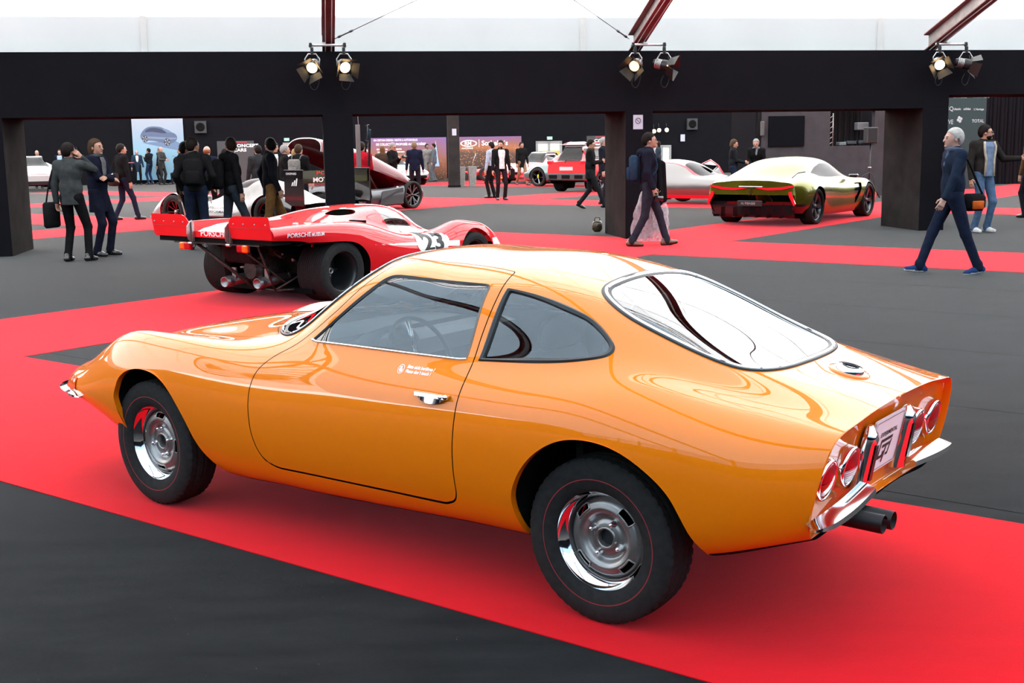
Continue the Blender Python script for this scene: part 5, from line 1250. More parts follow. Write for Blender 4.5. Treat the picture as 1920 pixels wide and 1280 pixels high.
# ---- road cars farther back, from one generic form
def road_car(name, label, pos, rz, pars, paint, roofm=None, wheels=(.33, .22, .22), glassm=None, extras=None, low=.24, rimm=None):
    C = empty(name, (*pos, .004), rz); tag(C, label, 'car'); sk = Skin(saloon_sections(**pars), 120, 64); wb, W, Hh, belt = pars['wb'], pars['W'], pars['H'], pars['belt']; R_, Wd, r0 = wheels
    ra = arch(0, R_, R_+.045, .04); fa = arch(wb, R_, R_+.045, .04); sk.cut('xz', ra); sk.cut('xz', fa)
    lo = sk.cut('xz', np.array([(-2, -.1), (-2, low), (6, low), (6, -.1)]))
    rb, rt, ft, fb = pars['rear_b'], pars['rear_t'], pars['front_t'], pars['front_b']; hw = W*.62
    gs = sk.cut('xz', rounded([(rb+.22, belt+.02), (rt+.02, Hh-.13), (ft, Hh-.14), (fb-.22, belt+.02)], [.05, .08, .08, .03], 4))
    gw = sk.cut('xy', rounded([(fb-.02, -hw*.95), (fb-.02, hw*.95), (ft+.05, hw*.78), (ft+.05, -hw*.78)], [.06]*4, 4))
    gr = sk.cut('xy', rounded([(rb+.02, -hw*.9), (rb+.02, hw*.9), (rt-.06, hw*.76), (rt-.06, -hw*.76)], [.06]*4, 4))
    gm = glassm or M_tglass
    if roofm:
        rf = sk.cut('xy', np.array([(ft+.02, -W), (ft+.02, W), (rt-.03, W), (rt-.03, -W)])) if 0 else sk.cut('xz', np.array([(rt-.4, Hh-.12), (rt-.4, Hh+.2), (ft+.4, Hh+.2), (ft+.4, Hh-.12)])); mesh3('roof', mirror(rf), roofm, C)
    mesh3('body_shell', mirror(sk.M), paint, C); mesh3('windscreen', mirror(gw), gm, C); mesh3('rear_window', mirror(gr), gm, C)
    for k in (1, -1): mesh3('side_window', place(gs, k), gm, C); mesh3('lower_trim', place(lo, k), M_blkgloss, C)
    for e in (0, -1):
        P = [tuple(p) for p in sk.V[e]]; n = len(P); mb = MB(); mb.add(P+[(x, -y, z) for x, y, z in P[-2::-1]], [tuple(range(2*n-1))]); mb.build('rear_face' if e == 0 else 'nose_face', paint, C)
    well(C, sk, ra[1:-1], W*.5, M_dark, .1); well(C, sk, fa[1:-1], W*.5, M_dark, .1)
    mb = MB(); mb.box((wb/2, 0, belt*.55), (wb*.62, W*1.5, .3)); mb.build('cabin_floor', M_int, C)
    rm = rimm or M_gunm
    for s in (1, -1):
        for x in (0, wb): wheel_at(C, x, s*(W-Wd*.55), R_, R_, Wd, r0, rm, [(r0*.85, -.08), (r0*.9, .04), (r0*.98, Wd*.4), (r0*1.03, Wd*.38)], lambda rim: (spoke_set(5, .03, r0*.96, .02, .035, Wd*.25, Wd*.34, rm, .02)(rim), hub(rim, .04, Wd*.3, rm)), seg=32)
    if extras: extras(C, sk)
    return C
M_suvred = mat('bright_red_paint', (.56, .012, .016), .3, coat=1.)
M_cwhite = mat('white_paint', (.26, .265, .26), .3, coat=1.)
def suv_x(C, sk):
    x0 = -.80
    for y in (.68, -.68): mb = MB(); mb.box((x0+.02, y, 1.02), (.12, .26, .15), bev=.04); mb.build('tail_light', M_ledred, C)
    mb = MB(); mb.box((x0-.03, 0, .52), (.08, 1.55, .24), bev=.04); b = mb.build('rear_bumper', mat('dark_cladding', (.03, .03, .031), .6), C)
    for y in (.52, 0, -.52): mb = MB(); mb.box((x0-.07, y, .53), (.03, .34, .13), bev=.02); mb.build('bumper_slot', M_dark, b)
    mb = MB(); mb.box((x0-.035, 0, .80), (.02, .54, .12), bev=.006); mb.build('number_plate', mat('grey_plate', (.36, .36, .37), .5), C)
    mb = MB()
    for q in range(2):
        for k in (1, -1): mb.prism([(0, .0), (.06, -.045), (.06, -.07), (0, -.025)], 0, .012, Matrix(((0, 0, -1, x0-.02), (k, 0, 0, 0), (0, 1, 0, 1.10-.045*q), (0, 0, 0, 1))))
    mb.build('emblem', M_chrome, C)
    for y in (.58, -.58): mb = MB(); mb.tube([(-.1, y, 1.62), (.2, y, 1.67), (1.2, y, 1.68), (1.5, y, 1.64)], .022, 8); mb.build('roof_rail', M_suvred, C, True)
    mb = MB(); mb.box((-.30, 0, 1.60), (.30, 1.1, .03), bev=.01); mb.build('roof_spoiler', M_cwhite, C)
road_car('crossover_car', 'bright red crossover with white roof edge and grey number plate, seen from behind', (2.42, 41.2), H2, dict(wb=2.6, W=.90, H=1.60, belt=1.08, hood=1.02, deck=1.06, xf=3.45, xr=.82, rear_b=-.70, rear_t=-.32, front_t=1.25, front_b=1.95, low=.28, tail=1.0), M_suvred, M_cwhite, (.36, .23, .22), extras=suv_x, low=.42)
def yellow_cal(C, sk):
    for y in (.93, -.93): mb = MB(); mb.box((2.62, y*.98, .40), (.05, .05, .14), bev=.01); mb.build('brake_caliper', mat('yellow_caliper', (.62, .60, .01), .4), C)
road_car('sports_car', 'grey-green sports car with black wheels and yellow brake calipers, beside the red crossover', CP(24.55, 39.1), H1, dict(wb=2.65, W=.95, H=1.20, belt=.84, hood=.80, deck=.86, xf=3.5, xr=.9, rear_b=-.5, rear_t=.2, front_t=1.05, front_b=1.75, low=.18), mat('grey_green_paint', (.11, .145, .145), .3, metal=.4, coat=1.), None, (.36, .27, .26), extras=yellow_cal, rimm=M_blkgloss)
def rally(C, sk):
    mb = MB(); mb.box((3.36, 0, .30), (.12, 1.5, .10), bev=.03); mb.build('front_splitter', M_redacc, C)
    for y in (.55, -.55): mb = MB(); mb.box((3.34, y, .58), (.10, .30, .10), bev=.03); mb.build('headlamp', M_white, C)
    mb = MB(); mb.box((3.38, .1, .45), (.06, .5, .10), bev=.01); mb.build('grille', M_dark, C)
    for y in (.62, -.62): mb = MB(); mb.box((3.40, y, .26), (.05, .22, .05), bev=.01); mb.build('yellow_lamp', mat('yellow_lamp', (.65, .55, .01), .3), C)
road_car('rally_car', 'red and white rally coupe with yellow lamps in front of the exit doors', (1.75, 53.2), math.radians(-118), dict(wb=2.5, W=.92, H=1.30, belt=.86, hood=.80, deck=.88, xf=3.35, xr=.85, rear_b=-.5, rear_t=.1, front_t=1.0, front_b=1.7, low=.2), M_suvred, M_cwhite, (.33, .24, .22), extras=rally)
def gt_front(C, sk):
    for y in (.52, -.52): mb = MB(); mb.ball((sk.V[-1][0][0]-.20, y, .60), (.10, .12, .10), 12); mb.build('headlamp', mat('lamp_glass', (.45, .47, .48), .1, coat=1.), C, True)
    mb = MB(); mb.box((sk.V[-1][0][0]-.02, 0, .36), (.10, 1.2, .12), bev=.03); mb.build('air_intake', M_dark, C)
road_car('sports_car', 'pale silver-blue sports car in front of the left auction banner', (-5.6, 52.9), math.radians(-60), dict(wb=2.4, W=.86, H=1.24, belt=.84, hood=.78, deck=.82, xf=3.2, xr=.8, rear_b=-.5, rear_t=.1, front_t=.95, front_b=1.6, low=.2), mat('silver_blue_paint', (.26, .31, .33), .25, metal=.5, coat=1.), None, (.32, .22, .22), extras=gt_front)
def jag(C, sk):
    mb = MB(); pl = rounded([(-.52, .52), (.52, .52), (.44, .74), (-.44, .74)], .09, 6); P = [(3.32, y, z) for y, z in pl]; mb.tube(P, .022, 8, closed=True); g = mb.build('grille_frame', M_chrome, C, True)
    mb = MB(); mb.add([(3.315, y, z) for y, z in pl], [tuple(range(len(pl)))]); mb.build('grille_mesh', M_dark, g)
    mb = MB(); mb.box((3.30, 0, .36), (.12, 1.5, .20), bev=.03); mb.build('lower_intake', M_blkgloss, C)
    for y in (.60, -.60): mb = MB(); mb.add([(3.33, y*.86, .50), (3.33, y*1.0, .46), (3.30, y*1.22, .36), (3.30, y*1.08, .40)], [(0, 1, 2, 3)]); mb.build('daytime_light', M_white, C); mb = MB(); mb.ball((3.22, y*1.18, .80), (.12, .10, .05), 10); mb.build('headlamp', mat('lamp_glass', (.45, .47, .48), .1, coat=1.), C, True)
road_car('concept_car', 'white concept car with a wide oval grille, partly behind the leftmost column', (-20.9, 52.2), math.radians(-62), dict(wb=2.9, W=.98, H=1.45, belt=1.0, hood=.98, deck=1.0, xf=3.35, xr=.8, rear_b=-.6, rear_t=.1, front_t=1.3, front_b=2.1, low=.24, nose=.84), M_cwhite, None, (.38, .25, .28), extras=jag)
# red single-seater nose on a stand with its front wing
RS = empty('formula_car', (.1, 56.0, .004), math.radians(190)); tag(RS, 'red single-seater racing car with a pale front wing before the auction banner', 'car')
mb = MB(); rows = []
for x, w_, z0, z1 in ((-1.6, .30, .15, .75), (-.9, .42, .12, .85), (-.2, .42, .10, .80), (.6, .30, .12, .66), (1.3, .20, .20, .58), (1.9, .12, .30, .50), (2.2, .05, .36, .44)):
    rows.append([(x, w_*math.cos(a)*1.0, (z0+z1)/2+(z1-z0)/2*math.sin(a)) for a in np.linspace(0, 2*math.pi, 17)[:-1]])
for a, b in zip(rows[:-1], rows[1:]): mb.strip(a, b, True)
mb.add(rows[-1], [tuple(range(16))]); mb.add(rows[0], [tuple(range(15, -1, -1))]); mb.build('monocoque', M_suvred, RS, True)
mb = MB(); mb.box((2.0, 0, .62), (.30, 1.5, .03), bev=.01); mb.build('front_wing', M_cwhite, RS); mb = MB(); mb.tube([(2.0, 0, .30), (2.0, 0, .61)], .03, 8); mb.tube([(2.0, 0, 0.0), (2.0, 0, .30)], .02, 8); mb.build('wing_post', M_cwhite, RS, True)
for s in (1, -1):
    for x in (-1.1, 1.35): wheel_at(RS, x, s*.78, .32, .32, .30, .19, M_gunm, [(.15, -.1), (.17, .1), (.19, .13), (.195, .12)], lambda rim: spoke_set(5, .02, .18, .02, .03, .05, .09, M_gunm)(rim), seg=28); 
    for x in (-1.1, 1.35): mb = MB(); mb.tube([(x, s*.15, .35), (x, s*.70, .33)], .02, 6); mb.build('suspension_arm', M_gunm, RS, True)
# ================================================================ PEOPLE  (signed-distance bodies, meshed with surface nets)
class Vox:
    def __init__(s, lo, hi, h):
        s.lo = np.array(lo, float)-2*h; s.h = h; s.n = np.ceil((np.array(hi)-s.lo+2*h)/h).astype(int)+1; s.D = np.full(s.n, .5, np.float32)
        s.ax = [s.lo[i]+h*np.arange(s.n[i]) for i in range(3)]
    def _box(s, lo, hi, m):
        a = np.clip(np.floor((np.array(lo)-m-s.lo)/s.h).astype(int), 0, s.n); b = np.clip(np.ceil((np.array(hi)+m-s.lo)/s.h).astype(int)+1, 0, s.n)
        if np.any(b-a < 1): return None
        sl = tuple(slice(a[i], b[i]) for i in range(3)); return sl, (s.ax[0][sl[0]][:, None, None], s.ax[1][sl[1]][None, :, None], s.ax[2][sl[2]][None, None, :])
    def put(s, sl, d, k):
        A = s.D[sl]; d = d.astype(np.float32)
        if k > 0: h = np.clip(.5+.5*(A-d)/k, 0, 1); s.D[sl] = A*(1-h)+d*h-k*h*(1-h)
        else: s.D[sl] = np.minimum(A, d)
    def cap(s, a, b, ra, rb=None, k=.02, sx=1., ang=0.):
        """tapered capsule; sx flattens the front-back axis (local x turned by ang)"""
        rb = ra if rb is None else rb; a = np.array(a, float); b = np.array(b, float); r = max(ra, rb)
        q = s._box(np.minimum(a, b)-r, np.maximum(a, b)+r, .05+k)
        if q is None: return s
        sl, (X, Y, Z) = q; d = b-a; L = float(d@d)+1e-9
        t = np.clip(((X-a[0])*d[0]+(Y-a[1])*d[1]+(Z-a[2])*d[2])/L, 0, 1)
        dx, dy, dz = X-a[0]-t*d[0], Y-a[1]-t*d[1], Z-a[2]-t*d[2]
        if sx != 1: dx = dx/sx
        s.put(sl, (np.sqrt(dx*dx+dy*dy+dz*dz)-(ra+(rb-ra)*t))*min(1, sx), k); return s
    def ell(s, c, r, k=.02, R=None):
        c = np.array(c, float); r = np.array(r, float); q = s._box(c-r.max(), c+r.max(), .04+k)
        if q is None: return s
        sl, (X, Y, Z) = q; P = np.stack(np.broadcast_arrays(X-c[0], Y-c[1], Z-c[2]), -1)
        if R is not None: P = P @ R
        n = np.linalg.norm(P/r, axis=-1); g = np.linalg.norm(P/(r*r), axis=-1)+1e-9; s.put(sl, n*(n-1)/g, k); return s
    def clip(s, ax, v, sgn):
        """keep the side  sgn*(p-v) > 0"""
        sh = [1, 1, 1]; sh[ax] = -1; d = (-(s.ax[ax]-v)*sgn).reshape(sh); s.D = np.maximum(s.D, d.astype(np.float32)); return s
    def mesh(s):
        D = s.D; S = D < 0; n = s.n
        c = [slice(0, -1), slice(1, None)]
        cnt = np.zeros(n-1, int); acc = np.zeros((*(n-1), 3), np.float32)
        for ax in range(3):
            o = [a for a in range(3) if a != ax]
            for i in (0, 1):
                for j in (0, 1):
                    s0 = [None]*3; s1 = [None]*3; s0[ax] = c[0]; s1[ax] = c[1]; s0[o[0]] = s1[o[0]] = c[i]; s0[o[1]] = s1[o[1]] = c[j]
                    A = D[tuple(s0)]; B = D[tuple(s1)]; m = (A < 0) != (B < 0); t = np.where(m, A/np.where(A-B == 0, 1, A-B), 0)
                    cnt += m; acc[..., ax] += np.where(m, t, 0); acc[..., o[0]] += m*i; acc[..., o[1]] += m*j
        act = cnt > 0; idx = np.full(n-1, -1); idx[act] = np.arange(act.sum()); w = np.argwhere(act)
        V = s.lo+s.h*(w+acc[act]/cnt[act][:, None]); F = []
        for ax in range(3):
            o = [a for a in range(3) if a != ax]; s0 = [slice(1, -1)]*3; s1 = [slice(1, -1)]*3; s0[ax] = slice(0, -1); s1[ax] = slice(1, None)
            m = S[tuple(s0)] != S[tuple(s1)]; e = np.argwhere(m)
            if not len(e): continue
            base = e.copy(); base[:, o[0]] += 1; base[:, o[1]] += 1; ins = S[tuple(s0)][m]
            q = []
            for di, dj in ((-1, -1), (0, -1), (0, 0), (-1, 0)):
                p = base.copy(); p[:, o[0]] += di; p[:, o[1]] += dj; q.append(idx[p[:, 0], p[:, 1], p[:, 2]])
            q = np.stack(q, 1); fl = ins if ax != 1 else ~ins; q[~fl] = q[~fl][:, ::-1]; F.append(q[(q >= 0).all(1)])
        return V, (np.vstack(F) if F else np.zeros((0, 4), int))
SKIN = {}
def cloth(name, col, rough=.85): return mat('cloth_'+name, col, .95, spec=.04, noise=(14, .22), bump=(90, .25))
def skin_mat(i=0): return mat('skin_%d' % i, [(.30, .155, .105), (.26, .13, .088), (.33, .185, .14), (.14, .07, .045)][i], .5, noise=(25, .08))
M_eye = mat('eye_dark', (.012, .009, .008), .3)
def ik(a, b, l1, l2, pole):
    a, b, pole = (np.array(v, float) for v in (a, b, pole)); d = b-a; L = min(np.linalg.norm(d), (l1+l2)*.999); u = d/(np.linalg.norm(d)+1e-9); b = a+u*L
    x = (l1*l1-l2*l2+L*L)/(2*L); h = math.sqrt(max(0, l1*l1-x*x)); p = pole-u*(pole@u); p /= np.linalg.norm(p)+1e-9; return a+u*x+p*h, b
def rotz(p, a): c, s = math.cos(a), math.sin(a); return np.array([p[0]*c-p[1]*s, p[0]*s+p[1]*c, p[2]])
def hand_sdf(wr, d, n, side, curl, fine):
    """d forearm direction, n palm normal; five separate fingers"""
    d = d/np.linalg.norm(d); n = n-d*(n@d); n /= np.linalg.norm(n)+1e-9; w = np.cross(d, n)*side; P = np.array(wr)
    v = Vox(P-.21, P+.21, fine); v.cap(P-d*.05, P+d*.02, .027, .026, 0.01)
    for t in (-.024, -.008, .008, .024): v.cap(P+d*.025+w*t*.7, P+d*.088+w*t, .0165, .0135, .012)
    for t, L in ((-.030, .066), (-.0105, .078), (.0105, .084), (.030, .074)):
        a = P+d*.090+w*t; c1, c2 = curl*.6, curl*1.5
        d1 = d*math.cos(c1)+n*math.sin(c1); d2 = d*math.cos(c2)+n*math.sin(c2); b = a+d1*L*.52+w*t*.08; e = b+d2*L*.48
        v.cap(a-d*.01, b, .0098, .0092, .004); v.cap(b, e, .0092, .0078, .004)
    a = P+d*.022+w*.030; b = a+(d*.6+w*.55+n*.35)*.045; e = b+(d*.9+n*.4)*.034; v.cap(P+d*.015+w*.012, a, .017, .015, .01); v.cap(a, b, .0135, .011, .008); v.cap(b, e, .0105, .009, .004)
    return v.mesh()
def person(label, pos, face, H=1.76, res=.014, top=('black', (.01, .01, .011)), hem=.86, bottom=('dark', (.012, .012, .016)), shoes=('black_leather', (.008, .008, .008)), sole=None, hair=('brown', (.02, .012, .008)), hairlen=0., bald=False, feet=((.03, .11, 0), (-.03, -.11, 0)), hands=((.06, .27, .86), (.06, -.27, .86)), palm=None, head=(0., 0.), skin=0, lean=0., scarf=None, shirt=None, hood=False, build=1., sit=False, curl=.45, poles=None, beard=False, grp='visitors in the tent', glasses=False, lining=None, hatc=None, open_front=False):
    """upright human: body (skin), jacket, trousers, shoes, hair as parts.  Local frame: x forward, y left"""
    k = H/1.76; P0 = empty('person', (pos[0], pos[1], .004), face); tag(P0, label, 'person', grp)
    hipz = .93*k-max(0, .04*abs(feet[0][0]-feet[1][0])) if not sit else .50
    pel = np.array([0, 0, hipz]); ln = lambda p: np.array([p[0]+(p[2]-hipz)*math.tan(lean), p[1], p[2]-(abs(lean)**2)*.25*(p[2]-hipz)])
    sh = {1: ln((-.01, .185*k*build, 1.435*k)), -1: ln((-.01, -.185*k*build, 1.435*k))}
    hip = {1: pel+[0, .092*k, 0], -1: pel+[0, -.092*k, 0]}
    ank = {}; knee = {}
    for s, f in ((1, feet[0]), (-1, feet[1])):
        ank[s] = np.array([f[0], f[1], .085*k+f[2]]); knee[s], ank[s] = ik(hip[s], ank[s], .445*k, .43*k, (1, s*.12, 0))
    wr = {}; elb = {}
    for i, s in enumerate((1, -1)):
        t = np.array(hands[i], float)*[1, 1, 1]; t = ln((t[0], t[1]*build, t[2]*k)) if not sit else np.array(t); pl = poles[i] if poles else (-.6, s*.5, -.5); elb[s], wr[s] = ik(sh[s], t, .30*k, .265*k, pl)
    nb = ln((-.005, 0, 1.47*k)); hc = ln((.02, 0, 1.62*k)); hy, hp = head
    HR = np.array(Matrix.Rotation(hy, 3, 'Z') @ Matrix.Rotation(hp, 3, 'Y')); hp_ = lambda p: hc+HR @ (np.array(p)*k)
    lo = np.minimum.reduce([*wr.values(), *elb.values(), *ank.values(), *knee.values(), sh[1], sh[-1], hc])-.26; hi = np.maximum.reduce([*wr.values(), *elb.values(), *ank.values(), *knee.values(), sh[1], sh[-1], hc+[0, 0, .0]])+.30
    # ---- body
    r_ = max(res, .011); v = Vox(hc-.20, hc+[.20, .20, .17], min(res, .010 if res < .016 else .014)); 
    v.ell(hp_((-.012, 0, .028)), (.098*k, .078*k, .092*k), .02, HR); v.ell(hp_((.030, 0, -.055)), (.062*k, .054*k, .062*k), .03, HR); v.ell(hp_((.038, 0, -.01)), (.062*k, .062*k, .075*k), .025, HR)
    v.cap(hp_((.090, 0, .012)), hp_((.112, 0, -.028)), .010*k, .015*k, .012); v.ell(hp_((.084, 0, -.090)), (.022*k, .022*k, .018*k), .02)
    v.cap(hp_((.080, .03, .022)), hp_((.080, -.03, .022)), .012*k, None, .015); v.cap(hp_((.087, .018, -.062)), hp_((.087, -.018, -.062)), .010*k, None, .008)
    for s in (1, -1): v.ell(hp_((-.006, s*.079, -.012)), (.018*k, .010*k, .030*k), .006, HR)
    v.cap(nb-[0, 0, .10], hp_((-.022, 0, -.06)), .062*k, .056*k, .03)
    Vh, Fh = v.mesh(); MV = [Vh]; MF = [Fh]; off = len(Vh); MI = [np.zeros(len(Fh), int)]
    v = Vox(lo, hi, max(r_*1.4, .02)); v.cap(nb-[0, 0, .06], pel+[0, 0, .05], .095*k, .08*k, .03, .7)
    for s in (1, -1):
        v.cap(nb-[0, 0, .07], sh[s]-[0, 0, .02], .05*k, .05*k, .04); v.cap(sh[s], elb[s], .045*k, .037*k, .03); v.cap(elb[s], wr[s], .036*k, .026*k, .02); v.cap(hip[s], knee[s], .060*k, .045*k, .01); v.cap(knee[s], ank[s], .042*k, .034*k, .01)
    Vb, Fb = v.mesh(); MV.append(Vb); MF.append(Fb+off); off += len(Vb); MI.append(np.zeros(len(Fb), int))
    for i, s in enumerate((1, -1)):
        d = wr[s]-elb[s]; n = np.array(palm[i], float) if palm and palm[i] is not None else np.array([-.15, -s, 0.]); V_, F_ = hand_sdf(wr[s], d, n, -s, curl, .0065 if res < .016 else .009)
        MV.append(V_); MF.append(F_+off); off += len(V_); MI.append(np.zeros(len(F_), int))
    mb = MB()
    for s in (1, -1): mb.ball(hp_((.089, s*.031, .004)), .0105*k, 8); mb.tube([hp_((.093, s*.014, .022)), hp_((.096, s*.032, .027)), hp_((.084, s*.050, .022))], .0045*k, 5)
    mb.tube([hp_((.096, -.020, -.062)), hp_((.1015, 0, -.061)), hp_((.096, .020, -.062))], .004*k, 5)
    if glasses:
        for s in (1, -1): mb.tube([hp_((.106+.0*math.cos(a), s*.034+.022*math.cos(a), .004+.018*math.sin(a))) for a in np.linspace(0, 6.28, 13)[:-1]], .0035, 4, closed=True); mb.tube([hp_((.104, s*.056, .008)), hp_((.0, s*.084, .006))], .003, 4)
    if len(mb.V): MV.append(np.array(mb.V)); MF2 = [[i+off for i in f] for f in mb.F]
    Fall = [tuple(f) for m in MF for f in m]+[tuple(f) for f in MF2]; mi = np.concatenate(MI+[np.ones(len(MF2), int)])
    mobj('body', np.vstack(MV), Fall, [skin_mat(skin), M_eye], P0, True, midx=mi)
    # ---- trousers
    bm_ = cloth(*bottom); v = Vox(np.minimum.reduce([*ank.values(), *knee.values(), pel])-.2, np.maximum.reduce([*ank.values(), *knee.values(), pel])+.22, res)
    v.cap(pel+[0, .04, .06*k], pel+[0, -.04, .06*k], .118*k*build, None, .04, .85)
    for s in (1, -1):
        v.cap(hip[s]+[0, 0, .02], knee[s], .094*k, .064*k, .04); v.cap(knee[s], ank[s]-[0, 0, .012], .062*k, .054*k, .025); v.cap(ank[s]+[0, 0, .03], ank[s]-[.0, 0, .02], .052*k, .056*k, .02)
    V_, F_ = v.mesh(); mobj('trousers', V_, F_, bm_, P0, True)
    # ---- jacket / coat
    tm = cloth(*top); hz = hem*k if not sit else .46; b_ = build
    v = Vox(np.minimum(lo, [-.3, -.4, hz-.1]), np.maximum(hi, [.3, .4, 1.6*k]), res)
    ch = ln((0, 0, 1.33*k)); wa = ln((0, 0, 1.08*k)); lowc = np.array([0, 0, hz+.0])
    v.cap(ch+[0, .075*k*b_, 0], ch-[0, .075*k*b_, 0], .128*k*b_, None, .05, .82); v.cap(ch, wa, .155*k*b_, .142*k*b_, .05, .80); v.cap(wa+[0, .05, 0], wa-[0, .05, 0], .118*k*b_, None, .05, .85)
    fl = .155+.03*max(0, (.95-hem)); v.cap(wa, lowc-[0, 0, .10], .148*k*b_, fl*k*b_, .05, .84)
    for s in (1, -1): v.cap(nb-[0, 0, .03], sh[s]-[0, 0, .015], .070*k, .072*k, .045)
    v.clip(2, hz, 1)
    for s in (1, -1):
        v.cap(sh[s]-[0, 0, .01], elb[s], .069*k, .054*k, .03); v.cap(elb[s], wr[s]-(wr[s]-elb[s])*.04, .055*k, .043*k, .02)
    v.cap(nb-[0, 0, .03], nb+[0, 0, .015*k], .083*k, .074*k, .03)
    if hood: v.ell(ln((-.105, 0, 1.44*k)), (.085, .13, .075), .04)
    V_, F_ = v.mesh(); jk = mobj('jacket', V_, F_, tm, P0, True)
    if shirt:   # shirt front showing between the lapels
        w0 = .05 if not open_front else .085; zb = 1.15 if not open_front else .92; rows = []
        for z, w_ in ((1.475, w0*1.1), (1.40, w0*1.3), (1.30, w0*1.2), (1.20, w0*.9), (zb, w0*(.25 if not open_front else 1.0))):
            r = []
            for y in np.linspace(-w_, w_, 5):
                dd = .128*.82+.02; x = math.sqrt(max(.0, 1-(y/.22)**2))*(.138 if z < 1.42 else .105)*b_; r.append(ln((x+.004, y, z*k)))
            rows.append(r)
        mb = MB(); 
        for a_, c_ in zip(rows[:-1], rows[1:]): mb.strip(a_, c_)
        mb.build('shirt', cloth(*shirt), P0, True)
        if lining:
            for s in (1, -1):
                mb = MB(); e_ = [r[-1 if s > 0 else 0] for r in rows]; mb.tube([p+np.array([.006, s*.012, 0]) for p in e_], .020, 6); mb.build('lapel_lining', cloth(*lining), P0, True)
    if scarf:
        v = Vox(nb-.25, nb+.22, max(.011, res*.9))
        for a in np.linspace(0, 2*math.pi, 13)[:-1]:
            p = nb+np.array([.01+.078*math.cos(a), .080*math.sin(a), .018+.012*math.cos(a)]); q = nb+np.array([.01+.078*math.cos(a+.53), .080*math.sin(a+.53), .018+.012*math.cos(a+.53)]); v.cap(p, q, .030, None, .01)
        v.cap(nb+[.085, .03, 0], nb+[.125, .02, -.16], .032, .028, .015, .6); V_, F_ = v.mesh(); mobj('scarf', V_, F_, cloth(*scarf), P0, True)
    # ---- shoes
    sm = cloth(*shoes) if shoes[0] != 'black_leather' and 'leather' not in shoes[0] else mat('shoe_'+shoes[0], shoes[1], .3, coat=.3)
    for i, s in enumerate((1, -1)):
        a = ank[s]; f = feet[i]; pit = f[3] if len(f) > 3 else 0.; yaw = (.12*s); fz = a[2]-.085*k
        R3 = np.array(Matrix.Rotation(yaw, 3, 'Z') @ Matrix.Rotation(pit, 3, 'Y'))
        Q = lambda x, y, z: np.array([a[0], a[1], fz])+R3 @ (np.array([x, y, z])*k)
        v = Vox(Q(.04, 0, .05)-.22, Q(.04, 0, .05)+.22, min(res, .011)); L0 = np.zeros(3)
        v.cap(Q(-.055, 0, .045), Q(.06, 0, .042), .043*k, .044*k, .02); v.cap(Q(.06, s*.004, .038), Q(.155, s*.002, .030), .043*k, .032*k, .02); v.cap(Q(-.02, 0, .06), Q(-.02, 0, .10), .044*k, .043*k, .02)
        if abs(pit) < .02: v.clip(2, fz+.002, 1)
        V_, F_ = v.mesh(); c = V_[F_].mean(1); loc = (c-np.array([a[0], a[1], fz])) @ R3; mi = (loc[:, 2] < .026*k).astype(int)
        so = mat('sole_'+(sole[0] if sole else 'dark'), sole[1] if sole else (.006, .006, .006), .6)
        mobj('shoe', V_, F_, [sm, so], P0, True, midx=mi)
    # ---- hair
    hm = mat('hair_'+hair[0], hair[1], .6, spec=.08, noise=(35, .2), bump=(120, .15)); v = Vox(hc-.24, hc+.24, min(res, .012))
    if not bald:
        v.ell(hp_((-.020, 0, .040)), (.102*k, .089*k, .096*k), .02, HR); v.ell(hp_((-.045, 0, -.005)), (.078*k, .086*k, .085*k), .03, HR)
        if hairlen > 0: v.ell(hp_((-.055, 0, -.05-hairlen*.3)), (.06*k, .09*k, (.07+hairlen)*k), .03, HR)
        X, Y, Z = np.meshgrid(*v.ax, indexing='ij'); L_ = np.stack([X-hc[0], Y-hc[1], Z-hc[2]], -1) @ HR/k
        face_ = np.minimum(L_[..., 0]-(.030-.0*L_[..., 2]), .062-L_[..., 2]+.35*(L_[..., 0]-.06)); v.D = np.maximum(v.D, face_.astype(np.float32))
        v.D = np.maximum(v.D, (-.085-hairlen*1.2-L_[..., 2]).astype(np.float32)); v.D = np.maximum(v.D, np.minimum(np.minimum(.05-np.abs(L_[..., 0]-.005)+.0, -.005-L_[..., 2]), .2).astype(np.float32) if hairlen == 0 else -1)
    else:
        v.ell(hp_((-.020, 0, .012)), (.100*k, .086*k, .082*k), .02, HR); X, Y, Z = np.meshgrid(*v.ax, indexing='ij'); L_ = np.stack([X-hc[0], Y-hc[1], Z-hc[2]], -1) @ HR/k
        v.D = np.maximum(v.D, (L_[..., 2]-.040).astype(np.float32)); v.D = np.maximum(v.D, (L_[..., 0]-.005).astype(np.float32)); v.D = np.maximum(v.D, (-.055-L_[..., 2]).astype(np.float32))
    V_, F_ = v.mesh()
    if len(F_): mobj('hair', V_, F_, hm, P0, True)
    if hatc:
        v = Vox(hc-.2, hc+.24, .012); v.ell(hp_((-.012, 0, .045)), (.112*k, .096*k, .10*k), .02, HR); X, Y, Z = np.meshgrid(*v.ax, indexing='ij'); L_ = np.stack([X-hc[0], Y-hc[1], Z-hc[2]], -1) @ HR/k; v.D = np.maximum(v.D, (.035-L_[..., 2]).astype(np.float32)); V_, F_ = v.mesh(); mobj('knit_cap', V_, F_, cloth(*hatc), P0, True)
    if beard:
        v = Vox(hc-.18, hc+.16, min(res, .012)); v.ell(hp_((.034, 0, -.066)), (.068*k, .060*k, .054*k), .02, HR); X, Y, Z = np.meshgrid(*v.ax, indexing='ij'); L_ = np.stack([X-hc[0], Y-hc[1], Z-hc[2]], -1) @ HR/k
        v.D = np.maximum(v.D, (L_[..., 2]+.045-.3*np.abs(L_[..., 1])).astype(np.float32)); V_, F_ = v.mesh(); mobj('beard', V_, F_, hm, P0, True)
    P0['_w'] = 0; del P0['_w']
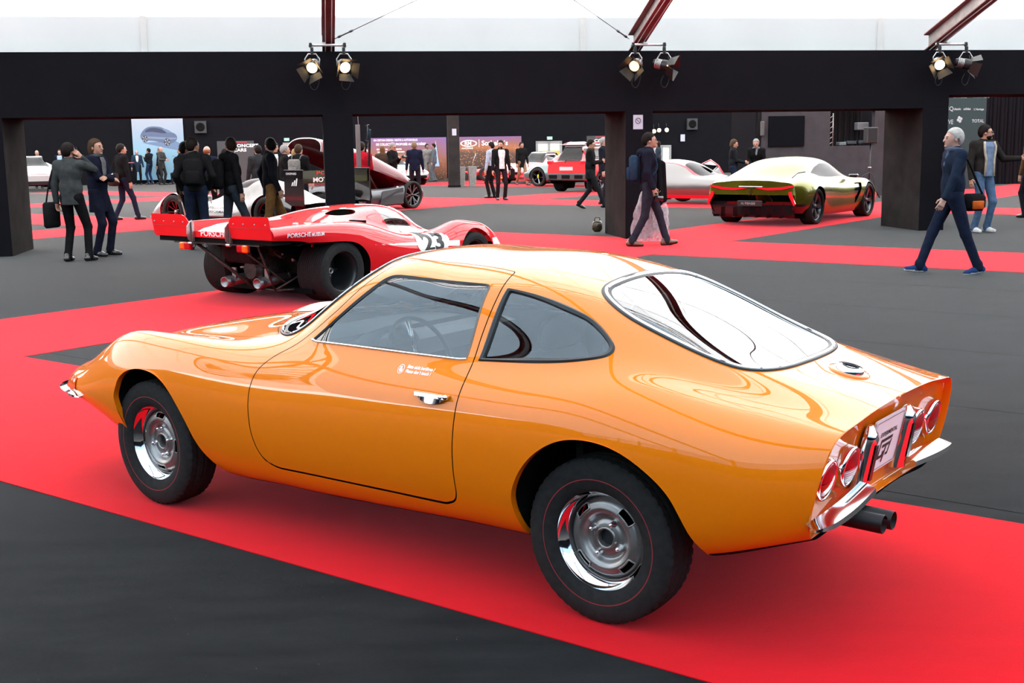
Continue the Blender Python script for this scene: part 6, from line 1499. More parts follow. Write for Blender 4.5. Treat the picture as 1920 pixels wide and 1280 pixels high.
    return P0, dict(wr=wr, elb=elb, sh=sh, hc=hc, hip=hip, k=k, pos=np.array([pos[0], pos[1], .004]), face=face, H=H, chest=ch)
def to_world(info, p): return tuple(info['pos']+rotz(np.array(p, float), info['face']))
D_ = math.radians
BLK = ('black', (.0065, .0065, .007)); NAVY = ('navy', (.006, .008, .018)); JEAN = ('denim', (.017, .024, .045)); GREY = ('charcoal', (.024, .026, .027)); DKJ = ('dark_denim', (.010, .014, .028))
BRN = ('brown', (.016, .009, .006)); DRK = ('dark_brown', (.007, .005, .004)); GRYH = ('grey', (.17, .165, .16)); WHTH = ('silver', (.27, .265, .25)); BLOND = ('blond', (.19, .115, .05))
FOLD = ((.21, -.10, 1.17), (.20, .11, 1.14)); DOWN = ((.05, .27, .87), (.05, -.27, .87)); CAMH = ((.24, .06, 1.28), (.24, -.06, 1.27)); POCK = ((.05, .21, .95), (.05, -.21, .95))
NEAR, MIDR, FARR = .0125, .017, .026
PPL = {}
def P(key, *a, **kw): PPL[key] = person(*a, **kw); return PPL[key]
WALK = ((.36, .09, 0, 0.), (-.33, -.09, .03, .35)); WALK2 = ((-.34, .09, .05, .45), (.34, -.08, 0, -.12)); STAND = ((.03, .12, 0), (-.02, -.12, 0))
# -- foreground and middle visitors
P('phone', 'man in a grey wool coat seen from behind, holding a phone to his ear', (-6.50, 17.70), D_(78), 1.77, NEAR, top=('grey_wool', (.030, .034, .035)), hem=.84, bottom=BLK, hair=DRK, hands=((-.02, .24, .88), (.10, -.15, 1.53)), poles=((-.6, .5, -.5), (.1, -.5, -1.2)), palm=(None, (0, .9, .2)), feet=((.0, .13, 0), (.10, -.16, 0)), shirt=None, curl=.9, head=(-.2, 0))
P('folded', 'man in a long navy coat with grey scarf, arms folded', (-6.42, 18.62), D_(-12), 1.83, NEAR, top=('navy_wool', (.0065, .0075, .015)), hem=.66, bottom=('navy_trousers', (.007, .008, .015)), hair=('light_brown', (.038, .022, .013)), hairlen=.03, hands=FOLD, poles=((.2, 1, -.8), (.2, -1, -.8)), scarf=('grey_scarf', (.035, .038, .045)), shirt=('grey_shirt', (.09, .09, .10)), palm=((-.5, -.5, -.7), (-.6, .4, -.6)), feet=((.08, .10, 0), (.0, -.14, 0)), head=(-.1, 0))
P('sweater', 'man in a black sweater with shoulder strap walking away at the left', (-9.15, 28.3), D_(38), 1.80, MIDR, top=BLK, hem=.90, bottom=DKJ, hair=DRK, feet=((-.20, .10, 0), (.28, -.10, 0)), build=1.1)
P('jeans', 'man in black quilted jacket, jeans and black backpack behind the red tail fins', (-5.13, 19.5), D_(100), 1.83, NEAR, top=('quilted_black', (.0075, .0075, .008)), hem=.92, bottom=DKJ, hair=DRK, hands=POCK, head=(-.7, 0))
P('brownj', 'person in dark brown hooded jacket half hidden behind the man in jeans', (-5.55, 20.6), D_(60), 1.78, MIDR, top=('dark_brown_cloth', (.017, .013, .010)), hem=.85, bottom=BLK, hair=DRK, hood=True, head=(-.5, 0))
P('suitb', 'balding man in a dark navy suit seen from behind, left of the prototype windscreen', (-7.1, 28.2), D_(92), 1.72, MIDR, top=NAVY, hem=.82, bottom=BLK, hair=('ginger', (.16, .07, .03)), bald=True, skin=2)
P('backpk', 'man in black parka, grey jeans and black backpack, turning his head left', (-4.68, 20.1), D_(35), 1.83, NEAR, top=BLK, hem=.84, bottom=('grey_jeans', (.022, .027, .036)), hair=BRN, hood=True, feet=WALK2, head=(1.5, 0))
P('cord', 'man in a dark coat and tan corduroy trousers walking behind the race car', (-4.12, 20.6), D_(20), 1.82, NEAR, top=('ink_wool', (.006, .0065, .009)), hem=.80, bottom=('tan_corduroy', (.115, .058, .020)), hair=DRK, feet=WALK, head=(1.9, 0), hands=((-.06, .24, .92), (.10, -.26, .90)))
P('pole', 'man in a beige vest over red sleeves behind the screen stand', (-3.40, 27.6), D_(75), 1.76, MIDR, top=('red_jumper', (.30, .008, .016)), hem=.98, bottom=BLK, hair=BRN, hands=CAMH)
P('g1', 'dark-haired man in black facing the camera behind the prototype wing', (-5.60, 28.7), D_(-75), 1.78, MIDR, top=BLK, hem=.85, hair=DRK, shirt=('white_shirt', (.45, .45, .45)))
P('g2', 'grey-haired man in a black coat looking right, behind the prototype wing', (-5.13, 27.4), D_(20), 1.72, MIDR, top=BLK, hem=.8, hair=GRYH)
P('g3', 'blond-haired person beside the man with the pale rucksack', (-4.98, 27.9), D_(100), 1.62, MIDR, top=('olive', (.02, .02, .015)), hair=BLOND, hairlen=.08)
P('g4', 'man in black with a pale grey rucksack on his back, behind the prototype wing', (-4.72, 26.9), D_(70), 1.72, MIDR, top=BLK, hem=.9, hair=('chestnut', (.03, .016, .009)), skin=2)
P('g5', 'man in a dark jacket mostly hidden behind the man in corduroy trousers', (-5.9, 28.2), D_(120), 1.72, MIDR, top=('slate', (.018, .020, .022)), hair=DRK)
P('vest2', 'person in brown behind the parka man, beside the dark information screen', (-6.4, 27.0), D_(95), 1.66, MIDR, top=('tobacco', (.045, .022, .012)), hair=DRK)
P('centre', 'bearded man in black zip jacket over white shirt on the red carpet crossing', (-.26, 35.7), D_(-72), 1.78, MIDR, top=BLK, hem=.88, bottom=('plum_black', (.010, .008, .010)), hair=DRK, beard=True, shirt=('white_shirt', (.45, .45, .45)), open_front=True, head=(-.55, .1))
P('centre2', 'person in a pale blue shirt with dark straps behind the bearded man', (-.55, 37.2), D_(150), 1.74, MIDR, top=('pale_blue', (.20, .27, .33)), hem=.95, bottom=BLK, hair=DRK)
P('fur', 'man in a black parka with a fur collar striding right, looking at his hands', (2.05, 30.3), D_(-5), 1.75, MIDR, top=BLK, hem=.74, bottom=('black_trousers', (.010, .010, .012)), hair=DRK, hands=((.30, .05, 1.20), (.30, -.05, 1.18)), feet=((-.30, .08, .04, .4), (.36, -.08, 0, -.05)), scarf=('fur_collar', (.05, .032, .020)), glasses=True, head=(0, .25))
P('fur2', 'grey-haired man in dark clothes behind the man in the fur-collared parka', (2.55, 32.4), D_(-20), 1.80, MIDR, top=('navy_black', (.007, .008, .012)), hem=.8, hair=GRYH, skin=2)
P('photog', 'dark-haired man in navy jacket and brown shoes walking right, holding a camera', (2.20, 18.95), D_(-4), 1.80, NEAR, top=('midnight', (.0085, .009, .016)), hem=.86, bottom=('slate_jeans', (.017, .018, .026)), shoes=('brown_leather', (.085, .030, .013)), hair=DRK, hood=True, feet=((.30, .08, 0, -.14), (-.26, -.10, .0, .0)), hands=((.12, .25, .92), (.07, -.25, .90)), beard=False, curl=1.1)
P('silverh', 'silver-haired man in a navy quilted jacket and blue trainers walking left', (5.33, 14.35), D_(181), 1.76, NEAR, top=('navy_quilt', (.0085, .014, .026)), hem=.90, bottom=('indigo_denim', (.0085, .012, .025)), shoes=('blue_suede', (.014, .030, .085)), sole=('white', (.5, .5, .5)), hair=WHTH, skin=2, feet=((-.32, .09, .0, .12), (.34, -.09, .0, -.10)), hands=((.20, .27, .92), (-.10, -.27, .90)), scarf=('blue_scarf', (.05, .065, .10)), curl=.8)
P('hoodie', 'bearded man with glasses in a dark jacket and blue jeans pointing to the right', (8.20, 20.7), D_(-68), 1.86, NEAR, top=('dark_fleece', (.016, .014, .013)), hem=.95, bottom=('light_denim', (.045, .080, .135)), shoes=('white_canvas', (.38, .38, .38)), sole=('white', (.5, .5, .5)), hair=DRK, beard=True, glasses=True, shirt=('chambray', (.10, .14, .21)), open_front=True, lining=('cream_fleece', (.30, .27, .21)), hands=((.28, .50, 1.20), (.03, -.26, .88)), head=(.85, .0), build=1.1, poles=((-.3, .3, -1), (-.6, -.5, -.5)))
P('behindh', 'person partly hidden behind the bearded man in front of the sponsor board', (8.55, 24.2), D_(-100), 1.70, MIDR, top=BLK, hair=DRK)
P('edge', 'person in a brown coat cut off by the right edge of the picture', (10.62, 24.3), D_(120), 1.76, MIDR, top=('camel', (.07, .038, .018)), hem=.6, hair=BRN)
P('grnw', 'woman in a black jacket holding a leaflet beside the green concept car', (6.15, 32.9), D_(-10), 1.70, MIDR, top=('quilt_black', (.008, .009, .011)), hem=.82, bottom=DKJ, hair=('light_brown', (.038, .022, .013)), hairlen=.02, hands=((.30, .05, 1.10), (.30, -.05, 1.10)), head=(0, .25))
P('grnm', 'grey-haired man with pale scarf bending forward beyond the green concept car', (6.95, 33.6), D_(-110), 1.72, MIDR, top=BLK, hair=GRYH, lean=.35, scarf=('pale_scarf', (.10, .11, .12)), hands=((.30, .08, 1.0), (.30, -.08, 1.0)), head=(0, .35))
P('farw', 'dark-haired woman at the bright doorway right of the third column', (6.15, 49.5), D_(160), 1.70, FARR, top=('steel_blue', (.02, .028, .038)), hair=DRK, hairlen=.12)
# -- far visitors
P('b1', 'bald man in a blue coat in front of the poster, leftmost of the four', (-17.78, 57.30), D_(-70), 1.66, FARR, top=('blue_coat', (.014, .024, .042)), hem=.66, bottom=BLK, hair=GRYH, bald=True, shirt=('white_shirt', (.45, .45, .45)), skin=2)
P('b2', 'man in dark jacket and blue jeans, second of four at the blue poster', (-17.38, 57.90), D_(160), 1.74, FARR, top=('ink', (.008, .010, .014)), hem=.86, bottom=('denim_blue', (.016, .028, .06)), hair=DRK, hands=CAMH)
P('b3', 'man in black in front of the poster, third of the four', (-16.98, 58.35), D_(170), 1.76, FARR, top=BLK, hem=.8, hair=DRK)
P('b4', 'bald man in a grey coat reaching out, rightmost of four at the poster', (-16.52, 56.91), D_(-25), 1.80, FARR, top=('grey_coat', (.032, .032, .031)), hem=.74, bottom=('grey_trousers', (.018, .017, .017)), hair=GRYH, bald=True, hands=((.36, .06, 1.16), (.36, -.10, 1.14)), skin=2)
P('b5', 'dark-haired person seated low beside the four men at the poster', (-15.8, 57.6), D_(190), 1.70, FARR, top=BLK, hair=DRK, sit=True, feet=((.42, .10, 0), (.42, -.10, 0)), hands=((.40, .10, .62), (.40, -.10, .62)))
P('l1', 'man in open dark jacket and pale blue shirt behind the white concept car', (-20.4, 54.5), D_(-80), 1.74, FARR, top=NAVY, hair=BRN, shirt=('sky_shirt', (.24, .32, .42)), open_front=True, skin=2)
P('l2', 'man with his hand at his chin beside the leftmost column', (-21.2, 53.9), D_(-60), 1.72, FARR, top=BLK, hair=BRN, bald=True, hands=((.14, .04, 1.45), (.05, -.27, .87)), skin=2)
P('c1', 'man in a navy jacket with a pale strap seen from behind, beyond the open canopy', (-3.05, 38.6), D_(95), 1.78, MIDR, top=NAVY, hem=.84, hair=('sandy', (.11, .08, .045)), skin=2)
P('c2', 'grey-haired man in a black jacket looking at his camera beyond the open canopy', (-3.62, 37.2), D_(-25), 1.76, MIDR, top=BLK, hair=GRYH, hands=CAMH, head=(0, .3), glasses=True)
P('c3', 'woman with long light brown hair beyond the open canopy', (-4.05, 38.3), D_(110), 1.66, MIDR, top=('mocha', (.03, .022, .016)), hair=('honey', (.075, .042, .018)), hairlen=.14)
P('c4', 'man in a pale grey jacket and trousers at the left auction banner', (-3.84, 56.06), D_(-60), 1.74, FARR, top=('pale_grey', (.15, .15, .145)), hem=.86, bottom=('pale_grey_trousers', (.15, .15, .145)), hair=DRK, skin=3)
P('c5', 'man in a blue-grey suit seen from the side at the left auction banner', (-3.50, 55.72), D_(175), 1.76, FARR, top=('blue_grey', (.065, .078, .09)), hem=.82, bottom=('blue_grey_trousers', (.065, .078, .09)), hair=DRK, skin=1)
P('r1', 'man in a black coat and beige trousers striding in front of the rally car', (.50, 48.7), D_(-60), 1.74, FARR, top=BLK, hem=.72, bottom=('beige_trousers', (.16, .10, .06)), hair=DRK, feet=((.30, .09, 0), (-.28, -.09, .02)), skin=1)
P('r2', 'person in a grey knit cap beyond the rally car', (2.9, 56.6), D_(-90), 1.70, FARR, top=BLK, hair=DRK, hatc=('knit_grey', (.05, .05, .055)))
P('r3', 'man in a black jacket looking down at his camera beside the grey sports car', (2.55, 49.4), D_(-100), 1.74, FARR, top=BLK, hair=BRN, hands=CAMH, head=(0, .4), skin=1)
# -- things they carry
def satchel(name, label, loc, rz, dims, m, flap=None, straps=None, pocket=None, cat='bag'):
    o = empty(name, loc, rz); tag(o, label, cat); mb = MB(); mb.box((0, 0, 0), dims, bev=min(dims)*.28); b = mb.build('bag_body', m, o); autosmooth(b, 60)
    if flap: mb = MB(); mb.box((dims[0]*.15, 0, dims[2]*.12), (dims[0]*.9, dims[1]*1.02, dims[2]*.78), bev=min(dims)*.25); f_ = mb.build('flap', flap, o); autosmooth(f_, 60)
    if pocket: mb = MB(); mb.box((pocket[0], pocket[1], pocket[2]), pocket[3], bev=min(pocket[3])*.3); f_ = mb.build('pocket', pocket[4], o); autosmooth(f_, 60)
    if straps:
        for pts in straps:
            mb = MB(); q = resample(np.array(pts, float), 14, False); A_ = []; B_ = []
            mb.tube(q, .013, 6); mb.build('strap', m, o, True)
    return o
def backpack(label, key, m, sz=(.17, .30, .44), m2=None, dz=1.22):
    inf = PPL[key][1]; k = inf['k']; x = -.145*k-sz[0]/2; loc = to_world(inf, (x-.005, 0, dz*k)); sx = sz[0]/2
    st = [[(sx+.01, s*.10, .18), (sx+.06, s*.115, .27), (sx+.17, s*.12, .26), (sx+.27, s*.12, .12), (sx+.27, s*.13, -.04), (sx+.10, s*.19, -.16)] for s in (1, -1)]
    return satchel('backpack', label, loc, inf['face'], sz, m, None, st, (-sx-.015, 0, -.08, (.05, sz[1]*.72, sz[2]*.48), m2 or m), 'backpack')
CB = cloth('bag_black', (.0075, .0075, .008), .6)
backpack('black backpack on the back of the man in the quilted jacket', 'jeans', CB)
backpack('black backpack with a red logo on the back of the man in the parka', 'backpk', CB, (.20, .31, .50), cloth('bag_black2', (.011, .011, .012)), 1.17)
backpack('small pale grey rucksack worn by the man behind the prototype wing', 'g4', cloth('bag_grey', (.12, .115, .11)), (.14, .28, .38))
backpack('dark blue backpack worn by the walking man with the camera', 'photog', cloth('bag_blue', (.016, .030, .055)), (.15, .27, .42), None, 1.20)
i_ = PPL['phone'][1]; satchel('shoulder_bag', 'black shoulder bag hanging from the man on the phone', to_world(i_, (-.06, .31, .70)), i_['face'], (.33, .11, .38), CB, None, [[(-.12, .0, .17), (-.06, -.03, .45), (.03, -.11, .78), (.06, -.13, .80), (.10, -.10, .70), (.13, -.02, .40), (.13, 0, .17)]])
i_ = PPL['sweater'][1]; satchel('messenger_bag', 'dark brown messenger bag worn behind by the man in the black sweater', to_world(i_, (-.24, -.02, .96)), i_['face'], (.13, .44, .30), cloth('bag_brown', (.016, .011, .010)), cloth('bag_brown2', (.02, .013, .012)), [[(.02, .20, .10), (.08, .18, .35), (.16, .10, .55), (.24, .0, .58)]])
i_ = PPL['silverh'][1]; satchel('camera_bag', 'black camera bag with an orange panel at the hip of the silver-haired man', to_world(i_, (-.27, -.02, .86)), i_['face']+.35, (.30, .17, .21), CB, None, [[(-.06, .07, .10), (.04, .06, .28), (.18, .05, .52), (.27, .02, .62)]], (.02, .10, -.03, (.17, .03, .10), cloth('orange_panel', (.40, .075, .012))))
i_ = PPL['centre'][1]; satchel('shoulder_bag', 'black bag carried by the bearded man on the crossing', to_world(i_, (.05, .33, .76)), i_['face'], (.30, .12, .34), CB, None, [[(-.10, 0, .16), (0, -.03, .24), (.10, 0, .16)]])
i_ = PPL['fur2'][1]
def cam_prop(key, s, label, off=(0, 0, -.05)):
    inf = PPL[key][1]; w_ = inf['wr'][s]+np.array(off); d = (inf['wr'][s]-inf['elb'][s]); d /= np.linalg.norm(d); c = w_+d*.10
    o = empty('photo_camera', to_world(inf, c), inf['face']); tag(o, label, 'camera'); mb = MB(); mb.box((0, 0, 0), (.06, .14, .10), bev=.015); mb.box((0, 0, .06), (.045, .05, .03), bev=.01); mb.build('housing', M_blkgloss, o); mb = MB(); mb.lathe([(.036, 0), (.038, .09), (.030, .095), (0, .088)], 18, axis_to((.02, 0, -.005), (1, 0, -.2))); mb.build('lens', M_blkgloss, o, True); return o
cam_prop('photog', -1, 'black camera held low in the walking man\'s right hand')
cam_prop('c2', -1, 'camera held by the grey-haired man beyond the open canopy', (.05, .06, 0)); cam_prop('r3', -1, 'camera held by the man beside the grey sports car', (.05, .06, 0))
i_ = PPL['phone'][1]; mb = MB(); mb.box((0, 0, 0), (.010, .072, .145), bev=.004); o = mb.build('smartphone', M_blkgloss); o.matrix_world = Matrix.Translation(to_world(i_, i_['wr'][-1]+np.array([.005, .035, .085]))) @ Matrix.Rotation(i_['face']+1.5, 4, 'Z') @ Matrix.Rotation(.35, 4, 'Y'); tag(o, 'black smartphone at the ear of the man in the grey wool coat', 'phone')
i_ = PPL['folded'][1]; mb = MB(); mb.box((0, 0, 0), (.004, .07, .11)); o = mb.build('folded_leaflet', M_white); o.matrix_world = Matrix.Translation(to_world(i_, (.19, .13, 1.22))) @ Matrix.Rotation(i_['face'], 4, 'Z') @ Matrix.Rotation(.3, 4, 'X'); tag(o, 'small white leaflet held by the man with folded arms', 'leaflet')
# translucent garment bag and black coat carried by the walking man
i_ = PPL['photog'][1]; gb = bpy.data.materials.new('clear_polythene'); gb.use_nodes = True; nt = gb.node_tree; b = nt.nodes['Principled BSDF']; b.inputs['Base Color'].default_value = (.42, .42, .45, 1); b.inputs['Alpha'].default_value = .45; b.inputs['Roughness'].default_value = .25
n_ = nt.nodes.new('ShaderNodeTexNoise'); n_.inputs['Scale'].default_value = 9; n_.inputs['Detail'].default_value = 5; mr = nt.nodes.new('ShaderNodeMapRange'); mr.inputs['From Min'].default_value = .35; mr.inputs['From Max'].default_value = .7; mr.inputs['To Min'].default_value = .35; mr.inputs['To Max'].default_value = .60; nt.links.new(n_.outputs['Fac'], mr.inputs['Value']); nt.links.new(mr.outputs[0], b.inputs['Alpha'])
mb = MB(); rows = []; random.seed(5)
for q, z in enumerate(np.linspace(.90, .05, 16)):
    w_ = np.interp(z, [.05, .5, .82, .90], [.30, .27, .18, .08]); r = []
    for a in np.linspace(0, 2*math.pi, 33)[:-1]: rr = 1+.10*math.sin(a*5+q*.4)+.06*math.sin(a*9-q*.7); r.append((w_*rr*math.cos(a), .075*rr*math.sin(a), z))
    rows.append(r)
for a_, b_ in zip(rows[:-1], rows[1:]): mb.strip(a_, b_, True)
o = mb.build('garment_bag', gb, None, True); o.location = to_world(i_, (.06, .34, .0)); o.rotation_euler = (0, 0, i_['face']); tag(o, 'clear plastic garment bag carried by the walking man with the camera', 'bag')
v = Vox((-.25, -.2, .0), (.25, .2, .75), .016); v.cap((0, 0, .68), (.02, 0, .12), .09, .13, .03, .55).cap((.06, 0, .66), (.10, .02, .10), .06, .05, .03); V_, F_ = v.mesh(); o = mobj('folded_coat', V_, F_, cloth('coat_black', (.006, .006, .0065)), None, True); o.location = to_world(i_, (.17, .30, .62)); o.rotation_euler = (0, 0, i_['face']); tag(o, 'black coat draped over the left arm of the walking man with the camera', 'coat')
# ================================================================ PROPS
def wall_child(o): o.matrix_world = W_M @ o.matrix_world if False else W_M; return o
def wthing(name, label, cat, s, t, z=0.): 
    o = empty(name, WP(s, t, z), WANG); tag(o, label, cat); return o      # local x along the wall, y away from the camera
# ---- theatre spotlights with barn doors, hung from a short pipe at three rafters
M_lampblk = mat('lamp_black', (.010, .010, .011), .4, metal=.3); M_bdoor = mat('barn_door_black', (.012, .011, .010), .5)
M_bulb = mat('lit_lens', (1., .75, .4), .4, emit=(1., .66, .30), estr=9.); M_bulb2 = mat('dim_lens', (.9, .6, .3), .4, emit=(1., .62, .26), estr=3.)
def spotlight(label, s, t, z, aim, bright=True, energy=40):
    o = empty('spotlight', WP(s, t, z), WANG); tag(o, label, 'spotlight', 'spotlights on the rafters')
    d = Vector(aim).normalized(); Mx = axis_to((0, 0, 0), d)
    mb = MB(); mb.lathe([(0, -.20), (.055, -.19), (.075, -.14), (.078, -.05), (.092, -.03), (.096, .06), (.090, .065)], 24, Mx); h_ = mb.build('housing', M_lampblk, o, True); autosmooth(h_, 40)
    for q in range(5): mb = MB(); mb.lathe([(.079, -.15+q*.022), (.086, -.145+q*.022), (.079, -.138+q*.022)], 20, Mx); mb.build('cooling_fin', M_galv, h_, True)
    mb = MB(); mb.lathe([(0, .052), (.04, .056), (.086, .046)], 24, Mx); mb.build('lens', M_bulb if bright else M_bulb2, o, True)
    for q in range(4):
        a = q*math.pi/2+.2; c, s_ = math.cos(a), math.sin(a); n_ = Vector((c, s_, 0)); tt = Vector((-s_, c, 0)); ex = Vector((0, 0, 1)); P_ = [n_*.095+tt*.09+ex*.065, n_*.095-tt*.09+ex*.065, n_*.175-tt*.125+ex*.215, n_*.175+tt*.125+ex*.215]
        mb = MB(); mb.add(P_+[p+n_*.004 for p in P_], [(0, 1, 2, 3), (7, 6, 5, 4), (0, 4, 5, 1), (1, 5, 6, 2), (2, 6, 7, 3), (3, 7, 4, 0)], Mx); mb.build('barn_door', M_bdoor, o)
    mb = MB(); mb.tube([(-.105, 0, 0), (-.115, 0, .12), (-.06, 0, .20), (.06, 0, .20), (.115, 0, .12), (.105, 0, 0)], .010, 6); mb.build('yoke', M_galv, o, True)
    mb = MB(); mb.box((0, 0, .25), (.05, .05, .11), bev=.01); mb.build('clamp', M_lampblk, o)
    mb = MB(); mb.tube(resample(np.array([(0, .02, -.16), (-.05, .02, -.30), (.02, .03, -.36), (.10, .03, -.20), (.08, .04, .15)]), 16, False), .006, 5); mb.build('cable', M_seal, o, True)
    L = bpy.data.lights.new('spot_beam', 'SPOT'); L.energy = energy; L.color = (1., .72, .42); L.spot_size = math.radians(70); L.spot_blend = .6; L.shadow_soft_size = .08
    lo = bpy.data.objects.new('spot_beam', L); lo.matrix_local = axis_to(tuple(d*.10), tuple(-d)); link(lo, o)
    return o
aims = [((-.25, -1, -.42), (.28, -1, -.35)), ((-.65, -1, -.38), (.95, -.55, -.30)), ((-.30, -1, -.35), (1., -.25, -.25))]
names = [('spotlight shining at the camera, left of the second-column pair', 'spotlight tilted right, right of the second-column pair'), ('spotlight turned left with glowing barn doors at the third column', 'spotlight turned right at the third column'), ('spotlight with glowing lens at the right column', 'spotlight turned away to the right at the right column')]
for i, s0 in enumerate((-4.95, .34, 5.78)):
    pr = empty('lamp_rail', WP(s0, -.22, 3.24), WANG); tag(pr, ('short pipe carrying two spotlights under the second-column rafter', 'short pipe carrying two spotlights under the third-column rafter', 'short pipe carrying two spotlights under the right-column rafter')[i], 'pipe')
    mb = MB(); mb.tube([(-.30, 0, 0), (.30, 0, 0)], .022, 10); mb.build('pipe', M_galv, pr, True)
    for q in (-1, 1): mb = MB(); mb.box((q*.27, 0, 0), (.045, .06, .075), bev=.01); mb.build('end_clamp', M_lampblk, pr)
    mb = MB(); mb.box((-.06, .12, .02), (.06, .26, .05)); mb.build('rafter_bracket', M_galv, pr)
    for q in (0, 1): spotlight(names[i][q], s0+(-.25, .25)[q], -.28, 2.90, aims[i][q], bright=(i == 0 and q == 0) or i == 2 and q == 0 or (i == 0), energy=(25, 20)[q])
# ---- notices
def notice(label, s, t, z, w_, h_):
    mb = MB(); mb.box((0, 0, 0), (w_, .004, h_)); o = mb.build('paper_notice', mat('paper', (.36, .36, .42), .8)); o.location = WP(s, t, z); o.rotation_euler = (0, 0, WANG); tag(o, label, 'notice'); return o
n_ = notice('white no-smoking notice on the third column', .217, -.013, 1.98, .17, .24)
mb = MB(); mb.tube([(.045*math.cos(a), -.004, .02+.045*math.sin(a)) for a in np.linspace(0, 6.28, 25)[:-1]], .005, 5, closed=True); mb.tube([(-.032, -.004, .052), (.032, -.004, -.012)], .004, 5); mb.build('ban_symbol', M_blackp, n_, True)
notice('small white notice on the far black pillar', .28, 27.28, 2.16, .17, .26); notice('small white notice on the back wall right of the third column', 13.96, 41.0, 1.86, .24, .36)
# ---- far pillar between the banners
o = wthing('pillar', 'slim black pillar between the two auction banners', 'pillar', .26, 27.5); mb = MB(); mb.box((0, 0, 1.5), (.44, .40, 3.0)); mb.build('shaft', M_col, o); mb = MB(); mb.box((0, 0, .04), (.47, .43, .08)); mb.build('base_cover', M_black, o)
# ---- blue car poster
pw, ph = 2.42, 3.05
ps = wthing('poster', 'tall pale blue poster showing a car on the back wall', 'poster', -12.68, 41.02, 1.72)
def grad_mat(name, stops, axis='Z', scale=1., noise=0., lights=None):
    m = bpy.data.materials.new(name); m.use_nodes = True; nt = m.node_tree; b = nt.nodes['Principled BSDF']; b.inputs['Roughness'].default_value = .6; b.inputs['Specular IOR Level'].default_value = .1
    tc = nt.nodes.new('ShaderNodeTexCoord'); sp = nt.nodes.new('ShaderNodeSeparateXYZ'); nt.links.new(tc.outputs['Generated'], sp.inputs[0]); r = nt.nodes.new('ShaderNodeValToRGB')
    e = r.color_ramp.elements; e[0].position, e[0].color = stops[0][0], (*stops[0][1], 1); e[1].position, e[1].color = stops[-1][0], (*stops[-1][1], 1)
    for p, c in stops[1:-1]: x = e.new(p); x.color = (*c, 1)
    src = sp.outputs[axis]
    if noise:
        n = nt.nodes.new('ShaderNodeTexNoise'); n.inputs['Scale'].default_value = scale; n.inputs['Detail'].default_value = 6; nt.links.new(tc.outputs['Object'], n.inputs['Vector'])
        ma = nt.nodes.new('ShaderNodeMath'); ma.operation = 'MULTIPLY_ADD'; ma.inputs[1].default_value = noise; nt.links.new(n.outputs['Fac'], ma.inputs[0]); nt.links.new(src, ma.inputs[2]); sb = nt.nodes.new('ShaderNodeMath'); sb.operation = 'SUBTRACT'; sb.inputs[1].default_value = noise/2; nt.links.new(ma.outputs[0], sb.inputs[0]); src = sb.outputs[0]
    nt.links.new(src, r.inputs['Fac']); col = r.outputs['Color']
    if lights:
        v = nt.nodes.new('ShaderNodeTexVoronoi'); v.inputs['Scale'].default_value = lights[0]; nt.links.new(tc.outputs['Object'], v.inputs['Vector']); cr = nt.nodes.new('ShaderNodeValToRGB'); cr.color_ramp.elements[0].color = (1, 1, 1, 1); cr.color_ramp.elements[1].color = (0, 0, 0, 1); cr.color_ramp.elements[1].position = lights[1]; nt.links.new(v.outputs['Distance'], cr.inputs['Fac'])
        ms = nt.nodes.new('ShaderNodeMapRange'); ms.inputs['From Min'].default_value = lights[3]; ms.inputs['From Max'].default_value = lights[3]+.15; ms.inputs['To Min'].default_value = 1.; ms.inputs['To Max'].default_value = 0.; nt.links.new(sp.outputs['Z'], ms.inputs['Value']); mu = nt.nodes.new('ShaderNodeMath'); mu.operation = 'MULTIPLY'; nt.links.new(cr.outputs['Color'], mu.inputs[0]); nt.links.new(ms.outputs[0], mu.inputs[1])
        mx = nt.nodes.new('ShaderNodeMixRGB'); nt.links.new(mu.outputs[0], mx.inputs[0]); nt.links.new(col, mx.inputs[1]); mx.inputs[2].default_value = (*lights[2], 1); col = mx.outputs[0]
    nt.links.new(col, b.inputs['Base Color']); return m
mb = MB(); mb.box((0, 0, 0), (pw, .04, ph)); mb.build('panel', grad_mat('poster_blue', [(0, (.15, .29, .39)), (.45, (.18, .31, .40)), (.75, (.25, .31, .38)), (1, (.30, .325, .375))]), ps)
def print_poly(parent, pts, m, y=-.024, nm='print'): mb = MB(); mb.add([(x, y, z) for x, z in pts], [tuple(range(len(pts)))]); return mb.build(nm, m, parent)
mb = MB(); print_poly(ps, [(-.78, .28), (1.19, -.18), (1.19, .15), (.8, .35)], mat('print_shadow', (.10, .15, .24), .7), -.0225, 'printed_shadow')
car_o = [(-.83, .55), (-.80, .70), (-.62, .93), (-.35, 1.05), (.05, 1.04), (.30, .96), (.62, .78), (.80, .70), (.90, .56), (.86, .38), (.70, .26), (.42, .22), (.05, .30), (-.35, .38), (-.75, .42)]
print_poly(ps, resample(np.array(car_o), 60), mat('print_car', (.075, .10, .17), .7), -.0235, 'printed_car')
print_poly(ps, resample(np.array([(-.60, .80), (-.40, .96), (.0, .97), (.22, .90), (.40, .74), (.0, .76), (-.35, .80)]), 40), mat('print_window', (.025, .035, .07), .7), -.0245, 'printed_window')
print_poly(ps, resample(np.array([(.24, .93), (.34, .94), (.62, .79), (.50, .75)]), 24), mat('print_screen', (.10, .15, .22), .7), -.0247, 'printed_windscreen')
print_poly(ps, [(-.78, .60), (.40, .52), (.86, .50), (.86, .44), (.40, .42), (-.76, .50)], mat('print_side', (.13, .17, .24), .7), -.0246, 'printed_side')
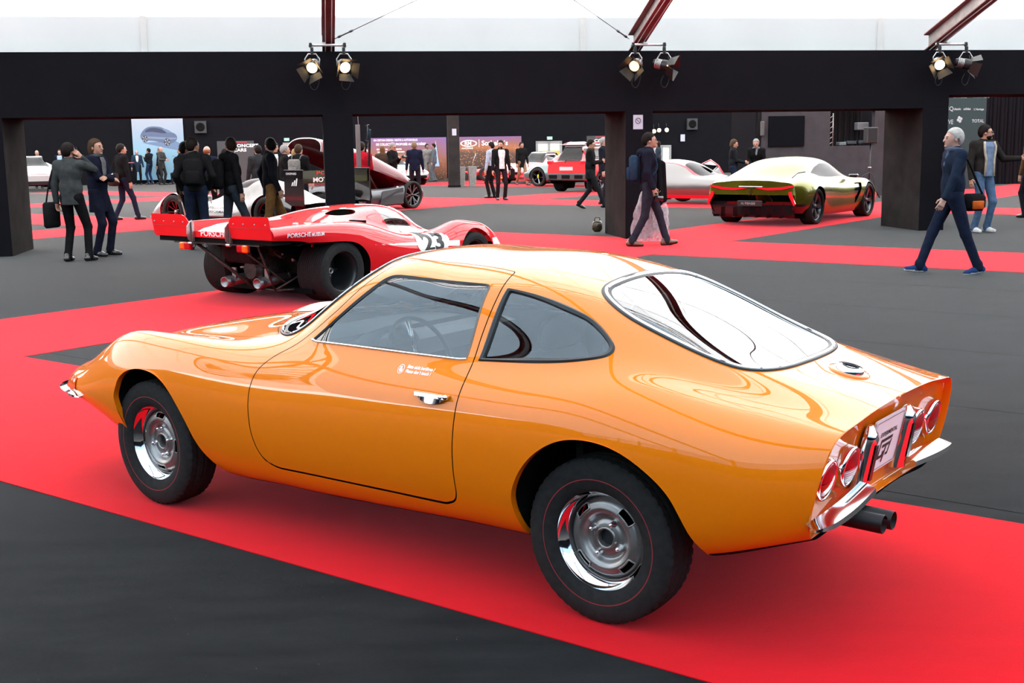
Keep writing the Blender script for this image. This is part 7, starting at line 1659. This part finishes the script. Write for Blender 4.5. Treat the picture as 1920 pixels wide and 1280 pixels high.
for cx, cz, rx, rz_ in ((-.62, .46, .135, .165), (.42, .30, .15, .185)):
    w_ = print_poly(ps, [(cx+rx*math.cos(a), cz+rz_*math.sin(a)) for a in np.linspace(0, 6.28, 25)[:-1]], mat('print_tyre', (.03, .035, .05), .7), -.0255, 'printed_wheel')
    for q in range(5): a = q*1.257; print_poly(w_, [(cx+rx*.12*math.cos(a), cz+rz_*.12*math.sin(a)), (cx+rx*.85*math.cos(a-.28), cz+rz_*.85*math.sin(a-.28)), (cx+rx*.85*math.cos(a+.28), cz+rz_*.85*math.sin(a+.28))], mat('print_spoke', (.24, .26, .30), .7), -.027, 'printed_spoke')
V, F = text_mesh('Bertone', .10); mobj('printed_text', [(.62+v[0], -.0235, -.42+v[1]) for v in V], F, mat('print_blue', (.05, .12, .25), .7), ps)
# ---- ventilation / loudspeaker boxes high on the back wall
for lab, s_, z_ in (('square wall loudspeaker right of the blue poster', -10.63, 2.72), ('square wall loudspeaker right of the third column', 14.45, 2.57)):
    o = wthing('wall_speaker', lab, 'loudspeaker', s_, 40.95, z_); mb = MB(); mb.box((0, 0, 0), (.56, .14, .58)); mb.build('cabinet', mat('speaker_grey', (.022, .022, .024), .7), o); mb = MB(); mb.lathe([(0, .0), (.10, .012), (.19, .03), (.21, .005)], 28, axis_to((0, -.072, 0), (0, -1, 0))); mb.build('cone', M_dark, o, True)
# ---- auction banners
def banner(label, s_, t_, w_, h_, m, name='banner'):
    o = wthing(name, label, 'banner', s_, t_, h_/2+.02); mb = MB(); mb.box((0, 0, 0), (w_, .05, h_)); mb.build('print_panel', m, o); return o
NIGHT = [(0, (.030, .022, .018)), (.30, (.055, .040, .032)), (.62, (.085, .058, .048)), (.72, (.26, .11, .05)), (.85, (.20, .10, .09)), (1, (.15, .09, .20))]
bn = banner('auction banner with oval logo and city lights at night', 3.12, 37.0, 3.06, 2.02, grad_mat('banner_city', NIGHT, 'Z', 1.2, .22, (11., .30, (.75, .34, .10), .72)))
def btext(par, txt, size, x, z, m=None, bold=.002, sx=1., y=-.03): V, F = text_mesh(txt, size, bold=bold); V[:, 0] *= sx; return mobj('lettering', [(x+v[0], y, z+v[1]) for v in V], F, m or M_white, par)
th = np.linspace(0, 2*math.pi, 49)[:-1]; mb = MB(); mb.strip([(-1.02+.40*math.cos(a), -.030, .70+.16*math.sin(a)) for a in th], [(-1.02+.345*math.cos(a), -.030, .70+.115*math.sin(a)) for a in th], True); mb.build('oval_logo', M_white, bn)
btext(bn, 'RM', .24, -1.22, .62, bold=.004); btext(bn, 'AUCTIONS', .09, -1.36, .44, sx=1.2); btext(bn, 'Sotheby´s', .32, -.40, .60, bold=.006); mb = MB(); mb.box((-.52, -.03, .70), (.02, .004, .36)); mb.build('divider', M_white, bn)
bn = banner('auction banner with blue tower and white lines of text', -.82, 37.0, 3.7, 2.02, grad_mat('banner_tower', [(0, (.05, .03, .024)), (.35, (.15, .065, .04)), (.6, (.21, .10, .07)), (.8, (.18, .10, .14)), (1, (.15, .10, .24))], 'Z', .9, .5, (12., .25, (.7, .32, .12), .40)))
btext(bn, 'EN CERTAIN DESIGN, VENTES & AUTOMOBILES', .125, -1.58, .86, bold=.001, sx=.78); btext(bn, 'DE COLLECTION PROPOSÉE AUX ENCHÈRES', .15, -1.48, .66, bold=.002, sx=.78)
btext(bn, 'EXPOSITION', .09, -1.45, .45); btext(bn, 'PLACE VAUBAN', .075, -1.42, .33); btext(bn, 'VENTE', .09, -.55, .45); btext(bn, 'MERCREDI', .075, -.5, .33)
mb = MB(); mb.add([(1.10, -.029, -.35), (1.95-.45, -.029, -.35), (1.42, -.029, .15), (1.36, -.029, .72), (1.34, -.029, .86), (1.32, -.029, .72), (1.26, -.029, .15)], [(0, 1, 2, 3, 4, 5, 6)]); mb.build('printed_tower', mat('print_tower', (.25, .40, .62), .7), bn)
# ---- two pale plinths beside the pillar
for lab, s_, w_ in (('tall pale tapered plinth touching the far pillar', .62, .30), ('tall pale tapered plinth with a bent wire, right of its twin', 1.06, .34)):
    o = wthing('plinth', lab, 'plinth', s_, 28.0); mb = MB(); mb.add([(-w_*.36, -.14, 0), (w_*.36, -.14, 0), (w_*.36, .14, 0), (-w_*.36, .14, 0), (-w_/2, -.16, .80), (w_/2, -.16, .80), (w_/2, .16, .80), (-w_/2, .16, .80)], [(3, 2, 1, 0), (4, 5, 6, 7), (0, 1, 5, 4), (1, 2, 6, 5), (2, 3, 7, 6), (3, 0, 4, 7)]); mb.build('body', mat('brushed_pale', (.20, .19, .18), .4, metal=.3, noise=(12, .2)), o)
    if w_ > .31: mb = MB(); mb.tube([(.0, 0, .80), (.06, 0, 1.05), (.16, 0, 1.30)], .010, 6); mb.build('wire', M_galv, o, True)
# ---- lit doors to outside with exit signs
M_day = mat('daylit_pane', (.5, .5, .45), .3, emit=(.72, .74, .66), estr=.45); M_yel = mat('yellow_outside', (.35, .30, .05), .5, emit=(.5, .42, .05), estr=.35); M_exit = mat('exit_sign_green', (.10, .30, .20), .5, emit=(.55, .8, .68), estr=.45)
def exit_door(n, lab, s_, t_, w_, h_):
    o = wthing('door_%d' % n, lab, None, s_, t_); o['kind'] = 'structure'
    if 'category' in o: del o['category']
    mb = MB(); 
    for x in (-w_/2, 0, w_/2): mb.box((x, 0, h_/2), (.10, .08, h_))
    mb.box((0, 0, h_), (w_+.1, .08, .10)); mb.build('door_frame', mat('pale_frame', (.22, .22, .22), .5), o)
    for q in (-1, 1): mb = MB(); mb.box((q*w_/4, .03, h_/2), (w_/2-.1, .02, h_)); p_ = mb.build('pane', M_day, o); mb = MB(); mb.box((q*w_/4, .015, h_*.60), (w_/2-.14, .02, h_*.32)); mb.build('outside_panel', M_yel if n == 1 else M_day, o)
exit_door(1, 'glazed exit doors with daylight and yellow boards outside', 6.2, 38.0, 1.2, 1.74); exit_door(2, 'pale exit door left of the second column', -6.15, 40.9, 1.0, 1.86)
exit_door(3, 'bright doorway right of the third column', 12.8, 40.9, .9, 1.45)
for lab, s_, t_, z_ in (('green exit sign over the glazed doors with yellow boards', 6.22, 37.9, 1.93), ('green exit sign over the pale door left of the second column', -6.5, 40.9, 2.06)):
    mb = MB(); mb.box((0, 0, 0), (.26, .05, .15)); o = mb.build('exit_sign', M_exit); o.location = WP(s_, t_, z_); o.rotation_euler = (0, 0, WANG); tag(o, lab, 'sign'); mb = MB(); mb.box((-.05, -.028, 0), (.04, .004, .08)); mb.box((.05, -.028, 0), (.10, .004, .03)); mb.build('pictogram', M_white, o)
# ---- concept-car totems
for lab, s_, t_, w_, h_, txt in (('dark totem reading CONCEPT CARS behind the red crossover', 8.45, 36.2, 1.5, 2.0, 'CONCEPT\nCARS'), ('dark information totem with a lit screen behind the parka man', -8.95, 40.2, 1.75, 2.02, 'CONCEPT\nCARS')):
    o = wthing('totem', lab, 'sign', s_, t_); mb = MB(); mb.box((0, 0, h_/2), (w_, .16, h_)); mb.build('panel', mat('totem_grey', (.03, .03, .032), .6), o)
    V, F = text_mesh(txt, .26, bold=.006); mobj('lettering', [(-.42+v[0]+(.3 if 'screen' in lab else 0), -.085, h_-.30+v[1]*.8) for v in V], F, M_white, o); mb = MB(); mb.box((.1, -.085, h_-.06), (.9, .006, .03)); mb.build('red_bar', M_redacc, o)
    if 'screen' in lab: mb = MB(); mb.box((-.35, -.085, 1.15), (.62, .02, 1.0)); mb.build('screen', mat('lit_screen', (.1, .15, .2), .3, emit=(.35, .5, .6), estr=.25), o)
# ---- stage lamps glowing far behind the third column
for k_, (s_, z_) in enumerate(((12.28, 2.22), (12.55, 2.27), (12.96, 2.28))):
    o = wthing('stage_lamp', ('stage lamp glowing far behind the third column, left of three', 'stage lamp glowing far behind the third column, middle of three', 'stage lamp glowing far behind the third column, right of three')[k_], 'lamp', s_, 40.6, z_); mb = MB(); mb.lathe([(0, 0), (.10, .0), (.12, .03), (.10, -.12), (0, -.14)], 18, axis_to((0, 0, 0), (0, -1, -.05))); mb.build('can', M_lampblk, o, True); mb = MB(); mb.lathe([(0, .035), (.10, .03)], 18, axis_to((0, 0, 0), (0, -1, -.05))); mb.build('lens', mat('stage_lens', (1, .8, .5), .4, emit=(1., .72, .36), estr=12.), o); mb = MB(); mb.tube([(0, 0, .08), (0, .1, .35)], .015, 6); mb.build('bracket', M_lampblk, o, True)
# ---- control booth with a dark screen and an opening, loudspeaker on a stand
bo = wthing('control_booth', 'dark grey booth wall with a black screen and a window with curtains', 'booth', 9.9, 13.0)
M_booth = mat('booth_grey', (.040, .037, .041), .9, spec=.05, noise=(3, .15))
mb = MB()
for (x0, x1, z0, z1) in ((-2.55, -.36, 0, 3.0), (-.36, 1.02, 0, 1.46), (-.36, 1.02, 2.46, 3.0), (1.02, 1.9, 0, 3.0)): mb.box(((x0+x1)/2, .1, (z0+z1)/2), (x1-x0, .2, z1-z0))
mb.build('front_panel', M_booth, bo); mb = MB(); mb.box((-.3, 2.2, 1.5), (4.4, .1, 3.0)); mb.box((-2.5, 1.1, 1.5), (.1, 2.2, 3.0)); mb.build('booth_back', M_black, bo)
mb = MB(); mb.box((-1.70, -.03, 1.90), (1.08, .05, .86)); mb.build('screen', mat('screen_black', (.004, .0045, .006), .9, spec=.03), bo); mb = MB(); mb.box((-2.45, -.08, 1.98), (.10, .12, .42), bev=.02); mb.build('column_speaker', mat('warm_grey', (.05, .046, .044), .5), bo)
for q in range(14): mb = MB(); mb.lathe([(.05, 0), (.055, 1.1)], 10, Matrix.Translation((-.24+q*.092, .85+.03*(q % 2), 1.42))); mb.build('curtain_fold', mat('curtain_black', (.012, .011, .012), .9, spec=.05), bo, True)
mb = MB()
for x in (-.28, -.16): mb.tube([(x, .25, 1.46), (x, .25, 2.4)], .014, 6)
for q in range(6): mb.tube([(-.28, .25, 1.5+q*.15), (-.16, .25, 1.58+q*.15)], .008, 5)
mb.build('truss', M_galv, bo, True)
for q, (x, z, w_) in enumerate(((.20, 1.52, .22), (.48, 1.55, .30), (.82, 2.02, .34), (.80, 1.56, .2))): mb = MB(); mb.box((x, .45, z), (w_, .25, .10 if q != 2 else .22), bev=.015); mb.build('desk_gear', mat('gear_%d' % (q % 2), ((.10, .11, .12), (.02, .025, .03))[q % 2], .4), bo)
ss = wthing('speaker_stand', 'black loudspeaker stand beside the green concept car', 'stand', 9.97, 11.3); mb = MB(); mb.tube([(0, 0, 0), (0, 0, 1.52)], .022, 8); mb.build('pole', M_lampblk, ss, True)
for q in range(3): a = q*2.094+.4; mb = MB(); mb.tube([(0, 0, .55), (.45*math.cos(a), .45*math.sin(a), .02)], .014, 6); mb.build('leg', M_lampblk, ss, True)
mb = MB(); mb.ball((0, 0, .86), (.06, .03, .03), 8); mb.build('knob', M_alu, ss, True)
sp_ = wthing('loudspeaker', 'small black loudspeaker on the stand by the booth', 'loudspeaker', 9.97, 11.3, 1.745); mb = MB(); mb.box((0, 0, 0), (.32, .26, .44), bev=.02); mb.build('cabinet', mat('speaker_black', (.02, .019, .019), .6), sp_); mb = MB(); mb.box((0, -.132, -.01), (.27, .008, .38)); mb.build('grille', M_lampblk, sp_)
mb = MB(); mb.tube(resample(np.array([(0, 0, .70), (-.20, -.02, .62), (-.26, -.02, .40), (-.05, -.05, .72), (.12, -.05, .60), (.14, -.04, .06)]), 24, False), .012, 6); o = mb.build('speaker_cable', M_seal, None, True); o.location = WP(9.85, 11.1, 0); o.rotation_euler = (0, 0, WANG); tag(o, 'black cable looping down beside the loudspeaker stand', 'cable')
# ---- sponsor board and black drape on the right
sb = wthing('sponsor_board', 'dark green sponsor board with white logos above the silver-haired man', 'board', 15.35, 16.0); mb = MB(); mb.box((0, 0, 1.7), (1.68, .08, 3.4)); mb.build('panel', mat('board_green', (.022, .038, .040), .7, spec=.1), sb)
M_logo = mat('logo_white', (.24, .29, .30), .7)
for txt, x, z, sz, sx in (('GQ', -.60, 2.50, .19, 1.), ('OFFICIEL', -.34, 2.90, .10, 1.2), ('PARTNERS', .36, 2.90, .12, 1.), ('classic', -.30, 2.52, .10, 1.), ('adidas', .04, 2.52, .10, 1.), ('L´Heritage', .40, 2.51, .085, .95), ('FFVE', -.62, 2.08, .20, .8), ('TOTAL', .35, 2.12, .14, .95)): btext(sb, txt, sz, x, z, M_logo, .003, sx, -.045)
mb = MB()
for q in range(4): a = q*math.pi/2+.3; mb.ball((-.08+.055*math.cos(a), -.045, 2.22+.06*math.sin(a)), (.05, .006, .05), 8)
mb.build('flower_logo', M_logo, sb, True)
dr = wthing('drape', 'black pleated drape at the far right', 'curtain', 19.5, 18.6); 
for q in range(34): mb = MB(); mb.lathe([(.085, .02), (.075, 1.3), (.08, 3.6)], 10, Matrix.Translation((-2.3+q*.145, .03*(q % 2), 0))); mb.build('pleat', M_black, dr, True)
# ---- display screen on an aluminium post by the second column
ds = empty('display_stand', (*np.array(WP(-4.25, 7., 0))[:2], 0.004), WANG); tag(ds, 'aluminium post carrying two dark screens seen edge-on beside the second column', 'stand'); mb = MB(); mb.box((0, 0, 1.06), (.10, .07, 2.12)); mb.build('post', mat('post_alu', (.17, .155, .155), .4, metal=.6), ds); mb = MB(); mb.box((0, 0, .02), (.6, .6, .03)); mb.build('base_plate', M_lampblk, ds)
for x, z, h_ in ((.14, 1.62, .80), (.10, 1.95, .35)): mb = MB(); mb.box((x, .2, z), (.05, .9, h_), Matrix.Rotation(.06, 4, 'Y'), bev=.01); mb.build('screen', M_blkgloss, ds)
mb = MB(); mb.tube([(.02, 0, 2.1), (.0, 0, 2.6)], .008, 5); mb.build('aerial', M_galv, ds, True)
# ---- small things on the floor
tb = empty('side_table', (-18.05, 56.7, .004), .2); tag(tb, 'small round table with a pink top at the far left group', 'table'); mb = MB(); mb.lathe([(0, 1.08), (.30, 1.08), (.30, 1.05), (0, 1.05)], 24); mb.build('top', mat('pink_top', (.35, .10, .11), .5), tb); mb = MB(); mb.tube([(0, 0, .02), (0, 0, 1.05)], .03, 8); mb.build('leg', M_cwhite, tb, True); mb = MB(); mb.lathe([(0, .03), (.25, .02), (.25, 0)], 20); mb.build('foot', M_cwhite, tb)
hb = empty('handbag', (1.60, 21.85, .004), .4); tag(hb, 'small olive and gold handbag on the floor against the third column', 'bag'); mb = MB(); mb.box((0, 0, .13), (.20, .12, .22), bev=.05); b_ = mb.build('bag_body', mat('olive_leather', (.055, .042, .018), .35, coat=.3), hb); autosmooth(b_, 60); mb = MB(); mb.tube([(-.06, 0, .23), (-.045, 0, .29), (.045, 0, .29), (.06, 0, .23)], .010, 6); mb.build('handle', MATS['olive_leather'], hb, True); mb = MB(); mb.box((0, -.07, .16), (.10, .02, .05), bev=.008); mb.build('clasp', M_alu, hb)
# scuffs, chips and carpet seams of the floor
M_scr = mat('paper_scrap', (.22, .22, .22), .9); mb = MB(); rg = np.random.default_rng(11)
def fleck(x, y, l, w_, a): c, s_ = math.cos(a), math.sin(a); mb.add([(x+c*l-s_*w_, y+s_*l+c*w_, .0012), (x-c*l-s_*w_, y-s_*l+c*w_, .0012), (x-c*l+s_*w_, y-s_*l-c*w_, .0022), (x+c*l+s_*w_, y+s_*l-c*w_, .0022)], [(3, 2, 1, 0)])
for q in range(60): t_ = rg.normal(); fleck(-.92+.10*t_+.03*rg.normal(), 4.30-.05*t_+.05*rg.normal(), rg.uniform(.001, .007), rg.uniform(.0004, .0008), rg.normal()*.25-.1)
for q in range(90): fleck(rg.uniform(-2.4, .1), rg.uniform(3.3, 4.9), rg.uniform(.0006, .0014), rg.uniform(.0004, .0009), rg.uniform(0, 3))
mb.F = [f for f in mb.F if (C2[0]*mb.V[f[0]][0]+C2[1]*mb.V[f[0]][1]) < 3.04]; mb.mi = mb.mi[:len(mb.F)]
o = mb.build('floor_flecks', M_scr); tag(o, 'tiny white flecks and scuffs on the dark carpet in the foreground', 'debris', kind='stuff')
mb = MB()
for k_ in range(12):
    e2_ = 5.4+k_*2.0
    if 15 < e2_ < 18: continue
    p0, p1 = CP(8.75, e2_), CP(-9, e2_-.15); q0, q1 = CP(8.75, e2_+.006), CP(-9, e2_-.144); mb.add([(*p0, .0007), (*p1, .0007), (*q1, .0007), (*q0, .0007)], [(0, 1, 2, 3)])
o = mb.build('floor_seams', mat('seam_dark', (.004, .004, .004), .9, spec=.02)); tag(o, 'thin joints between lengths of dark carpet', kind='structure')
mb = MB()
